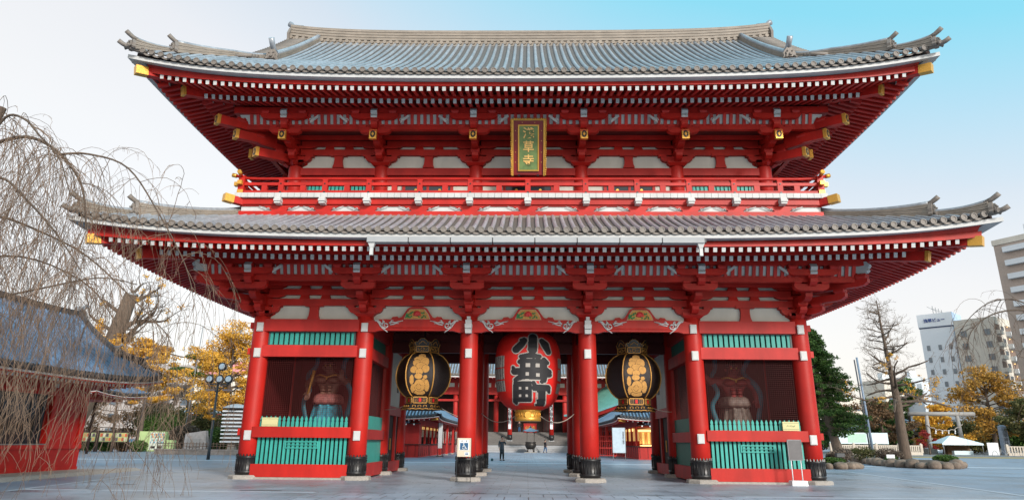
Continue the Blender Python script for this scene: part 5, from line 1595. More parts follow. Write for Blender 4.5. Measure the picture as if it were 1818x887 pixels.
nio('bare chested red guardian statue with raised arm behind the right niche pickets', 8.45, 2.3, False, (0.20, 0.022, 0.020), (0.14, 0.11, 0.09), (0.17, 0.12, 0.10), (0.02, 0.09, 0.15), False)

# fine wire screens across the two niche openings
for sx in (-1, 1):
    u0, u1 = sorted((sx * 6.39 + sx * .34, sx * 10.48 - sx * .34))
    b = MB(); F = front
    n = int((u1 - u0) / .075)
    for i in range(n + 1):
        u = u0 + (u1 - u0) * i / n; fbox(b, F, u - .0035, u + .0035, 1.86, 4.44, .03, .036)
    for j in range(35):
        z = 1.86 + j * .075; fbox(b, F, u0, u1, z - .0035, z + .0035, .037, .043)
    pin(b.build('wire_screen', DRED))

SKIN = mat('skin', (0.48, 0.27, 0.19), 0.6, var=.05)
HAIR = mat('black_hair', (0.012, 0.010, 0.010), 0.6)
def person(label, loc, rz, h, coat_c, leg_c, pose='stand', coat_len=.50, group=None):
    P_ = empty('person', loc, rz, label, 'person', group)
    k = h / 1.75
    def q(a, b_, c): return (a * k, b_ * k, c * k)
    J = {'hip': (q(0, 0, .93), (.150 * k, .115 * k)), 'waist': (q(0, 0, 1.10), (.135 * k, .10 * k)), 'chest': (q(0, -.01, 1.32), (.175 * k, .115 * k)), 'neck': (q(0, 0, 1.49), .055 * k), 'head': (q(0, -.025, 1.62), (.078 * k, .092 * k)), 'crown': (q(0, -.02, 1.70), (.062 * k, .07 * k)),
         'shl': (q(-.19, 0, 1.42), .062 * k), 'ell': (q(-.25, .02, 1.13), .047 * k), 'L_wrist': (q(-.25, -.06, .90), .032 * k),
         'shr': (q(.19, 0, 1.42), .062 * k), 'elr': (q(.26, .0, 1.14), .047 * k), 'R_wrist': (q(.25, -.07, .90), .032 * k),
         'kl': (q(-.10, -.01, .50), .072 * k), 'al': (q(-.11, .02, .09), .045 * k), 'tl': (q(-.12, -.13, .04), .040 * k),
         'kr': (q(.10, -.03, .50), .072 * k), 'ar': (q(.11, 0, .09), .045 * k), 'tr': (q(.12, -.15, .04), .040 * k)}
    dR = (0, -.1, -1)
    if pose == 'phone':
        J['elr'] = (q(.25, -.12, 1.18), .047 * k); J['R_wrist'] = (q(.12, -.17, 1.44), .032 * k); dR = (-.3, .1, 1)
    if pose == 'walk':
        J['kl'] = (q(-.10, -.14, .51), .072 * k); J['al'] = (q(-.10, -.10, .09), .045 * k); J['tl'] = (q(-.10, -.25, .05), .04 * k); J['kr'] = (q(.10, .06, .50), .07 * k); J['ar'] = (q(.10, .22, .12), .045 * k); J['tr'] = (q(.10, .10, .04), .04 * k)
    E_ = [('hip', 'waist'), ('waist', 'chest'), ('chest', 'neck'), ('neck', 'head'), ('head', 'crown'), ('chest', 'shl'), ('shl', 'ell'), ('ell', 'L_wrist'), ('chest', 'shr'), ('shr', 'elr'), ('elr', 'R_wrist'), ('hip', 'kl'), ('kl', 'al'), ('al', 'tl'), ('hip', 'kr'), ('kr', 'ar'), ('ar', 'tr')]
    fingers(J, E_, 'L_', J['L_wrist'][0], (0, -.1, -1), (0, 1, 0), k); fingers(J, E_, 'R_', J['R_wrist'][0], dR, (0, 1, 0), k)
    skin_mesh('body', J, E_, 'hip', SKIN, P_)
    cm_ = mat('coat_' + label[:12], coat_c, .8, var=.15, scale=20); lm_ = mat('trousers_' + label[:12], leg_c, .8, var=.15, scale=20)
    W = 1.13
    Jc = {n_: (J[n_][0], tuple(v * W + .012 * k for v in J[n_][1]) if hasattr(J[n_][1], '__len__') else J[n_][1] * W + .012 * k) for n_ in ('hip', 'waist', 'chest', 'shl', 'ell', 'shr', 'elr')}
    for s_ in 'LR':
        e = 'ell' if s_ == 'L' else 'elr'; a = Vector(J[e][0]); c = Vector(J[s_ + '_wrist'][0]); Jc['c' + s_] = (tuple(a.lerp(c, .88)), .045 * k)
    Jc['hem'] = (q(0, 0, coat_len + .05), (.20 * k, .15 * k)); Jc['collar'] = (q(0, 0, 1.47), .085 * k)
    skin_mesh('coat', Jc, [('hip', 'waist'), ('waist', 'chest'), ('chest', 'shl'), ('shl', 'ell'), ('ell', 'cL'), ('chest', 'shr'), ('shr', 'elr'), ('elr', 'cR'), ('hip', 'hem'), ('chest', 'collar')], 'hip', cm_, P_, 2)
    Jl = {n_: (J[n_][0], J[n_][1] * 1.1 + .01 * k) for n_ in ('kl', 'al', 'kr', 'ar')}; Jl['hp'] = (q(0, 0, .90), (.16 * k, .125 * k))
    skin_mesh('trousers', Jl, [('hp', 'kl'), ('kl', 'al'), ('hp', 'kr'), ('kr', 'ar')], 'hp', lm_, P_, 2)
    for a_, t_ in (('al', 'tl'), ('ar', 'tr')):
        b = MB(); A = Vector(J[a_][0]); T = Vector(J[t_][0]); b.tube([A + Vector((0, .04 * k, -.04 * k)), A.lerp(T, .5) - Vector((0, 0, .02 * k)), T - Vector((0, .03 * k, .0))], [.052 * k, .055 * k, .035 * k], 10); b.build('shoe', BLACK, P_)
    b = MB(); b.lathe([(.088, 1.60), (.096, 1.66), (.085, 1.735), (.05, 1.775), (.01, 1.785)], 16, (0, 0, 0)); b.v = [(x * k, (y + .012) * k if y > -.05 else (y + .03) * k, z * k) for x, y, z in b.v]; b.build('hair', HAIR, P_)
    b = MB()
    for sx in (-1, 1): b.disc(q(sx * .03, -.118, 1.635), .009 * k, 'y', .006, 8)
    b.build('eye', HAIR, P_)
    b = MB(); b.tube([q(0, -.115, 1.635), q(0, -.135, 1.60)], [.008 * k, .014 * k], 6); b.build('nose', SKIN, P_)
    b = MB(); b.tube([q(-.02, -.115, 1.565), q(.02, -.115, 1.565)], .005 * k, 5); b.build('mouth', mat('lip', (.3, .08, .07), .6), P_)
    return P_
person('person in long dark grey overcoat beyond the central passage, hand at face', (-1.93, 28.8, 0), R(25), 1.78, (0.035, 0.05, 0.065), (0.012, 0.014, 0.016), 'phone', .48)
person('person in dark jacket and blue jeans walking before the hall steps', (2.5, 71.2, 0), R(120), 1.72, (0.03, 0.025, 0.03), (0.03, 0.10, 0.22), 'walk', .82)
person('person in dark jacket and pale trousers inside the hall above the steps', (-1.1, 80.6, 2.75), R(170), 1.7, (0.03, 0.025, 0.025), (0.38, 0.33, 0.28), 'stand', .84)
person('person in a blue jacket standing left of the vending machine', (-43.9, 52.6, 0), R(30), 1.65, (0.02, 0.13, 0.24), (0.03, 0.03, 0.04), 'stand', .80)
b = MB(); b.lathe([(.03, 0), (.10, .05), (.11, .12), (.05, .19), (.01, .2)], 12); o = b.build('small_bag', mat('teal_cloth', (0.02, .08, .09), .7), loc=(-2.6, 27.2, 0.008))
tag(o, 'tiny dark teal bundle lying on the paving beside the person in the overcoat', 'bag')
# ================================================================= GENERIC SMALL TEMPLE ROOF
def small_roof(name, half_x, half_y, oE, zE, a1, a2, A, gab_sides, GAB, pitch, parent, mats, L=2.2, omin=None, side_min=.4, r=.07, fl=.2, ridge_h=.5):
    """hip-and-gable roof in local frame; slopes on gab_sides run to the ridge"""
    E = Eaves(half_x, half_y, L)
    short = half_x if 1 in gab_sides else half_y
    om = -short if omin is None else omin
    def e(side, a, out):
        H = E.half(side) + out
        if side in gab_sides: H = max(H, GAB)
        return math.exp(-max(0., H - abs(a)) / L)
    def S(side, a, out, dz=0.):
        d = oE - out; k = e(side, a, out); f = 1 - .6 * min(1, d / 2.5)
        return E.P(side, a, out + fl * k * max(0, 1 - d / 2), zE + a1 * d + a2 * d * d + A * k * f + dz)
    bed = MB(); T = E.ts(14)
    for side in range(4):
        g = side in gab_sides; o = len(bed.v); J = 10; lim = om if g else side_min
        for j in range(J + 1):
            out_ = oE + (lim - oE) * j / J
            H = max(E.half(side) + out_, GAB) if g else E.half(side) + out_
            for t in T: bed.v.append(S(side, t * H, out_, -.02))
        W = len(T)
        for j in range(J):
            for i in range(W - 1):
                bed.f.append([o + j * W + i, o + j * W + i + 1, o + (j + 1) * W + i + 1, o + (j + 1) * W + i]); bed.m.append(2); bed.sm.append(True)
    root = bed.build(name, mats, parent, fix=False)
    o_ = rows_for2(E, S, oE, (0, 1, 2, 3), pitch, root, lambda sd, a: (om if abs(a) < GAB else abs(a) - E.half(sd) + .05) if sd in gab_sides else max(side_min, abs(a) - E.half(sd) + .05), r, mats)
    return E, S, root
def rows_for2(E, S, oE, sides, pitch, root, start, r, mats):
    o = rows_for(E, S, oE, sides, pitch, root, start, r)
    for i in range(3): o.data.materials[i] = mats[i]
    return o
BT = mat('blue_grey_tile', (0.15, 0.23, 0.36), 0.32, metal=.2, var=.35, scale=7, bump=.3, bscale=26, dirt=.3)
BTD = mat('dark_tile_ends', (0.05, 0.055, 0.065), 0.6, var=.25, scale=15)
BTB = mat('dark_tile_gaps', (0.03, 0.04, 0.055), 0.7)
BMATS = [BT, BTD, BTB]
TAN = mat('tan_plaster', (0.40, 0.36, 0.31), 0.8, var=.1)
WARM = mat('warm_lamp_light', (1.0, 0.62, 0.22), 0.5, emit=2.0, var=.0)
WARMS = mat('self_glowing_goods', (0.9, 0.50, 0.16), 0.6, emit=.55, var=.3, scale=9)  # lamplight on the goods put in as a faint glow of their own

def eave_ring(E, parent, zb, oW, A, fl, rz_, ends=True, pitch=.24, white_h=.07):
    b = MB(); E.sweep(b, [(oW, zb, A, fl), (0, zb + .35, 0, 0), (0, zb + .38, 0, 0), (oW, zb + .05, A, fl)], 0, n=14); root = b.build('eave_board', RED2, parent)
    b = MB(); E.sweep(b, [(oW + .03, zb + .05, A, fl), (oW - .08, zb + .05, A, fl), (oW - .08, zb + .05 + white_h, A, fl), (oW + .03, zb + .05 + white_h, A, fl)], 0, n=14); b.build('white_eave_board', WHITE, root)
    if ends:
        rs = MB()
        for side in range(4):
            for a, mb in E.rafters(side, pitch, .1, zb + .22, 0, oW - .12, zb - .06, A, .085, .10, fl): rs.merge(mb)
        o = rs.build('rafter_row', [RED2, WHITE], root, fix=False)
    return root

# ---- red hall at the left edge
hall = empty('red_temple_hall', (-21.2, -3.9, 0), 0, 'small red hall with blue tiled roof and dark window, behind the weeping branches at left', 'hall')
E, S, rf = small_roof('roof', 1.7, 8.1, 1.98, 3.78, .62, .055, .42, (1, 3), 9.0, .25, hall, BMATS, L=2.0, side_min=.3)
eave_ring(E, hall, 3.52, 1.9, .38, .18, 0)
b = MB()
for i in range(28):
    ya = -9.1 + 18.2 * i / 28; yb = ya + 18.2 / 28; zf_ = lambda y: 6.62 + .16 * math.exp(-(9.1 - abs(y)) / 1.5)
    for k in range(4):
        w = .22 * (1 - .06 * k); b.hexa([(-w, ya, zf_(ya) - .1 + .11 * k), (w, ya, zf_(ya) - .1 + .11 * k), (w, yb, zf_(yb) - .1 + .11 * k), (-w, yb, zf_(yb) - .1 + .11 * k), (-w, ya, zf_(ya) - .0 + .11 * k), (w, ya, zf_(ya) + .11 * k), (w, yb, zf_(yb) + .11 * k), (-w, yb, zf_(yb) + .11 * k)])
b.build('main_ridge', BTD, rf)
oni(rf, (0, 9.1, 6.5), (0, 1, 0), .5, .7, tube=.2, rise=.1)
for sx in (-1, 1):
    for sy in (-1, 1):
        side = 0 if sy < 0 else 2; sg = sx if side == 0 else -sx
        path = [Vector(S(side, sg * (E.half(side) + o_), o_, 0)) for o_ in [.95 - .6 + (1.95 - .35) * k / 8 for k in range(9)]]
        ridge_run(path[:6], .22, .20, rf, 'hip_ridge', 3, cap_r=.07, grow=.16, mats=[BTD, BTD])
        ridge_run(path[5:], .16, .06, rf, 'hip_ridge', 2, cap_r=.07, grow=.03, mats=[BTD, BTD])
        oni(rf, path[5], (sx, sy, 0), .30, .36, tube=.2, rise=.08, r=.06)
        # descending ridge along the gable
        side2 = 1 if sx > 0 else 3; sg2 = sy if side2 == 1 else -sy
        p2 = [Vector(S(side2, sg2 * 8.6, o_, 0)) for o_ in [-1.5 + 2.1 * k / 8 for k in range(9)]]
        ridge_run(p2, .24, .22, rf, 'descending_ridge', 3, cap_r=.08, mats=[BTD, BTD])
        oni(rf, p2[-1], (sx, 0, 0), .34, .4, tube=.15, rise=.08, r=.06)
b = MB(); b.box(-1.7, 1.7, -8.1, 8.1, .1, 1.05); b.box(-1.7, 1.7, -8.1, 8.1, 3.05, 3.9); b.box(-1.66, 1.66, 6.0, 8.06, 1.05, 3.05); b.box(-1.66, 1.40, -8.06, 6.0, 1.05, 3.05); b.build('wall', RED, hall)
b = MB()
b.box(1.7, 1.74, 5.75, 5.95, 1.05, 3.05); b.box(1.7, 1.73, 7.8, 8.1, 1.05, 3.05); b.box(1.7, 1.76, -8.1, 8.1, .95, 1.10); b.box(1.7, 1.76, -8.1, 8.1, 3.05, 3.25); b.box(1.7, 1.75, -8.1, 8.1, .1, .22)
b.build('wall_trim', RED, hall)
b = MB(); b.box(1.40, 1.45, -8.0, 5.75, 1.1, 3.05); w_ = b.build('window', GLASSD, hall)
b = MB()
for k in range(9): b.box(1.55, 1.61, -7.8 + k * 1.6, -7.72 + k * 1.6, 1.1, 3.05)
b.box(1.5, 1.6, -8.0, 5.75, 1.10, 1.16); b.build('window_frame', BLACK, w_)
b = MB(); b.box(1.72, 1.76, -8.0, 5.75, 1.11, 1.15); b.build('window_sill', GREYM, w_)
b = MB(); b.box(-2.4, 2.9, -9.5, 8.6, 0.004, .10); b.build('plinth', STONE, hall)
for side_y in (6.0, 4.4): pass
b = MB(); b.box(1.76, 1.86, 5.6, 5.7, 3.35, 3.5); b.build('wall_lamp', SWHITE, hall)
# kerb ramp beside it
b = MB(); b.hexa([(-18.2, -9, 0.0), (-16.5, -9, 0), (-17.6, 6.2, 0), (-18.2, 6.2, 0), (-18.2, -9, .12), (-16.75, -9, .12), (-17.85, 6.0, .12), (-18.2, 6.0, .12)]); o = b.build('pavement', STONE); o['kind'] = 'structure'

# ---- second small hall behind
h2 = empty('blue_roofed_pavilion', (-41.6, 36.5, 0), 0, 'smaller red pavilion with blue tiled roof seen under the eave of the red hall', 'pavilion')
E, S, rf = small_roof('roof', 3.6, 2.6, 1.5, 5.15, .55, .05, .35, (0, 2), 4.0, .3, h2, BMATS, side_min=.2)
eave_ring(E, h2, 4.82, 1.4, .3, .1, 0)
for x in (-3.4, -1.2, 1.2):
    for y in (-2.4, 2.4):
        b = MB(); b.tube([(x, y, 0), (x, y, 5.1)], .12, 10); b.build('post', DARK, h2)
b = MB(); b.box(-3.6, 3.6, -2.6, 2.6, 4.6, 5.1); b.build('beam', RED2, h2)
b = MB(); b.box(-3.5, -1.0, -2.5, 2.5, 0, 4.6); b.build('wall', DRED, h2)

# ---- main hall seen through the gate
mh = empty('main_temple_hall', (.55, 90, 0), 0, 'large red main hall with broad stone steps beyond the gate', 'hall')
E, S, rf = small_roof('roof', 17.0, 9.0, 4.2, 10.8, .62, .012, .8, (0, 2), 18, .42, mh, [mat('hall_roof_tile', (.34, .40, .48), .35, metal=.3, var=.3, scale=3, dirt=.25), TILED, TILEB], L=3.5, r=.10, side_min=.5)
er = eave_ring(E, mh, 10.35, 4.0, .5, .3, 0, pitch=.62, white_h=.22)
b = MB(); b.box(-17, 17, -9.0, 9.0, 8.9, 10.7); b.build('upper_wall', RED2, mh)
b = MB()
for k in range(12): b.box(-16.6 + k * 2.8, -14.4 + k * 2.8, -9.06, -9.0, 9.3, 9.9)
b.build('plaster_panel', PLASTER, mh)
b = MB(); b.box(-17, 17, -9.12, -8.8, 8.2, 8.9); b.box(-17, 17, -9.12, -8.9, 7.2, 7.5); b.build('beam', RED2, mh)
b = MB(); b.box(-17, 17, -3.0, 9.0, 2.75, 8.9); b.build('inner_wall', DARK, mh)
b = MB(); b.box(-20, 20, -9.6, 10, 0, 2.75); b.build('stone_base', STONE, mh)
for x in (-14.6, -11.4, -8.2, -5.2, 5.2, 8.2, 11.4, 14.6):
    b = MB(); b.tube([(x, -8.6, 2.75), (x, -8.6, 9.0)], .36, 14); b.build('column', RED2, mh)
for k in range(11):
    x = -15.2 + k * 3.04
    if abs(x) < 1.6: continue
    b = MB(); b.box(x - 1.1, x + 1.1, -3.1, -3.0, 3.0, 6.6); d_ = b.build('lattice_door', mat('dark_door', (.03, .012, .01), .6), mh)
    b = MB()
    for q in range(5): b.box(x - 1.0 + q * .48, x - .93 + q * .48, -3.16, -3.1, 3.0, 6.6)
    b.build('door_bars', DRED, d_)
STEP = mat('step_stone', (.33, .30, .27), .7, var=.14, scale=6, dirt=.1)
stairs = MB(); n = 12
for k in range(n):
    z1 = .9 + (2.75 - .9) * (k + 1) / n; y0 = -15.4 + 5.8 * k / n
    stairs.box(-11.5, 11.5, y0, -9.6, z1 - (2.75 - .9) / n + .003, z1)
    stairs.box(-11.5, 11.5, y0 - .004, y0 + .002, z1 - (2.75 - .9) / n + .006, z1 - .03, 1)
stairs.build('stone_steps', [STEP, mat('step_riser', (.10, .09, .085), .8)], mh)
b = MB(); b.box(-12.5, 12.5, -16.6, -9.6, .0, .9)
for k in range(3): b.box(-12.5, 12.5, -17.4 + k * .3, -16.6, 0, .3 + .2 * k)
b.build('landing', mat('landing_stone', (.36, .36, .37), .65, var=.1, scale=2), mh)
b = MB()
for k in range(3): b.box(-12.5, 12.5, -17.43 + k * .3, -17.40 + k * .3, .26 + .2 * k, .30 + .2 * k)
b.build('step_nosing', STONE, mh)
for x in (-3.0, 3.0):
    b = MB(); b.tube([(x, -13.2, 1.6), (x, -13.2, 8.6)], .34, 16); c_ = b.build('porch_column', RED, mh)
    b = MB(); b.tube([(x, -13.2, 1.55), (x, -13.2, 2.35)], .36, 16); b.build('column_shoe', BLACK, c_)
    b = MB(); b.lathe([(.6, 1.3), (.5, 1.55)], 16, (x, -13.2, 0)); b.build('column_base', SWHITE, c_)
    b = MB(); b.box(x - .20, x + .20, -13.60, -13.53, 3.15, 8.4); sc = b.build('scroll_board', SWHITE, c_)
    text_mesh('佛\n身\n圓\n滿\n無\n背\n相', .62, LBLK, sc, 'lettering', .005, .012, (x, -13.61, 5.75), line=.92)
b = MB(); b.box(-4.2, 4.2, -13.4, -9.0, 8.1, 8.6); b.build('porch_beam', RED2, mh)
b = MB(); b.box(-.25, .25, 0, 0, 0, 0) if False else None
for x in (-11.8, 11.8, -7.0, 7.0): 
    b = MB(); b.tube([(x, -9.3, 3.0), (x, -9.3, 3.1)], .1, 8); b.build('lamp_stub', BLACK, mh)
for x, z in ((-9.9, 5.3), (8.2, 5.6), (-7.4, 5.0), (9.3, 5.0)):
    l = empty('paper_lamp', (.55 + x, 81.5, z), 0, ('glowing orange paper lamp hanging at the left of the main hall front' if x == -9.9 else 'glowing orange paper lamp at the far right of the hall front' if x == 9.3 else 'glowing orange paper lamp right of the offering box in the hall' if x == 8.2 else 'small glowing lamp left of the porch columns in the hall'), 'lamp', 'lamps of the main hall')
    b = MB(); b.lathe([(.10, -.4), (.22, -.34), (.24, 0), (.22, .34), (.10, .4)], 12); b.build('lamp_body', WARM, l)
    b = MB(); b.lathe([(.12, .38), (.14, .46), (.03, .5)], 8); b.tube([(0, 0, .5), (0, 0, 2.2)], .015, 4); b.build('hanger', BLACK, l)
# offering box with gold characters, gilt canopy lantern
ob = empty('offering_box', (.52, 77.4, 2.75), 0, 'red box with three gold characters at the top of the hall steps', 'box')
b = MB(); b.box(-.95, .95, -.4, .4, 0, 1.15); b.build('body', RED, ob)
b = MB(); b.box(-1.0, 1.0, -.45, .45, 1.15, 1.25); b.build('lid', RED2, ob)
text_mesh('山武会', .52, GOLDP, ob, 'gold_character', .01, .012, (0, -.42, .62))
ob.location.y = 80.2

# ---- incense burner
ib = empty('incense_burner', (.52, 70.5, .008), 0, 'dark bronze incense burner with a curved roof on four posts before the hall steps', 'burner')
BRZ = mat('dark_bronze', (.045, .04, .036), .42, metal=.5, var=.3)
b = MB(); b.lathe([(.35, .5), (.75, .62), (1.02, .95), (1.05, 1.25), (.92, 1.42), (1.0, 1.5), (1.0, 1.62), (.8, 1.62), (.8, 1.4), (.1, 1.38)], 28, caps=True); b.build('bowl', BRZ, ib)
for k in range(4):
    a = math.pi / 4 + k * math.pi / 2; c, s_ = math.cos(a), math.sin(a)
    b = MB(); b.tube([(c * .95, s_ * .95, .0), (c * .95, s_ * .95, 3.1)], .055, 8); b.tube([(c * .95, s_ * .95, 2.9), (c * .6, s_ * .6, 3.12)], .05, 6); b.build('post', BRZ, ib)
    b = MB(); b.tube([(c * .6, s_ * .6, .62), (c * .75, s_ * .75, .3), (c * .7, s_ * .7, 0)], [.12, .09, .12], 8); b.build('foot', BRZ, ib)
b = MB()
N = 12
for side in range(4):
    R_ = Matrix.Rotation(side * math.pi / 2, 4, 'Z'); vs = []
    for i in range(N + 1):
        t = -1 + 2 * i / N
        for j in range(5):
            f = j / 4; w = 1.45 * (1 - f) + .12 * f
            vs.append(tuple(R_ @ Vector((t * w, -w, 3.12 + .28 * (1 - f) * abs(t) ** 3 + .62 * f ** 1.6))))
    b.add(vs, [(i * 5 + j, (i + 1) * 5 + j, (i + 1) * 5 + j + 1, i * 5 + j + 1) for i in range(N) for j in range(4)], 0, True)
b.build('curved_roof', mat('weathered_copper', (.16, .25, .33), .45, metal=.3, var=.2), ib, fix=False)
b = MB(); b.lathe([(.15, 3.7), (.22, 3.78), (.1, 3.9), (.12, 4.0), (.01, 4.15)], 12); b.build('finial', BRZ, ib)
b = MB(); b.box(-1.15, 1.15, -1.15, 1.15, 0, .10); b.build('base_slab', STONE, ib)
ib.scale = (.72, .72, .86)

# ---- shops either side of the path
def shop(x, y, mir, label):
    s = empty('amulet_shop', (x, y, 0), 0, label, 'shop', 'amulet shops along the path')
    m_ = -1 if mir else 1         # m_=1: shop on the left, long counter faces +X
    E, S, rf = small_roof('roof', 1.6, 17, 1.9, 3.35, .42, .03, .30, (1, 3), 16.5, .30, s, [mat('shop_roof_tile', (.20, .30, .42), .35, metal=.3, var=.3, scale=4, dirt=.3), BTD, BTB], L=1.6, side_min=.3)
    eave_ring(E, s, 3.08, 1.8, .26, .15, 0, pitch=.45)
    b = MB(); b.box(-1.6, 1.6, -17, 17, 0, 1.05); b.box(-1.6, 1.6, -17, 17, 2.75, 3.45); b.box(-1.6 if m_ > 0 else 1.0, -1.0 if m_ > 0 else 1.6, -17, 17, 1.05, 2.75)
    b.box(-1.6, 1.6, -17, -15.6, 1.05, 2.75) if not mir else b.box(.2, 1.6, -17, -15.9, 1.05, 2.75); b.build('wall', RED2, s)
    b = MB(); b.box(-1.75, 1.75, -17.15, 17.1, 1.05, 1.12); b.build('counter', DARK, s)
    xf = m_ * 1.62; pr_ = None
    for k in range(28):
        if pr_ is None:
            b = MB(); b.box(min(xf, xf + m_ * .03), max(xf, xf + m_ * .03), -16.8, -16.74, .1, 1.0); pr_ = q = b.build('panel_rib', DRED, s)
        else:
            q = pr_.copy(); scene.collection.objects.link(q); q.location = (0, k * 1.22, 0)
    pr_ = None
    for k in range(5):
        if pr_ is None:
            b = MB(); b.box(-1.5, -1.46, -17.03, -17, .1, 1.0); pr_ = q = b.build('panel_rib', DRED, s)
        else:
            q = pr_.copy(); scene.collection.objects.link(q); q.location = (k * .7, 0, 0)
    for k in range(12):
        b = MB(); yy = -15.4 + k * 2.8; b.box(m_ * 1.5 - .09, m_ * 1.5 + .09, yy - .09, yy + .09, 1.12, 2.75); b.build('post', RED2, s)
    b = MB(); b.box(-.5, -.4, -15.4, 16.8, 1.12, 2.75) if m_ > 0 else b.box(.4, .5, -15.7, 16.8, 1.12, 2.75); b.build('back_shelf', WARMS if mir else DARK, s)  # right shelf glows by itself in place of lamplight, left is plain dark
    for k in range(22):
        yy = -14.9 + k * .68; b = MB()
        if not mir:
            b.beam((m_ * 1.05, yy, 2.45), (m_ * 1.35, yy, 1.75), .34, .03, 0); b.build('display_board', BEIGE, s)
        else:
            b.box(-1.3, -.9, yy, yy + .3, 1.12, 1.55); b.build('goods', LRED, s)
    for k in range(16):
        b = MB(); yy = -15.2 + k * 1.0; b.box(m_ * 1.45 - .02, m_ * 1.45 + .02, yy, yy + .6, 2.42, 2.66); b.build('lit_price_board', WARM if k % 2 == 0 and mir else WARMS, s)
    if mir:
        b = MB(); b.box(-1.4, .2, -16.9, -15.9, 2.35, 2.5); b.box(-1.3, .1, -16.8, -15.95, 1.12, 1.2); b.build('strip_lamp', WARM, s)
        for k in range(6):
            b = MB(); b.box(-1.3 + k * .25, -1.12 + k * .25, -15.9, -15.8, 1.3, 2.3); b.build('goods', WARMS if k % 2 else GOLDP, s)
    else:
        b = MB(); b.box(-1.45, -.55, -17.04, -17.0, 1.15, 2.6); b.build('shutter', DARK, s)
    g = MB(); g.beam((m_ * 2.9, -18.3, 3.2), (m_ * 3.4, -18.8, 3.25), .2, .2); g.build('gilt_cap', GOLD, s)
    # low awning in front of the near end
    b = MB()
    for k in range(14):
        u = -1.7 + k * .24 + (-.6 if not mir else .6); b.tube([(u, -17.0, 3.2), (u, -17.9, 2.98), (u, -18.35, 2.95)], .08, 6)
    b.build('awning_roof', BT, s, fix=False)
    b = MB(); b.box(-2.4, 1.7, -18.3, -16.9, 2.84, 2.9) if not mir else b.box(-1.7, 2.4, -18.3, -16.9, 2.84, 2.9); b.build('awning_soffit', DARK, s)
    for k in range(6):
        b = MB(); u = (-2.2 if not mir else -1.4) + k * .7; b.box(u - .06, u + .06, -18.3, -18.2, 2.72, 2.84); b.build('white_nose', SWHITE, s)
    b = MB()
    for k in range(26):
        b.box(m_ * 2.4 - .07, m_ * 2.4 + .07, 0, 0, 0, 0) if False else None
    return s
shop(-11.2, 54, False, 'left hand red amulet shop with open counter and tiled roof seen through the gate')
shop(11.4, 54, True, 'right hand red amulet shop with warm lamps and tiled roof seen through the gate')
def passage_posts():
    for m_, nm in ((-1, 'left'), (1, 'right')):
        for k in range(5):
            x, y = m_ * 8.4, 43 + k * 6
            o = empty('red_post', (x, y, 0), 0, None, None)
            b = MB(); b.box(-.11, .11, -.11, .11, 0.12, 3.3); b.build('shaft', RED2, o)
            b = MB(); b.box(-.17, .17, -.17, .17, 0, .12); b.build('foot', STONE, o)
            tag(o, '%s slim red timber post of the row before the %s shop' % (('nearest', 'second nearest', 'middle', 'fourth', 'farthest')[k], nm), 'post', 'red posts before the %s shop' % nm)
passage_posts()
# white banner board (left) and notice board on legs (right)
s = empty('white_banner_sign', (-8.28, 42, 0), 0, 'tall narrow white banner board in a dark frame before the left shop', 'sign')
b = MB(); b.box(-.20, .20, -.03, .03, .75, 3.1); b.build('board', SWHITE, s)
for x in (-.23, .23):
    b = MB(); b.box(x - .03, x + .03, -.04, .04, .05, 3.15); b.build('leg', DRED, s)
b = MB(); b.box(-.35, .35, -.3, .3, 0, .06); b.build('base', BLACK, s)
s = empty('notice_board', (7.5, 32.2, .0), R(-6), 'pale blue standing notice board with a column of small writing, before the right shop', 'notice board')
b = MB(); b.box(-.50, .50, -.02, .02, .62, 2.55); bd = b.build('board', mat('pale_blue_board', (.50, .60, .68), .5), s)
text_mesh('本\n堂\n改\n修\n工\n事\n中', .17, LBLK, bd, 'lettering', .003, .0, (.36, -.025, 1.75), line=.85)
b = MB()
for (x0, x1, z0, z1) in ((-.53, .53, .59, .62), (-.53, .53, 2.55, 2.58), (-.54, -.50, .6, 2.58), (.50, .54, .6, 2.58)): b.box(x0, x1, -.03, .03, z0, z1)
b.build('board_frame', GREYM, s)
for x in (-.48, .48):
    b = MB(); b.tube([(x, 0, .6), (x, -.05, 0)], .02, 6); b.build('leg', GREYM, s)
# red rail fence to the left of it
s = empty('red_rail_fence', (7.0, 38.5, 0), 0, 'low red slatted barrier on wheels between the right passage and the shop', 'barrier')
b = MB()
for k in range(11): b.box(-1.0 + k * .2, -.97 + k * .2, -.02, .02, .25, 1.9)
b.build('slats', RED2, s)
for z in (.25, .9, 1.5, 1.9):
    b = MB(); b.box(-1.05, 1.1, -.035, .035, z, z + .06); b.build('rail', RED2, s)
for x in (-.9, .9):
    b = MB(); b.disc((x, -.02, .09), .09, 'x', .06, 10); b.build('wheel', BLACK, s)
    b = MB(); b.box(x - .04, x + .04, -.04, .04, .1, .3); b.build('leg', RED2, s)

# ---- copper green roofed hall beyond, right
gh = empty('green_roofed_hall', (5.4, 76, 0), 0, 'hall corner with a pale green copper roof rising behind the right amulet shop', 'hall')
COP = mat('green_copper_roof', (.20, .50, .40), .5, var=.10, scale=2, dirt=.12)
A_ = [(0, 0, 5.15), (3.6, -3.2, 5.35), (7.3, -6.4, 6.6), (12.0, -10.5, 8.3)]      # eave line, low at the left tip
B_ = [(1.6, 6, 6.0), (6.0, 5.0, 9.2), (11.5, 3.5, 12.2), (17.5, 0, 14.5)]          # ridge line behind
b = MB(); vs = []
for a, c in zip(A_, B_):
    for j in range(5):
        t = j / 4; vs.append(tuple(Vector(a).lerp(Vector(c), t) - Vector((0, 0, .5 * math.sin(math.pi * t)))))
b.add(vs, [(i * 5 + j, i * 5 + 5 + j, i * 5 + 6 + j, i * 5 + 1 + j) for i in range(3) for j in range(4)], 0)
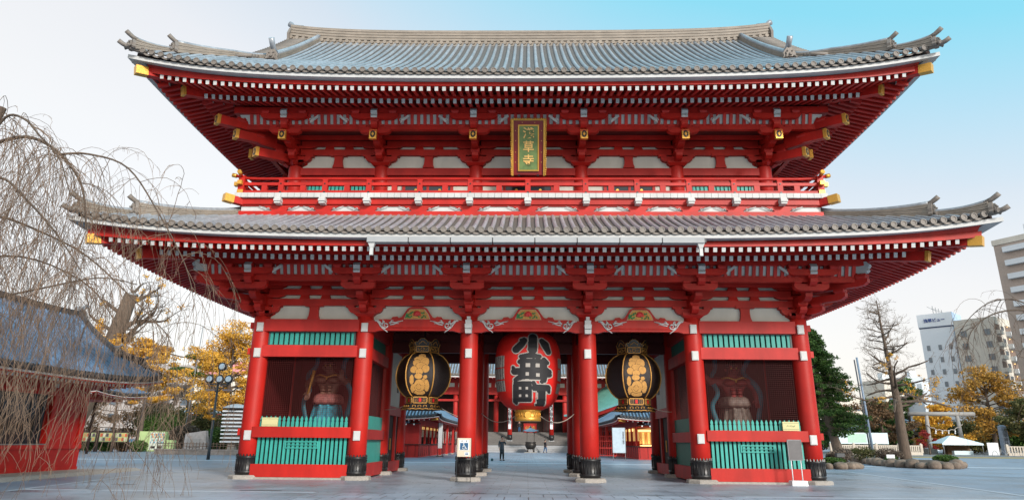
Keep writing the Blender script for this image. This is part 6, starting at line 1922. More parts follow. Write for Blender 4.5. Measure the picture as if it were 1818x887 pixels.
b.add([tuple(Vector(v) - Vector((0, 0, .25))) for v in vs], [(i * 5 + j, i * 5 + 5 + j, i * 5 + 6 + j, i * 5 + 1 + j) for i in range(3) for j in range(4)], 0)
b.build('copper_roof', COP, gh, fix=False)
for nm, m_, dz, h_, w_ in (('pale_trim', mat('pale_teal', (.2, .5, .5), .5), -.12, .26, .5), ('red_eave', RED2, -.48, .45, .34)):
    b = MB()
    for a, c in zip(A_, A_[1:]): b.beam(Vector(a) + Vector((.1, .1, dz)), Vector(c) + Vector((.1, .1, dz)), w_, h_)
    b.build(nm, m_, gh)
b = MB(); b.hexa([(3.4, -.5, 0), (13.0, -8.5, 0), (17, -1, 0), (6, 4, 0), (3.4, -.5, 4.9), (13.0, -8.5, 6.2), (17, -1, 6.2), (6, 4, 4.9)]); b.build('wall', RED2, gh)
b = MB(); b.beam((5.0, -2.3, 3.2), (8.0, -4.8, 3.2), .1, 1.6); b.build('window', GLASSD, gh)
# ================================================================= VEGETATION TOOLS
def foliage_mat(name, c1, c2, rough=.6, scale=.8):
    m = bpy.data.materials.new(name); m.use_nodes = True; t = m.node_tree; b = t.nodes['Principled BSDF']
    b.inputs['Roughness'].default_value = rough; b.inputs['Specular IOR Level'].default_value = .25
    g = t.nodes.new('ShaderNodeNewGeometry'); r = t.nodes.new('ShaderNodeValToRGB')
    r.color_ramp.elements[0].color = (*c1, 1); r.color_ramp.elements[1].color = (*c2, 1)
    t.links.new(g.outputs['Random Per Island'], r.inputs[0]); t.links.new(r.outputs[0], b.inputs['Base Color'])
    b.inputs['Subsurface Weight'].default_value = 0.0
    tr = t.nodes.new('ShaderNodeBsdfTranslucent'); mx = t.nodes.new('ShaderNodeMixShader'); mx.inputs[0].default_value = .28
    t.links.new(r.outputs[0], tr.inputs[0]); t.links.new(b.outputs[0], mx.inputs[1]); t.links.new(tr.outputs[0], mx.inputs[2])
    t.links.new(mx.outputs[0], t.nodes['Material Output'].inputs['Surface'])
    return m
BARK = mat('bark', (.105, .075, .055), .85, var=.35, scale=3, stretch=(4, 4, .8), bump=.8, bscale=9)
BARKL = mat('pale_bark', (.20, .155, .12), .85, var=.25, scale=4, bump=.6, bscale=9)
TWIG = mat('weeping_twig', (.19, .125, .085), .8, var=.35, scale=.7)
F_DARK = foliage_mat('dark_conifer', (.018, .05, .014), (.12, .22, .05))
F_GREEN = foliage_mat('mid_green_leaf', (.03, .08, .02), (.12, .20, .045))
F_OLIVE = foliage_mat('olive_leaf', (.06, .08, .025), (.17, .15, .06))
F_YEL = foliage_mat('ginkgo_yellow', (.55, .24, .02), (.95, .56, .09))
F_ORA = foliage_mat('autumn_orange', (.26, .15, .03), (.74, .40, .08))
F_BRN = foliage_mat('brown_leaf', (.10, .06, .03), (.25, .15, .08))
F_REDL = foliage_mat('red_leaf', (.25, .02, .02), (.45, .06, .05))
F_BUSH = foliage_mat('bush_grey', (.10, .075, .06), (.22, .17, .13))

def leaf(mb, p, s, rng):
    a = rng.uniform(0, 6.283); t = rng.uniform(-1, 1); q = math.sqrt(1 - t * t)
    u = Vector((q * math.cos(a), q * math.sin(a), t)); v = u.cross(Vector((rng.random() - .5, rng.random() - .5, rng.random() - .5 + .01)))
    if v.length < 1e-4: return
    v.normalize(); k = s * rng.uniform(.6, 1.25); k2 = k * .62
    o = len(mb.v); p = Vector(p)
    mb.v += [tuple(p - u * k), tuple(p + v * k2 - u * k * .1), tuple(p + u * k), tuple(p - v * k2 + u * k * .1)]
    mb.f.append([o, o + 1, o + 2, o + 3]); mb.m.append(0); mb.sm.append(False)
def clump(mb, c, rx, ry, rz, n, s, rng, shell=.35):
    for _ in range(n):
        a = rng.uniform(0, 6.283); t = rng.uniform(-1, 1); q = math.sqrt(1 - t * t); r = (shell + (1 - shell) * rng.random()) if shell else rng.random() ** .4
        leaf(mb, (c[0] + rx * r * q * math.cos(a), c[1] + ry * r * q * math.sin(a), c[2] + rz * r * t), s, rng)
def branch(mb, p, d, L, r, depth, rng, tips, spread=.7, n=3, up=.15, shrink=.62, wob=.16, gr=0.0, sides=6, minr=.006):
    p = Vector(p); d = Vector(d).normalized(); pts = [p.copy()]; rr = [r]; K = 5
    for i in range(K):
        d = (d + Vector((rng.gauss(0, wob), rng.gauss(0, wob), rng.gauss(0, wob) + up * .2 - gr * .2))).normalized()
        p = p + d * L / K; pts.append(p.copy()); rr.append(max(minr, r * (1 - .55 * (i + 1) / K)))
        if depth > 0 and i >= 1 and rng.random() < .55:
            e = d.cross(Vector((rng.gauss(0, 1), rng.gauss(0, 1), rng.gauss(0, 1)))).normalized()
            branch(mb, p, (d * (1 - spread * .6) + e * spread), L * shrink * rng.uniform(.6, 1), rr[-1] * .62, depth - 1, rng, tips, spread, n, up, shrink, wob, gr, max(3, sides - 1), minr)
    mb.tube(pts, rr, sides, 0, cap=False)
    if depth > 0:
        for _ in range(n - 1):
            e = d.cross(Vector((rng.gauss(0, 1), rng.gauss(0, 1), rng.gauss(0, 1)))).normalized()
            branch(mb, p, (d * (1 - spread * .5) + e * spread * rng.uniform(.6, 1.1)), L * shrink * rng.uniform(.7, 1.1), rr[-1] * .8, depth - 1, rng, tips, spread, n, up, shrink, wob, gr, max(3, sides - 1), minr)
    else:
        tips.append((p.copy(), d.copy()))
def make_tree(name, label, cat, loc, h, crown_r, m_leaf, seed, nl=9000, ls=.16, trunk_r=.25, group=None, flat=.45, bark=None, base_f=.25, tiers=18, trunk_h=.9, per=None):
    """trunk with limbs; foliage in uneven flattened clumps carried by the limbs"""
    rng = random.Random(seed); T = empty(name, loc, 0, label, cat, group)
    b = MB(); top = Vector((rng.uniform(-.4, .4), rng.uniform(-.3, .3), h * trunk_h))
    b.tube([(0, 0, -.1), (0, 0, .3), top * .33 + Vector((.1, 0, 0)), top * .66, top], [trunk_r * 1.5, trunk_r, trunk_r * .75, trunk_r * .5, trunk_r * .12], 9, 0)
    cl = MB(); cs = []
    for i in range(tiers):
        f = base_f + (1 - base_f) * (i + rng.random()) / tiers
        a = rng.uniform(0, 6.283) ; R_ = crown_r * math.sin(math.pi * min(.97, (f - base_f) / (1 - base_f) * .82 + .18)) ** .75 * rng.uniform(.55, 1.0)
        p0 = top * min(1, f * .93 / trunk_h * .9); p1 = Vector((math.cos(a) * R_, math.sin(a) * R_, f * h + rng.uniform(-.3, .3)))
        mid = p0.lerp(p1, .5) + Vector((0, 0, -.15 * R_ * .3))
        b.tube([p0, mid, p1], [trunk_r * .28, trunk_r * .18, .02], 5, 0, cap=False)
        for q, fr in ((p1, 1), (mid.lerp(p1, .3), .8)):
            for _ in range(2):
                e = q + Vector((rng.gauss(0, .22), rng.gauss(0, .22), rng.gauss(0, .15))) * crown_r * .6
                b.tube([q, e], [.03, .012], 4, 0, cap=False); cs.append((e, crown_r * rng.uniform(.16, .34) * fr))
    b.build('trunk', bark or BARK, T, fix=False)
    n = nl // len(cs)
    for c, r in cs: clump(cl, c, r, r, r * flat, n, ls, rng, 0)
    cl.build('crown', m_leaf, T, fix=False)
    return T
def bush(name, label, loc, rx, ry, rz, m_leaf, n, s, seed, group=None, cat='shrub'):
    rng = random.Random(seed); T = empty(name, loc, 0, label, cat, group); b = MB()
    for k in range(6):
        a = rng.uniform(0, 6.28); b.tube([(0, 0, -.05), (math.cos(a) * rx * .5, math.sin(a) * ry * .5, rz * 1.1)], [.04, .015], 4, 0, cap=False)
    b.build('stems', BARK, T, fix=False)
    l = MB(); clump(l, (0, 0, rz * .95), rx, ry, rz, n, s, rng, .55)
    for k in range(7):
        a = rng.uniform(0, 6.28); clump(l, (math.cos(a) * rx * .6, math.sin(a) * ry * .6, rz * rng.uniform(.7, 1.5)), rx * .45, ry * .45, rz * .4, n // 9, s, rng, .3)
    l.build('foliage', m_leaf, T, fix=False); return T

# ================================================================= WEEPING TREES
def weeping(label, base, limbs, ntw, seed, lean, lmin, lmax, r0=.013):
    rng = random.Random(seed); T = empty('weeping_tree', base, 0, label, 'tree')
    B = Vector(base); b = MB(); tw = MB()
    paths = []
    for pts, ra, rb in limbs:
        P_ = [Vector(p) - B for p in pts]; sm = []
        for i in range(len(P_) - 1):
            p0, p1, p2, p3 = P_[max(i - 1, 0)], P_[i], P_[i + 1], P_[min(i + 2, len(P_) - 1)]
            for k in range(5):
                t = k / 5; sm.append(.5 * (2 * p1 + (p2 - p0) * t + (2 * p0 - 5 * p1 + 4 * p2 - p3) * t * t + (3 * p1 - p0 - 3 * p2 + p3) * t ** 3))
        sm.append(P_[-1]); n = len(sm)
        b.tube(sm, [(ra + (rb - ra) * i / (n - 1)) * (.75 if ra < .1 else 1) for i in range(n)], 7, 0, cap=False); paths.append(sm)
    b.build('trunk', BARK, T, fix=False)
    def twig(p, d, L, r, sub):
        p = p.copy(); pts = [p.copy()]; n = max(6, int(L / .24)); st = L / n; g = rng.uniform(.22, .42)
        for i in range(n):
            d = (d + Vector((rng.gauss(0, .13), rng.gauss(0, .13), rng.gauss(0, .05))) + Vector((-.02 * lean, 0, -g))).normalized()
            p = p + d * st; pts.append(p.copy())
            if sub and rng.random() < .34:
                twig(p, (d + Vector((rng.gauss(0, .8), rng.gauss(0, .6), rng.uniform(-.1, .6)))).normalized(), L * rng.uniform(.14, .36), r * .7, sub - 1)
        m = len(pts); tw.tube(pts, [max(.0042, r * (1 - .72 * i / m)) for i in range(m)], 3, 0, cap=False)
    for i in range(ntw):
        P_ = rng.choice(paths); f = rng.random() ** 1.15; k = min(len(P_) - 2, int(f * (len(P_) - 1))); p = P_[k].lerp(P_[k + 1], rng.random())
        a = rng.gauss(0, .9)
        d = Vector((lean * abs(rng.gauss(.32, .32)), rng.gauss(0, .5), rng.uniform(-.6, .45))).normalized()
        if rng.random() < .25: d.x *= -1
        twig(p, d, rng.uniform(lmin, lmax), rng.uniform(.55, 1.25) * r0, 2)
    tw.build('hanging_twigs', TWIG, T, fix=False)
    return T
weeping('bare weeping cherry with long drooping brown twigs overhanging from the left edge', (-16.0, -10.0, 0), [
    ([(-16, -10, 0), (-15.7, -10, 3.2), (-15.3, -10.1, 6.4), (-14.9, -10, 9.0), (-14.6, -10, 10.1)], .26, .09),
    ([(-14.9, -10, 8.8), (-14.3, -10.2, 9.7), (-13.6, -10.4, 9.55), (-12.9, -10.6, 8.95), (-12.2, -10.7, 8.3), (-11.6, -10.8, 7.2)], .055, .016),
    ([(-14.9, -10, 8.9), (-14.0, -9.7, 9.35), (-13.2, -9.4, 9.0), (-12.5, -9.2, 8.1), (-12.2, -9.1, 6.9)], .075, .03),
    ([(-13.2, -9.4, 8.95), (-12.4, -9.3, 9.0), (-11.4, -9.0, 8.7), (-10.4, -8.8, 7.4), (-9.6, -8.6, 6.1), (-9.2, -8.6, 5.2)], .045, .012),
    ([(-15.2, -10, 7.4), (-14.0, -10.3, 7.9), (-12.9, -10.6, 7.2), (-11.7, -10.9, 6.2), (-10.8, -11, 5.2)], .060, .018),
    ([(-15.4, -10, 6.6), (-14.3, -9.8, 7.0), (-13.0, -9.6, 6.6), (-11.8, -9.4, 6.0), (-10.6, -9.2, 5.0), (-9.4, -9.0, 3.9)], .055, .014),
    ([(-15.5, -10, 4.4), (-14.3, -10.0, 4.6), (-12.6, -9.9, 5.0), (-11.2, -9.7, 5.35), (-10.2, -9.6, 5.2)], .050, .016),
    ([(-15.5, -10, 5.0), (-14.4, -11.0, 5.6), (-13.2, -11.6, 5.2), (-12.4, -12, 4.2), (-12.0, -12.2, 3.0)], .045, .014),
    ([(-15.3, -10, 5.6), (-14.2, -8.6, 6.2), (-12.8, -7.6, 5.6), (-11.9, -7.2, 4.4)], .045, .014)], 440, 21, 1, 2.0, 5.6, .0095)
weeping('bare weeping tree with arching twigs hanging in from the right edge', (24.6, 5, 0), [
    ([(24.6, 5, 0), (24.4, 5, 4), (24.2, 5, 7.5)], .3, .12),
    ([(24.3, 5, 6.2), (23.2, 4.6, 7.1), (21.9, 4.4, 7.25), (20.6, 4.2, 6.9), (19.7, 4.1, 6.2), (19.3, 4.0, 5.3)], .075, .016),
    ([(24.3, 5, 6.8), (23.2, 5.6, 7.9), (22.0, 5.8, 7.9), (21.0, 6.0, 7.2), (20.3, 6.1, 6.3)], .05, .014),
    ([(24.4, 5, 5.2), (23.4, 4.2, 6.0), (22.2, 3.8, 5.9), (21.2, 3.7, 5.1)], .05, .014)], 120, 8, -1, 1.2, 3.4, .013)

# ================================================================= BARE POLLARDED TREE (right)
rng = random.Random(31)
T = empty('bare_tree', (29.6, 30.5, 0), 0, 'tall bare pollarded ginkgo with knobbly side branches in the rock edged bed', 'tree')
b = MB(); tw = MB(); yl = MB()
tr = [(0, 0, 0), (0, 0, .5), (-.05, 0, 2.5), (.0, 0, 4.6), (-.12, 0, 6.5), (-.22, .05, 8.4), (-.38, 0, 10.6), (-.45, 0, 12.9)]
b.tube(tr, [.58, .42, .36, .31, .21, .14, .09, .04], 12, 0)
for k in range(48):
    z = 4.3 + 8.3 * (k / 48) ** .9; a = rng.uniform(0, 6.283); t = (z - 4.3) / 8.4
    L = (3.9 * (1 - t) + .5) * rng.uniform(.55, 1.1)
    px = [q for q in tr if q[2] <= z][-1][0]
    p = Vector((px, 0, z)); d = Vector((math.cos(a), math.sin(a) * .8, rng.uniform(-.15, .35))).normalized(); pts = [p.copy()]
    rr0 = .085 * (1 - t) + .03; K = 6; rs = [rr0]
    for i in range(K):
        d = (d + Vector((rng.gauss(0, .16), rng.gauss(0, .16), rng.gauss(0.05, .16)))).normalized(); p = p + d * L / K; pts.append(p.copy()); rs.append(max(.018, rr0 * (1 - .5 * (i + 1) / K)) * (1.25 if rng.random() < .3 else 1))
        for _ in range(rng.choice((0, 1, 1, 2))):
            tips = []; branch(tw, p, d + Vector((rng.gauss(0, .6), rng.gauss(0, .6), rng.gauss(.2, .5))), rng.uniform(.5, 1.4) * (1 - .4 * t), .020, 2, rng, tips, .7, 2, .1, .6, .2, 0, 4, .007)
            if z < 6.0 and rng.random() < .22:
                for q, _d in tips: clump(yl, q, .16, .16, .12, 7, .07, rng, 0)
    b.tube(pts, rs, 6, 0)
b.build('trunk', BARK, T, fix=False); tw.build('twigs', BARKL, T, fix=False); yl.build('last_leaves', F_YEL, T, fix=False)

# ================================================================= CONIFER (right)
rng = random.Random(4)
T = empty('conifer', (26.6, 36, 0), 0, 'dense dark green conifer beside the gate with a leaning brown trunk', 'tree')
b = MB(); b.tube([(.3, 0, 0), (.1, 0, 1.2), (-.3, 0, 3), (-.9, 0, 7), (-1.2, 0, 11.2)], [.55, .42, .32, .2, .04], 10, 0)
cl = MB()
for k in range(190):
    f = (k / 190) ** .85; z = 2.0 + f * 9.2; R0 = (3.3 * (1 - f) ** .62 + .35) * (1.0 if z > 3 else .8); a = rng.uniform(0, 6.283)
    R_ = R0 * rng.uniform(.55, 1.12); ax = -.3 - .9 * f
    p0 = Vector((ax, 0, z)); p1 = Vector((ax + math.cos(a) * R_, math.sin(a) * R_, z - R_ * .10 + rng.uniform(-.2, .3)))
    b.tube([p0, p0.lerp(p1, .5) + Vector((0, 0, .12)), p1], [.05, .035, .012], 4, 0, cap=False)
    for j in range(5):
        q = p0.lerp(p1, .35 + .16 * j); w = .42 * (1.15 - j * .1)
        clump(cl, q, w, w, .20, 46, .085, rng, 0)
b.build('trunk', BARKL, T, fix=False); cl.build('crown', F_DARK, T, fix=False)

# ================================================================= ROCK BED (right)
ROCK = mat('brown_rock', (.20, .15, .115), .85, var=.4, scale=2.5, bump=.9, bscale=5)
def rock_mesh(seed):
    rng = random.Random(seed); b = MB(); n = 9; vs = []
    sx, sy, sz = rng.uniform(.42, .62), rng.uniform(.35, .5), rng.uniform(.42, .62)
    b.lathe([(.75 * sx, -.05), (1.0 * sx, .15 * sz), (1.02 * sx, .55 * sz), (.86 * sx, .88 * sz), (.45 * sx, 1.02 * sz), (.05, 1.04 * sz)], 11)
    b.v = [(x * (1 + rng.uniform(-.09, .09)), y * sy / sx * (1 + rng.uniform(-.09, .09)), z * (1 + rng.uniform(-.07, .07))) for x, y, z in b.v]
    return b
rm = [rock_mesh(k).build('edging_rock', ROCK) for k in range(5)]
used = [False] * 5; rng = random.Random(9)
line = [(27.3, 34.0), (26.9, 32.6), (26.5, 31.2), (26.1, 29.6), (25.8, 28.2), (25.4, 26.9), (25.0, 25.6), (24.7, 24.4), (24.5, 23.3), (24.4, 22.3), (24.6, 21.4), (24.8, 20.5), (25.0, 19.7), (25.4, 19.1), (26.1, 19.0), (26.8, 19.5), (27.5, 20.3), (28.3, 21.5), (29.1, 22.9), (29.9, 24.3), (30.7, 25.8), (31.5, 27.4), (32.2, 29.2)]
line2 = [(17.3, 17.2), (18.0, 17.0), (18.7, 16.95), (19.4, 17.3), (19.9, 17.9), (20.3, 18.9)]
for i, (x, y) in enumerate(line + line2):
    k = i % 5; o = rm[k] if not used[k] else rm[k].copy()
    if used[k]: scene.collection.objects.link(o)
    used[k] = True; o.location = (x, y, 0); o.rotation_euler = (0, 0, rng.uniform(0, 6.28)); s_ = .88 + rng.uniform(-.1, .12) - (.12 if i >= len(line) else 0); o.scale = (s_, s_, s_)
    near = i >= len(line)
    tag(o, 'brown rounded rock edging the small bed close by the gate\'s right corner' if near else 'brown rounded rock in the long kerb round the bare tree\'s bed', 'rock', 'rocks edging the near bed' if near else 'rocks edging the tree bed')
def patch(name, poly, h, m):
    b = MB(); n = len(poly); cx = sum(p[0] for p in poly) / n; cy = sum(p[1] for p in poly) / n
    b.add([(x, y, .1) for x, y in poly] + [(cx + (x - cx) * .6, cy + (y - cy) * .6, h) for x, y in poly] + [(cx, cy, h * 1.1)], [(i, (i + 1) % n, n + (i + 1) % n, n + i) for i in range(n)] + [(n + i, n + (i + 1) % n, 2 * n) for i in range(n)])
    o = b.build(name, m); o['kind'] = 'structure'
SOIL = mat('soil', (.10, .07, .05), .9, var=.3, scale=5, bump=.8, bscale=12)
patch('soil', [(x, y) for x, y in line], .38, SOIL); patch('soil', [(17.2, 17.4), (20.2, 18.4), (22, 23), (24, 30), (20, 34), (16.5, 24)], .30, SOIL)
i = 0
for (x, y, rx, rz, m_, lab) in ((21.0, 22.5, .85, .42, F_BUSH, 'rounded leafless grey brown shrub nearest the gate in the right bed'), (24.0, 29.0, .9, .5, F_BUSH, 'rounded brownish shrub in the middle of the right bed'), (26.4, 30.5, 1.15, .55, F_OLIVE, 'green olive shrub left of the bare tree trunk'),
                             (28.0, 30.0, 1.1, .5, F_BUSH, 'twiggy brown shrub just left of the bare tree trunk'), (30.9, 27.5, .9, .28, F_GREEN, 'low green shrub right of the bare tree trunk'), (26.0, 25.6, .45, .22, F_GREEN, 'small green clump behind the rocks before the bare tree'), (18.8, 18.4, .8, .22, F_GREEN, 'low green ground shrub at the gate\'s right corner'), (17.6, 18.6, .7, .20, F_GREEN, 'low green ground shrub half hidden by the corner column')):
    bush('shrub', lab, (x, y, .22), rx, rx * .8, rz, m_, 1500, .06, 40 + i, None); i += 1
s = empty('plant_label', (25.5, 24.6, .3), 0, 'small white plant label before the bare tree', 'label')
b = MB(); b.box(-.28, .28, -.02, .02, .22, .46); b.build('plate', SWHITE, s); b = MB(); b.box(-.02, .02, 0, .02, 0, .22); b.build('stake', DGREY, s)
s = empty('garden_lamp', (20.6, 21.4, 0), 0, 'dark grey lamp on a short post beside the near rock bed', 'garden lamp')
b = MB(); b.box(-.25, .25, -.2, .2, .62, .85); b.build('head', DGREY, s); b = MB(); b.box(-.05, .05, -.05, .05, 0, .62); b.build('post', DGREY, s)

# ================================================================= RIGHT BACKGROUND
def pole(name, label, cat, base, top, r, m, seg=8):
    o = empty(name, base, 0, label, cat); b = MB(); b.tube([(0, 0, 0), Vector(top) - Vector(base)], [r, r * .75], seg); b.build('shaft', m, o); return o
PB = mat('blue_grey_pole', (.18, .24, .32), .5)
p_ = pole('utility_pole', 'slim dark blue-grey pole between the conifer and the bare tree', 'pole', (42.0, 62, 0), (41.6, 62, 11.9), .17, PB)
b = MB(); b.tube([(-.3, 0, 0), (-.75, 0, 11.6)], [.10, .08], 6); b.build('second_tube', DGREY, p_)
# torii
GR = mat('grey_torii_stone', (.30, .285, .27), .75, var=.12, scale=2)
t_ = empty('torii_gate', (71, 97, -.1), R(-3), 'plain grey stone torii gate with rope and paper streamers, right background', 'torii')
for x, dx in ((-2.75, .25), (2.75, -.25)):
    b = MB(); b.tube([(x, 0, 0), (x + dx, 0, 6.4)], [.36, .30], 14); q = b.build('pillar', GR, t_)
    b = MB(); b.box(x - .8, x + .8, -.7, .7, 0, 1.0); b.build('pedestal', STONE, q)
b = MB(); b.tube([(-5.4, 0, 6.65), (5.4, 0, 6.65)], .36, 14); b.build('top_lintel', GR, t_)
b = MB(); pts = [(-3 + 6 * k / 20, -.35, 4.9 - 1.0 * (1 - ((k - 10) / 10) ** 2) + .12 * math.sin(k * 2)) for k in range(21)]; b.tube(pts, .07, 6); rp = b.build('straw_rope', ROPE, t_)
for k in range(4):
    b = MB(); x = -1.6 + k * 1.05; z = 4.0; b.prism([(x, z), (x + .14, z), (x + .2, z - .3), (x + .06, z - .3), (x + .12, z - .6), (x - .08, z - .6), (x - .02, z - .28)], lambda u, v, d: (u, -.36 + d, v), 0, .02); b.build('paper_streamer', SWHITE, rp)
# tent
t_ = empty('white_tent', (70.3, 93, 0), 0, 'white pop-up tent standing behind the torii pillars', 'tent')
TW = mat('tent_fabric', (.62, .74, .78), .7, var=.04)
b = MB(); b.hexa([(-3.4, -2, 1.75), (3.2, -2, 1.75), (3.2, 2, 1.75), (-3.4, 2, 1.75), (-1.0, -.3, 2.95), (-.4, -.3, 2.95), (-.4, .3, 2.95), (-1.0, .3, 2.95)]); b.box(-3.4, 3.2, -2.0, -1.97, 1.5, 1.75); b.build('canopy', TW, t_)
for x in (-3.2, 3.0):
    for y in (-1.9, 1.9):
        b = MB(); b.tube([(x, y, 0), (x, y, 1.8)], .05, 6); b.build('leg', GREYM, t_)
b = MB(); b.box(-1.4, 1.6, -1.5, -.8, .0, .62); b.build('table', TW, t_)
b = MB(); b.box(-1.2, 2.4, 0.6, 1.8, .0, 1.4); b.build('stacked_goods', F_BRN, t_)
# stone pillar, sign, fence, banner
s = empty('stone_stele', (78.2, 93, -.2), 0, 'tall pale blue-grey inscribed stone pillar right of the torii', 'pillar')
b = MB(); b.tbox(0, 0, 0, 4.7, .55, .45, .48, .4); b.tbox(0, 0, 4.7, 4.9, .48, .4, .2, .2); q = b.build('shaft', mat('blue_granite', (.30, .36, .45), .6, var=.15), s)
text_mesh('浅\n草\n神\n社', .72, DGREY, q, 'lettering', .01, 0, (0, -.47, 2.9), line=.95)
b = MB(); b.box(-.9, .9, -.8, .8, -.1, .3); b.build('base', STONE, s)
s = empty('white_signboard', (73.6, 89, -.1), R(-8), 'leaning pale blue signboard standing between torii and stone pillar', 'sign')
b = MB(); b.box(-.8, .8, -.04, .04, .0, 2.0); b.build('board', SWHITE, s); b = MB(); b.box(-.7, -.6, .04, .3, 0, 1.5); b.build('support', GREYM, s)
WF = mat('cream_stone_fence', (.50, .44, .37), .75, var=.1)
def tamagaki(label, a, c, n):
    a, c = Vector(a), Vector(c); o = empty('stone_fence', a, 0, label, 'fence'); d = c - a
    bb = MB(); bb.beam((0, 0, .22), d + Vector((0, 0, .22)), .42, .44, 0); bb.build('base_course', WF, o)
    bb = MB(); bb.beam((0, 0, 1.32), d + Vector((0, 0, 1.32)), .16, .14, 0); bb.build('top_rail', WF, o)
    pm = MB(); pm.box(-.09, .09, -.09, .09, .44, 1.26); pp = None
    for k in range(n):
        q = pm.build('baluster', WF) if pp is None else pp.copy()
        if pp is not None: scene.collection.objects.link(q)
        pp = q; q.parent = o; q.location = d * (k + .5) / n
    for k in range(5):
        bb = MB(); pt = d * k / 4; bb.tbox(pt.x, pt.y, .3, 1.55, .17, .17, .17, .17); bb.tbox(pt.x, pt.y, 1.55, 1.7, .17, .17, .03, .03); bb.build('fence_post', WF, o)
tamagaki('cream stone baluster fence below the white banner at right', (44.5, 80, 0), (58.6, 82, 0), 44)
tamagaki('grey stone baluster fence behind the stone pillar at far right', (72.5, 84, 0), (88, 82, 0), 40)
s = empty('white_banner', (52.3, 88, 1.55), 0, 'long white horizontal banner with a pale green panel above the stone fence', 'banner')
b = MB(); b.box(-4.6, 4.6, -.03, .03, 0, 1.62); b.box(-4.6, 4.6, -.05, .05, 1.62, 1.68, 0); q = b.build('cloth', TW, s)
b = MB(); b.box(-1.7, 1.2, -.05, -.03, .2, 1.5); b.build('green_panel', mat('pale_green_print', (.40, .64, .48), .7), q)
for x in (-4.5, 0, 4.5):
    b = MB(); b.tube([(x, .08, -1.55), (x, .08, 1.7)], .05, 6); b.build('pole', GREYM, s)
for k in range(9):
    x, y = 67.5 + k * 1.05, 79.2; o = empty('bicycle_hoop', (x, y, 0), 0, 'thin steel hoop, one of a row along the kerb before the torii', 'hoop', 'steel hoops along the kerb')
    b = MB(); b.tube([(0, .3 * math.cos(a) , .75 * math.sin(a)) for a in [math.pi * i / 10 for i in range(11)]] if False else [(.4 * math.cos(a), 0, .75 * math.sin(a)) for a in [math.pi * i / 10 for i in range(11)]], .03, 5); b.build('hoop', GREYM, o)
sheet('pavement', [(42, 60), (60, 60), (86, 78), (86, 80), (42, 66)], 0.012, mat('yellow_kerb_strip', (.42, .30, .12), .7))
sheet('pavement', [(34, 66), (130, 80), (130, 130), (34, 130)], 0.016, mat('far_pavement', (.20, .19, .19), .7))
# trees behind
make_tree('ginkgo_tree', 'large orange yellow ginkgo behind the torii in front of the pale blocks', 'tree', (85, 106, 0), 15, 6.6, F_ORA, 61, 10500, .22, .45, tiers=34, base_f=.22)
make_tree('ginkgo_tree', 'bright yellow low tree seen through the torii opening', 'tree', (74.5, 104, 0), 8.2, 4.6, F_YEL, 62, 8000, .24, .3, tiers=20, base_f=.15)
make_tree('broadleaf_tree', 'green tree at the left of the big ginkgo, under the pale tower', 'tree', (75.5, 116, 0), 13.5, 4.4, F_GREEN, 63, 8000, .28, .4, tiers=18)
make_tree('broadleaf_tree', 'olive green tree behind the stone pillar at right', 'tree', (80.5, 90, 0), 8.6, 4.2, F_OLIVE, 64, 8500, .20, .3, tiers=20, base_f=.25)
make_tree('broadleaf_tree', 'dark green tree at the far right edge behind the stone fence', 'tree', (89, 92, 0), 9.5, 5.0, F_GREEN, 65, 9000, .22, .3, tiers=20, base_f=.15)
make_tree('autumn_tree', 'orange tipped tree at the far right edge in front of the balconies', 'tree', (93.5, 100, 0), 15.5, 4.6, F_ORA, 66, 5000, .22, .3, tiers=16, base_f=.5)
make_tree('autumn_tree', 'brown half bare tree behind the white banner', 'tree', (52.5, 98, 0), 13.5, 5.6, F_BRN, 67, 6500, .20, .35, tiers=22, base_f=.3)
make_tree('autumn_tree', 'orange leaved tree low behind the bare tree trunk', 'tree', (62, 100, 0), 8.5, 4.6, F_BRN, 68, 5500, .2, .3, tiers=18, base_f=.25)
make_tree('broadleaf_tree', 'dark evergreen behind the pole at right', 'tree', (46, 92, 0), 10.5, 4.6, F_DARK, 69, 8000, .22, .3, tiers=20, base_f=.1)
make_tree('broadleaf_tree', 'dark evergreen between the bare tree and the torii', 'tree', (64.5, 108, 0), 9.5, 4.8, F_DARK, 70, 8500, .24, .3, tiers=20, base_f=.1)
make_tree('red_maple', 'small red leaved maple left of the torii', 'tree', (64.2, 90, 0), 3.6, 1.6, F_REDL, 71, 2200, .10, .12, tiers=12, base_f=.25)
rng = random.Random(77)
for k, (x, y) in enumerate(((55, 118), (68, 122), (88, 118), (98, 114), (42, 112))):
    bush('hedge_mass', ('dark green thicket far behind the %s' % ('banner', 'torii', 'big ginkgo', 'olive tree at the right edge', 'conifer')[k]), (x, y, 0), 7, 3, 3.2, F_DARK if k % 2 else F_OLIVE, 5000, .3, 90 + k, None, 'thicket')
# shrine roof glimpsed behind the torii
s = empty('shrine_building', (73, 124, 0), 0, 'low shrine building with curved blue-grey roof behind the torii and tent', 'building')
b = MB(); b.hexa([(-9, -5, 4.2), (9, -5, 4.2), (9, 5, 4.2), (-9, 5, 4.2), (-6, -.3, 7.2), (6, -.3, 7.2), (6, .3, 7.2), (-6, .3, 7.2)]); b.build('roof', mat('shrine_tile', (.16, .20, .25), .5), s)
b = MB(); b.box(-7, 7, -3.6, 4, 0, 4.2); b.build('wall', TAN, s); b = MB(); b.box(-6, 6, -3.65, -3.6, .8, 3.4); b.build('opening', DARK, s)

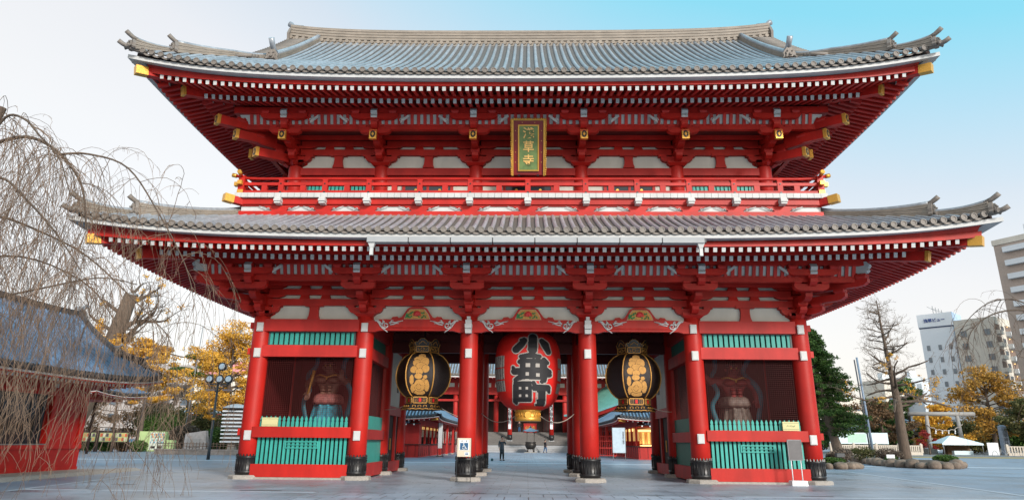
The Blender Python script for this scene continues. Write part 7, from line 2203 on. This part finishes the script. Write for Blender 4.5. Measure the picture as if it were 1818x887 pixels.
# ---- apartment and hotel blocks
def block(name, label, x, y, rz, w, d, h, wall, winspec, roofh=None):
    o = empty(name, (x, y, 0), rz, label, 'building'); b = MB(); b.box(-w / 2, w / 2, -d / 2, d / 2, 0, h); b.build('wall', wall, o); return o
def windows(o, face_, cols, rows, w, h, m_, frame=True):
    """face_: 'f' front (-y) or 'l' left (-x); cols and rows are centre positions"""
    pr = None
    W_, D_, off = face_[1], face_[2], None
    for r_ in rows:
        for c in cols:
            if pr is None:
                b = MB(); b.box(-w / 2, w / 2, -.06, 0.02, -h / 2, h / 2); pr = q = b.build('window', m_)
                f_ = MB()
                for (x0, x1, z0, z1) in ((-w / 2 - .12, w / 2 + .12, -h / 2 - .15, -h / 2), (-w / 2 - .1, -w / 2, -h / 2, h / 2), (w / 2, w / 2 + .1, -h / 2, h / 2), (-.04, .04, -h / 2, h / 2)): f_.box(x0, x1, -.14, .02, z0, z1)
                if frame: fr = f_.build('frame', GREYM, q)
            else: q = copy_tree(pr)
            q.parent = o
            if face_[0] == 'f': q.location = (c, -D_ / 2 - .01, r_); q.rotation_euler = (0, 0, 0)
            else: q.location = (-W_ / 2 - .01, c, r_); q.rotation_euler = (0, 0, -math.pi / 2)
WIN = mat('window_glass_grey', (.10, .13, .16), .2, var=.3, scale=.3)
HW = mat('hotel_white', (.80, .83, .86), .7, var=.03); HB = mat('hotel_blue', (.42, .56, .74), .6, var=.04)
CREAM = mat('cream_render', (.72, .66, .57), .8, var=.06, dirt=.1); BRN = mat('brown_brick', (.42, .34, .29), .8, var=.1); BALW = mat('balcony_white', (.74, .77, .80), .7, var=.04)
o = block('hotel_tower', 'white and pale blue slab tower with a company name at its top', 109.6, 158, R(45), 7.8, 7.8, 30.8, HW, None)
b = MB(); b.box(-4.1, 4.1, -4.1, 4.1, 31.0, 34.4); tb = b.build('top_band', HW, o)
b = MB(); b.box(-4.0, 4.0, -4.0, 4.0, 30.7, 31.1); b.build('dark_line', mat('navy_line', (.03, .06, .14), .6), o)
b = MB(); b.box(-3.9, 3.96, -3.96, -3.9, 15, 30.7); b.build('blue_face', HB, o)
b = MB(); b.box(-4.1, 4.14, -4.14, -4.1, 31.1, 34.4); b.build('blue_face', HB, tb)
windows(o, ('l', 7.8, 7.8), (-2.6, -.2, 2.5), [4 + 3.1 * k for k in range(8)], .5, 1.1, mat('hotel_window', (.30, .34, .38), .3))
windows(o, ('f', 7.8, 7.8), (-2.4, 0.0, 2.4), [4 + 3.1 * k for k in range(3)], .6, 1.1, MATS['hotel_window'])
text_mesh('浅草ビュー', 1.0, mat('navy_letters', (.06, .10, .28), .5), tb, 'lettering', .05, .03, (-4.15, 0.1, 32.6), (R(90), 0, R(-90)))
for k in range(4):
    b = MB(); b.tube([(-4 + k * 2.6, 0, 34.2), (-4 + k * 2.6, 0, 36.4)], .07, 5); b.build('antenna', GREYM, o)
b = MB(); b.tube([(-5, 0, 35.6), (5, 0, 35.8)], .06, 5); b.tube([(-5, 1, 36.2), (4, 1, 36.0)], .05, 5); b.build('roof_frame', GREYM, o)
o = block('apartment_block', 'cream apartment block with recessed balconies beside the pale tower', 114.8, 149, R(38), 10.5, 9, 31.5, CREAM, None)
windows(o, ('l', 10.5, 9), (-2.6, 2.6), [4 + 3.0 * k for k in range(9)], 1.1, 1.3, mat('apartment_window', (.22, .25, .27), .3))
for r_ in range(9):
    z = 3.2 + 3.0 * r_
    b = MB(); b.box(-5.4, -2.6, -4.56, -4.5, z + .9, z + 2.5); b.build('recess', mat('recess_brown', (.20, .14, .11), .8), o)
    b = MB(); b.box(-5.5, -2.5, -5.3, -4.5, z, z + .95); b.build('balcony', CREAM, o)
    b = MB(); b.box(.6, 5.4, -5.6, -4.5, z, z + 1.05); b.build('balcony', BALW, o)
    b = MB(); b.box(.8, 5.2, -4.56, -4.5, z + 1.05, z + 2.6); q = b.build('recess', mat('recess_brown', (.20, .14, .11), .8), o)
    b = MB(); b.lathe([(.01, -.15), (.15, 0), (.01, .15)], 8, (1.6, -4.8, z + 2.3)); b.build('porch_lamp', WARM, q)
windows(o, ('f', 11, 9), (-1.2,), [4.6 + 3.0 * k for k in range(9)], 1.3, 1.6, WIN)
o = block('apartment_tower', 'tall brown apartment tower with white stepped balconies at the right edge', 117.0, 122, R(30), 20, 16, 44, BRN, None)
for r_ in range(14):
    z = 3.0 + 3.0 * r_
    b = MB(); b.box(-10.6, 10.2, -9.3, -8.0, z, z + 1.15); b.build('balcony', BALW, o)
    b = MB(); b.box(-10.9, -10.0, -8.8, 6, z, z + 1.15); b.build('balcony', BALW, o)
    b = MB(); b.box(-9.8, 9.8, -8.06, -8.0, z + 1.15, z + 2.7); rc = b.build('window_band', WIN, o)
    for k in range(4):
        b = MB(); b.box(-8.6 + k * 4.6, -7.4 + k * 4.6, -8.2, -8.06, z + 1.1, z + 2.7); b.build('pier', CREAM, rc)
b = MB(); b.box(-10.2, 10.2, -8.4, 8.2, 44, 45.2); b.build('parapet', CREAM, o)
b = MB(); b.box(-4, 3, -3, 4, 45.2, 49); b.build('plant_room', BALW, o)
LOW = mat('low_block_grey', (.50, .54, .58), .8, var=.05)
for k, (x, y, w, h, lab) in enumerate(((112, 196, 9, 20.5, 'distant pale block with rooftop tank behind the bare tree'), (121.5, 192, 10, 17.0, 'distant grey block left of the pale tower'), (101, 200, 12, 15.0, 'distant low cream block behind the conifer'), (128, 210, 12, 22.5, 'distant white block just left of the pale tower'))):
    o = block('distant_block', lab, x, y, R(15), w, 9, h, LOW if k % 2 else CREAM, None)
    windows(o, ('f', w, 9), (-w * .28, 0, w * .28), [3 + 3 * j for j in range(int(h / 3) - 1)], 1.6, 1.3, WIN, False)
    b = MB(); b.box(-1.5, 1.0, -1, 1, h, h + 2.4); b.build('roof_tank', BALW, o)
# ================================================================= LEFT MIDDLE GROUND
# street lamp with four floodlights
L = empty('street_lamp', (-22.6, 24.2, 0), 0, 'black street lamp carrying four round floodlights, left of the gate', 'street lamp')
b = MB(); b.tube([(0, 0, 0), (0, 0, 1.0), (0, 0, 5.2)], [.12, .09, .075], 12); b.build('pole', DGREY, L)
b = MB(); b.tube([(0, 0, 2.7), (0, 0, 2.85)], .10, 12); b.build('orange_band', mat('orange_band', (.7, .32, .03), .5), L)
b = MB(); b.box(-.85, .85, -.05, .05, 5.16, 5.26); b.tube([(0, 0, 5.2), (0, 0, 6.3)], .06, 8); b.tube([(-.8, 0, 5.2), (-.4, 0, 4.95), (0, 0, 4.6)], .035, 6); b.tube([(.8, 0, 5.2), (.4, 0, 4.95), (0, 0, 4.6)], .035, 6); b.build('cross_arm', DGREY, L)
LENS = mat('lamp_lens', (.55, .66, .74), .12, metal=.3, var=.1)
for x, z in ((-.62, 5.55), (.12, 5.55), (.78, 5.55), (.2, 6.45)):
    b = MB(); b.lathe([(.12, -.28), (.24, -.22), (.30, .0), (.31, .12), (.29, .14)], 18); b.xform(Matrix.Translation((x, -.05, z)) @ Matrix.Rotation(R(80), 4, 'X')); q = b.build('floodlight', BLACK, L)
    b = MB(); b.lathe([(.26, .125), (.15, .16), (.01, .17)], 18, caps=False); b.xform(Matrix.Translation((x, -.05, z)) @ Matrix.Rotation(R(80), 4, 'X')); b.build('lens', LENS, q)
for x in (-.75, .45):
    b = MB(); b.box(x - .02, x + .62, -.14, .14, 4.74, 4.84); b.build('light_bar', mat('lamp_housing', (.30, .22, .22), .5), L)
# vending machines
V = empty('vending_machine', (-41.3, 53, 0), R(12), 'pale green drinks vending machine with a smaller unit at its right', 'vending machine')
VG = mat('vending_green', (.42, .55, .24), .5, var=.04)
b = MB(); b.box(-1.75, 1.0, -.55, .6, .05, 2.15); q = b.build('cabinet', VG, V)
b = MB(); b.box(1.05, 1.9, -.4, .5, .05, 1.25); b.build('small_cabinet', VG, V)
b = MB(); b.box(-.6, .9, -.58, -.55, .2, 2.05); f_ = b.build('front_panel', mat('vending_front', (.62, .66, .56), .4), q)
rng = random.Random(2); cols = [mat('can_red', (.6, .12, .05), .4), mat('can_blue', (.08, .3, .5), .4), mat('can_teal', (.05, .45, .42), .4), mat('can_orange', (.75, .38, .08), .4), SWHITE]
for r_ in range(4):
    for c in range(10):
        b = MB(); x = -.5 + c * .135 + (.04 if c > 4 else 0); z = 1.80 - r_ * .24 - (.1 if r_ > 1 else 0); b.box(x, x + .085, -.62, -.58, z - .07, z + .09); b.build('can', cols[(c * 3 + r_ * 2 + c // 3) % 5], f_)
for x in (-.42, .3):
    b = MB(); b.box(x, x + .46, -.60, -.58, .35, .6); b.build('flap', BLACK, f_)
# poster boards
for k, (x, lab) in enumerate(((-46.9, 'left framed poster board above the clipped hedge'), (-45.1, 'middle framed poster board above the clipped hedge'), (-43.4, 'right framed poster board above the clipped hedge'))):
    P_ = empty('poster_board', (x, 49.5, 0), 0, lab, 'poster board', 'poster boards above the hedge')
    b = MB()
    for x0, x1, z0, z1 in ((-.82, .82, 1.95, 2.1), (-.82, .82, .95, 1.03), (-.86, -.70, 0, 2.1), (.70, .86, 0, 2.1)): b.box(x0, x1, -.06, .06, z0, z1)
    b.build('frame', mat('dark_brown_frame', (.05, .025, .018), .6), P_)
    b = MB(); b.box(-.68, .68, -.01, .03, 1.04, 1.94); bd = b.build('board', mat('poster_ground', (.42, .52, .22), .6), P_)
    for r_ in range(2):
        for c in range(4):
            b = MB(); b.box(-.62 + c * .32, -.36 + c * .32, -.02, -.01, 1.10 + r_ * .43, 1.44 + r_ * .43); b.build('poster', [mat('can_red', (0, 0, 0)), BEIGE, mat('poster_dark', (.10, .07, .10), .6), mat('poster_orange', (.6, .33, .12), .6)][(c + r_ * 3 + k) % 4], bd)
    b = MB(); b.box(-.9, .9, -.12, .12, 2.1, 2.16); b.build('cap', BLACK, P_)
# hedge
for k in range(5):
    bush('clipped_hedge', ('clipped green hedge block %s' % ('at the left end under the posters', 'under the left poster board', 'under the middle poster board', 'under the right poster board', 'just left of the vending machine')[k]), (-49.2 + k * 1.75, 50.3 + k * .2, 0), 1.0, .6, .62, F_GREEN if k != 3 else F_BRN, 1600, .085, 120 + k, None, 'hedge')
# wooden pole
pole('wooden_pole', 'dark slender wooden pole left of the vending machine', 'pole', (-43.0, 51.5, 0), (-42.3, 51.5, 8.5), .09, mat('dark_pole', (.06, .045, .04), .7))
pole('flag_pole', 'tall thin pale pole rising above the yellow ginkgo', 'pole', (-40.8, 58, 0), (-40.3, 58, 14.8), .075, GREYM)
# planter with low bamboo fence
P_ = empty('stone_planter', (-28.4, 41.5, 0), 0, 'long curved low stone planter wall left of the gate', 'planter')
b = MB(); n = 22
arc = [(-6.6 + 13.2 * i / n, -3.4 * math.cos((i / n - .5) * 1.9) ** 1.0 + 1.0) for i in range(n + 1)]
for (x0, y0), (x1, y1) in zip(arc, arc[1:]):
    b.hexa([(x0, y0, 0), (x1, y1, 0), (x1, y1 + .35, 0), (x0, y0 + .35, 0), (x0, y0, .38), (x1, y1, .38), (x1, y1 + .35, .38), (x0, y0 + .35, .38)])
    b.hexa([(x0, y0 - .05, .38), (x1, y1 - .05, .38), (x1, y1 + .4, .38), (x0, y0 + .4, .38), (x0, y0 - .05, .48), (x1, y1 - .05, .48), (x1, y1 + .4, .48), (x0, y0 + .4, .48)])
b.build('wall', mat('planter_brick', (.33, .28, .25), .8, var=.2, scale=3), P_)
b = MB()
b.add([(x, y + .3, .42) for x, y in arc] + [(arc[-1][0], 4, .42), (arc[0][0], 4, .42)], [tuple(range(len(arc) + 2))]); b.build('soil', SOIL, P_)
F_ = empty('bamboo_fence', (-28.4, 41.5, .48), 0, 'knee high brown bamboo fence on the planter wall', 'fence')
BAM = mat('bamboo_brown', (.16, .10, .07), .7)
for k in range(40):
    i = k / 40 * n; i0 = int(i); x = arc[i0][0] + (arc[i0 + 1][0] - arc[i0][0]) * (i - i0); y = arc[i0][1] + (arc[i0 + 1][1] - arc[i0][1]) * (i - i0) + .45
    b = MB(); b.tube([(x, y, -.05), (x, y, .62)], .03, 5); b.build('stake', BAM, F_)
for z in (.28, .48):
    b = MB(); b.tube([(x, y + .45, z) for x, y in arc], .03, 5); b.build('rail', BAM, F_)
# stacked slat lantern sign (fortune paper rack style)
O_ = empty('slatted_rack', (-27.8, 40.8, 0), R(8), 'tall rack of stacked white slats with a small grey roof beside the ginkgo', 'rack')
b = MB(); b.tbox(0, 0, .4, 1.1, .38, .38, .30, .30); b.build('pedestal', STONE, O_)
b = MB(); b.box(-.75, .75, -.5, .5, 1.05, 4.15); b.build('core', mat('rack_core', (.16, .12, .10), .8), O_)
for k in range(9):
    b = MB(); z = 1.1 + k * .345; w = .98 + .012 * k; b.box(-w, w, -.7, .7, z, z + .13); b.build('slat', BALW, O_)
b = MB(); b.lathe([(1.32, 4.2), (1.25, 4.3), (.7, 4.52), (.1, 4.62)], 8); b.build('roof', mat('rack_roof', (.38, .42, .46), .5), O_)
b = MB(); b.disc((1.0, -.74, 3.45), .42, 'y', .05, 16, rx=.24); b.build('oval_plate', SWHITE, O_)
# stone monument and sculpture
M_ = empty('stone_monument', (-33.6, 46, 0), 0, 'rough grey stone monument slab among the shrubs', 'monument')
b = MB(); b.hexa([(-1.2, -.4, 0), (1.3, -.4, 0), (1.3, .4, 0), (-1.2, .4, 0), (-1.1, -.3, 1.9), (.9, -.3, 2.2), (.9, .3, 2.2), (-1.1, .3, 1.9)]); b.build('slab', mat('grey_monument', (.26, .26, .27), .7, var=.2), M_)
b = MB(); b.box(-.7, .5, -.46, -.40, .6, 1.4); b.build('plate', GREYM, M_)
M_ = empty('dark_stone_pillar', (-31.2, 46.5, 0), 0, 'dark narrow stone pillar beside the monument slab', 'pillar')
b = MB(); b.tbox(0, 0, 0, 2.8, .35, .3, .28, .25); b.build('shaft', mat('dark_stone', (.05, .055, .07), .5), M_)
b = MB(); b.box(-.5, .5, -.4, .4, 0, .3); b.build('base', STONE, M_)
# trees and shrubs, left
make_tree('ginkgo_tree', 'bright yellow ginkgo beside the gate, behind the black street lamp', 'tree', (-31.0, 46, 0), 12.8, 4.5, F_YEL, 11, 26000, .105, .32, tiers=52, base_f=.30, flat=.38)
rng = random.Random(5)
T = empty('ancient_ginkgo', (-53.5, 60, 0), 0, 'huge old ginkgo with a sawn off leaning trunk and yellow leaves at its base', 'tree')
b = MB(); b.tube([(1.0, -6, 0), (.8, -5, 3), (.2, -2, 7), (.6, 0, 11), (1.4, 0, 15), (2.3, 0, 19.2)], [1.7, 1.4, 1.5, 1.15, .95, .8], 12, 0)
tips = []
for z, a, L in ((12, 2.6, 5.5), (13.5, .2, 5), (11, .1, 6.5), (15, -.2, 5), (16.5, 2.9, 4), (17.8, .5, 3.6), (10, 3.3, 6), (12.5, -.4, 6.5), (18.5, 1.6, 3), (14.2, 3.4, 4.2), (9.5, .3, 7)):
    branch(b, (.6 + (z - 11) * .2, 0, z), (math.cos(a), math.sin(a) * .5, .45), L, .30, 3, rng, tips, .62, 2, .25, .66, .15, 0, 6, .025)
b.build('trunk', BARK, T, fix=False)
cl = MB()
for k in range(90):
    a = rng.uniform(0, 6.28); rr = rng.uniform(.5, 3.8); clump(cl, (2.6 + rr * math.cos(a) * 1.5, rr * math.sin(a) * .7, 11.4 + rng.uniform(-2.4, 2.6) * (1 - rr / 6)), 1.0, .9, .45, 150, .17, rng, 0)
for p_, d_ in tips:
    if p_.z < 12.5: clump(cl, p_, .8, .7, .35, 60, .16, rng, 0)
    elif rng.random() < .05: clump(cl, p_, .5, .4, .4, 30, .15, rng, 0)
for z in (14.0, 15.0): clump(cl, (-.6, -.8, z), .7, .5, .9, 140, .16, rng, 0)
cl.build('crown', F_YEL, T, fix=False)
b = MB(); b.lathe([(.82, 19.0), (.80, 19.3), (.01, 19.35)], 12, (2.3, 0, -.1)); b.build('cut_cap', GREYM, T)
make_tree('ginkgo_tree', 'low yellow ginkgo foliage between the old trunk and the pine', 'tree', (-45.5, 57, 0), 10.8, 3.8, F_YEL, 14, 6500, .15, .3, tiers=16, base_f=.55, flat=.3)
# cloud pruned pine
T = empty('pine_tree', (-41.6, 60, 0), 0, 'cloud pruned dark pine with flat foliage pads beside the tall pole', 'tree')
b = MB(); b.tube([(0, 0, 0), (.3, 0, 4), (-.4, 0, 7.2), (.3, 0, 9.3), (0, 0, 10.8)], [.35, .3, .22, .15, .06], 8, 0); cl = MB(); rng = random.Random(8)
for (x, z, r) in ((.2, 11.2, 1.5), (-1.6, 9.6, 1.6), (1.8, 9.9, 1.4), (.3, 9.0, 1.3), (-2.8, 8.9, 1.1), (2.4, 8.7, 1.0)):
    b.tube([(0, 0, z - .9), (x, 0, z)], [.1, .05], 5, 0); clump(cl, (x, 0, z), r, r * .8, .36, 1200, .12, rng, 0)
b.build('trunk', BARK, T, fix=False); cl.build('crown', F_DARK, T, fix=False)
for k, (x, y, z, rx, rz, m_, n, lab) in enumerate(((-44.5, 60, 0, 2.6, 2.3, F_GREEN, 5000, 'rounded bright green shrub behind the poster boards'), (-40.6, 58, 0, 2.2, 1.55, F_BUSH, 3500, 'rounded brownish shrub behind the vending machine'), (-36.5, 57, 0, 1.9, 1.4, F_DARK, 3000, 'dark green rounded shrub right of the vending machine'),
                                       (-29.6, 45, .3, 1.7, 1.3, F_GREEN, 3500, 'green shrub left of the slatted rack'), (-25.4, 44, .3, 1.4, 1.0, F_GREEN, 2600, 'green shrub between slatted rack and gate column'), (-38.6, 62, 0, 3.2, 2.6, F_OLIVE, 4500, 'olive shrub mass far behind the monument'), (-32.0, 60, 0, 4.2, 2.7, F_BUSH, 5000, 'leafless brown thicket behind the yellow ginkgo'), (-47.5, 66, 0, 4, 3.0, F_OLIVE, 4500, 'olive green trees beyond the poster boards'))):
    bush('shrub', lab, (x, y, z), rx, rx * .7, rz, m_, n, .12, 200 + k)
for k, (x, y, h, r, m_, lab) in enumerate(((-57, 71, 10.0, 5.0, F_BRN, 'brown leaved tree beyond the poster boards'), (-51, 75, 9.4, 5.0, F_BUSH, 'grey brown twiggy tree beyond the wooden pole'), (-45, 72, 8.4, 4.4, F_OLIVE, 'olive tree behind the pale pole'), (-38, 76, 8.6, 4.8, F_BUSH, 'twiggy brown tree behind the ginkgo trunk'))):
    make_tree('garden_tree', lab, 'tree', (x, y, 0), h, r, m_, 300 + k, 7000, .16, .2, tiers=22, base_f=.1)
rng = random.Random(15)
T = empty('bare_thicket', (-36.0, 64, 0), 0, 'leafless brown garden trees in front of the distant blue roof', 'thicket')
b = MB(); tips = []
for k in range(9): branch(b, (rng.uniform(-7, 7), rng.uniform(-3, 3), 0), (rng.gauss(0, .3), 0, 1), rng.uniform(2.6, 3.6), .12, 3, rng, tips, .75, 3, .1, .7, .18, 0, 4, .02)
b.build('trunk', BARKL, T, fix=False)
cl = MB()
for p_, d_ in tips: clump(cl, p_, .6, .6, .5, 6, .12, rng, 0)
cl.build('crown', F_BUSH, T, fix=False)
# distant blue roofed halls and pinkish buildings at left
for k, (x, y, w, z, lab) in enumerate(((-49, 92, 8, 6.6, 'distant blue-grey tiled hall roof above the garden'), (-33, 88, 6, 5.0, 'distant low tiled hall behind the yellow ginkgo'))):
    o = empty('distant_hall', (x, y, 0), 0, lab, 'hall')
    b = MB(); b.hexa([(-w, -4, z - 1.3), (w, -4, z - 1.3), (w, 4, z - 1.3), (-w, 4, z - 1.3), (-w * .6, -.2, z + .7), (w * .6, -.2, z + .7), (w * .6, .2, z + .7), (-w * .6, .2, z + .7)]); b.build('roof', mat('far_blue_tile', (.25, .33, .42), .5, var=.2), o)
    b = MB(); b.box(-w * .9, w * .9, -3.4, 3.4, 0, z - 1.3); b.build('wall', TAN, o); b = MB(); b.box(-w * .95, w * .95, -4.05, -3.9, z - 1.55, z - 1.3); b.build('eave_board', RED2, o)
PINK = mat('pinkish_render', (.42, .38, .36), .8, var=.05); PINK2 = mat('faded_pink_panel', (.62, .25, .28), .7)
for k, (x, y, w, h, lab) in enumerate(((-96, 158, 26, 19.5, 'pale pinkish building far behind the garden trees at left'), (-70, 150, 22, 22.0, 'pale building with pink panels far behind the pine'), (-122, 150, 24, 15.0, 'low cream building far left behind the red hall'))):
    o = block('distant_building', lab, x, y, 0, w, 12, h, PINK if k != 1 else CREAM, None)
    windows(o, ('f', w, 12), [-w * .35 + j * w * .175 for j in range(5)], [3 + 3.6 * j for j in range(int(h / 3.6) - 1)], 1.8, 1.5, WIN, False)
    if k == 1:
        for j in range(3):
            b = MB(); b.box(-9 + j * 6.5, -5 + j * 6.5, -6.1, -6.0, 16.5, 19.5); b.build('pink_panel', PINK2, o)
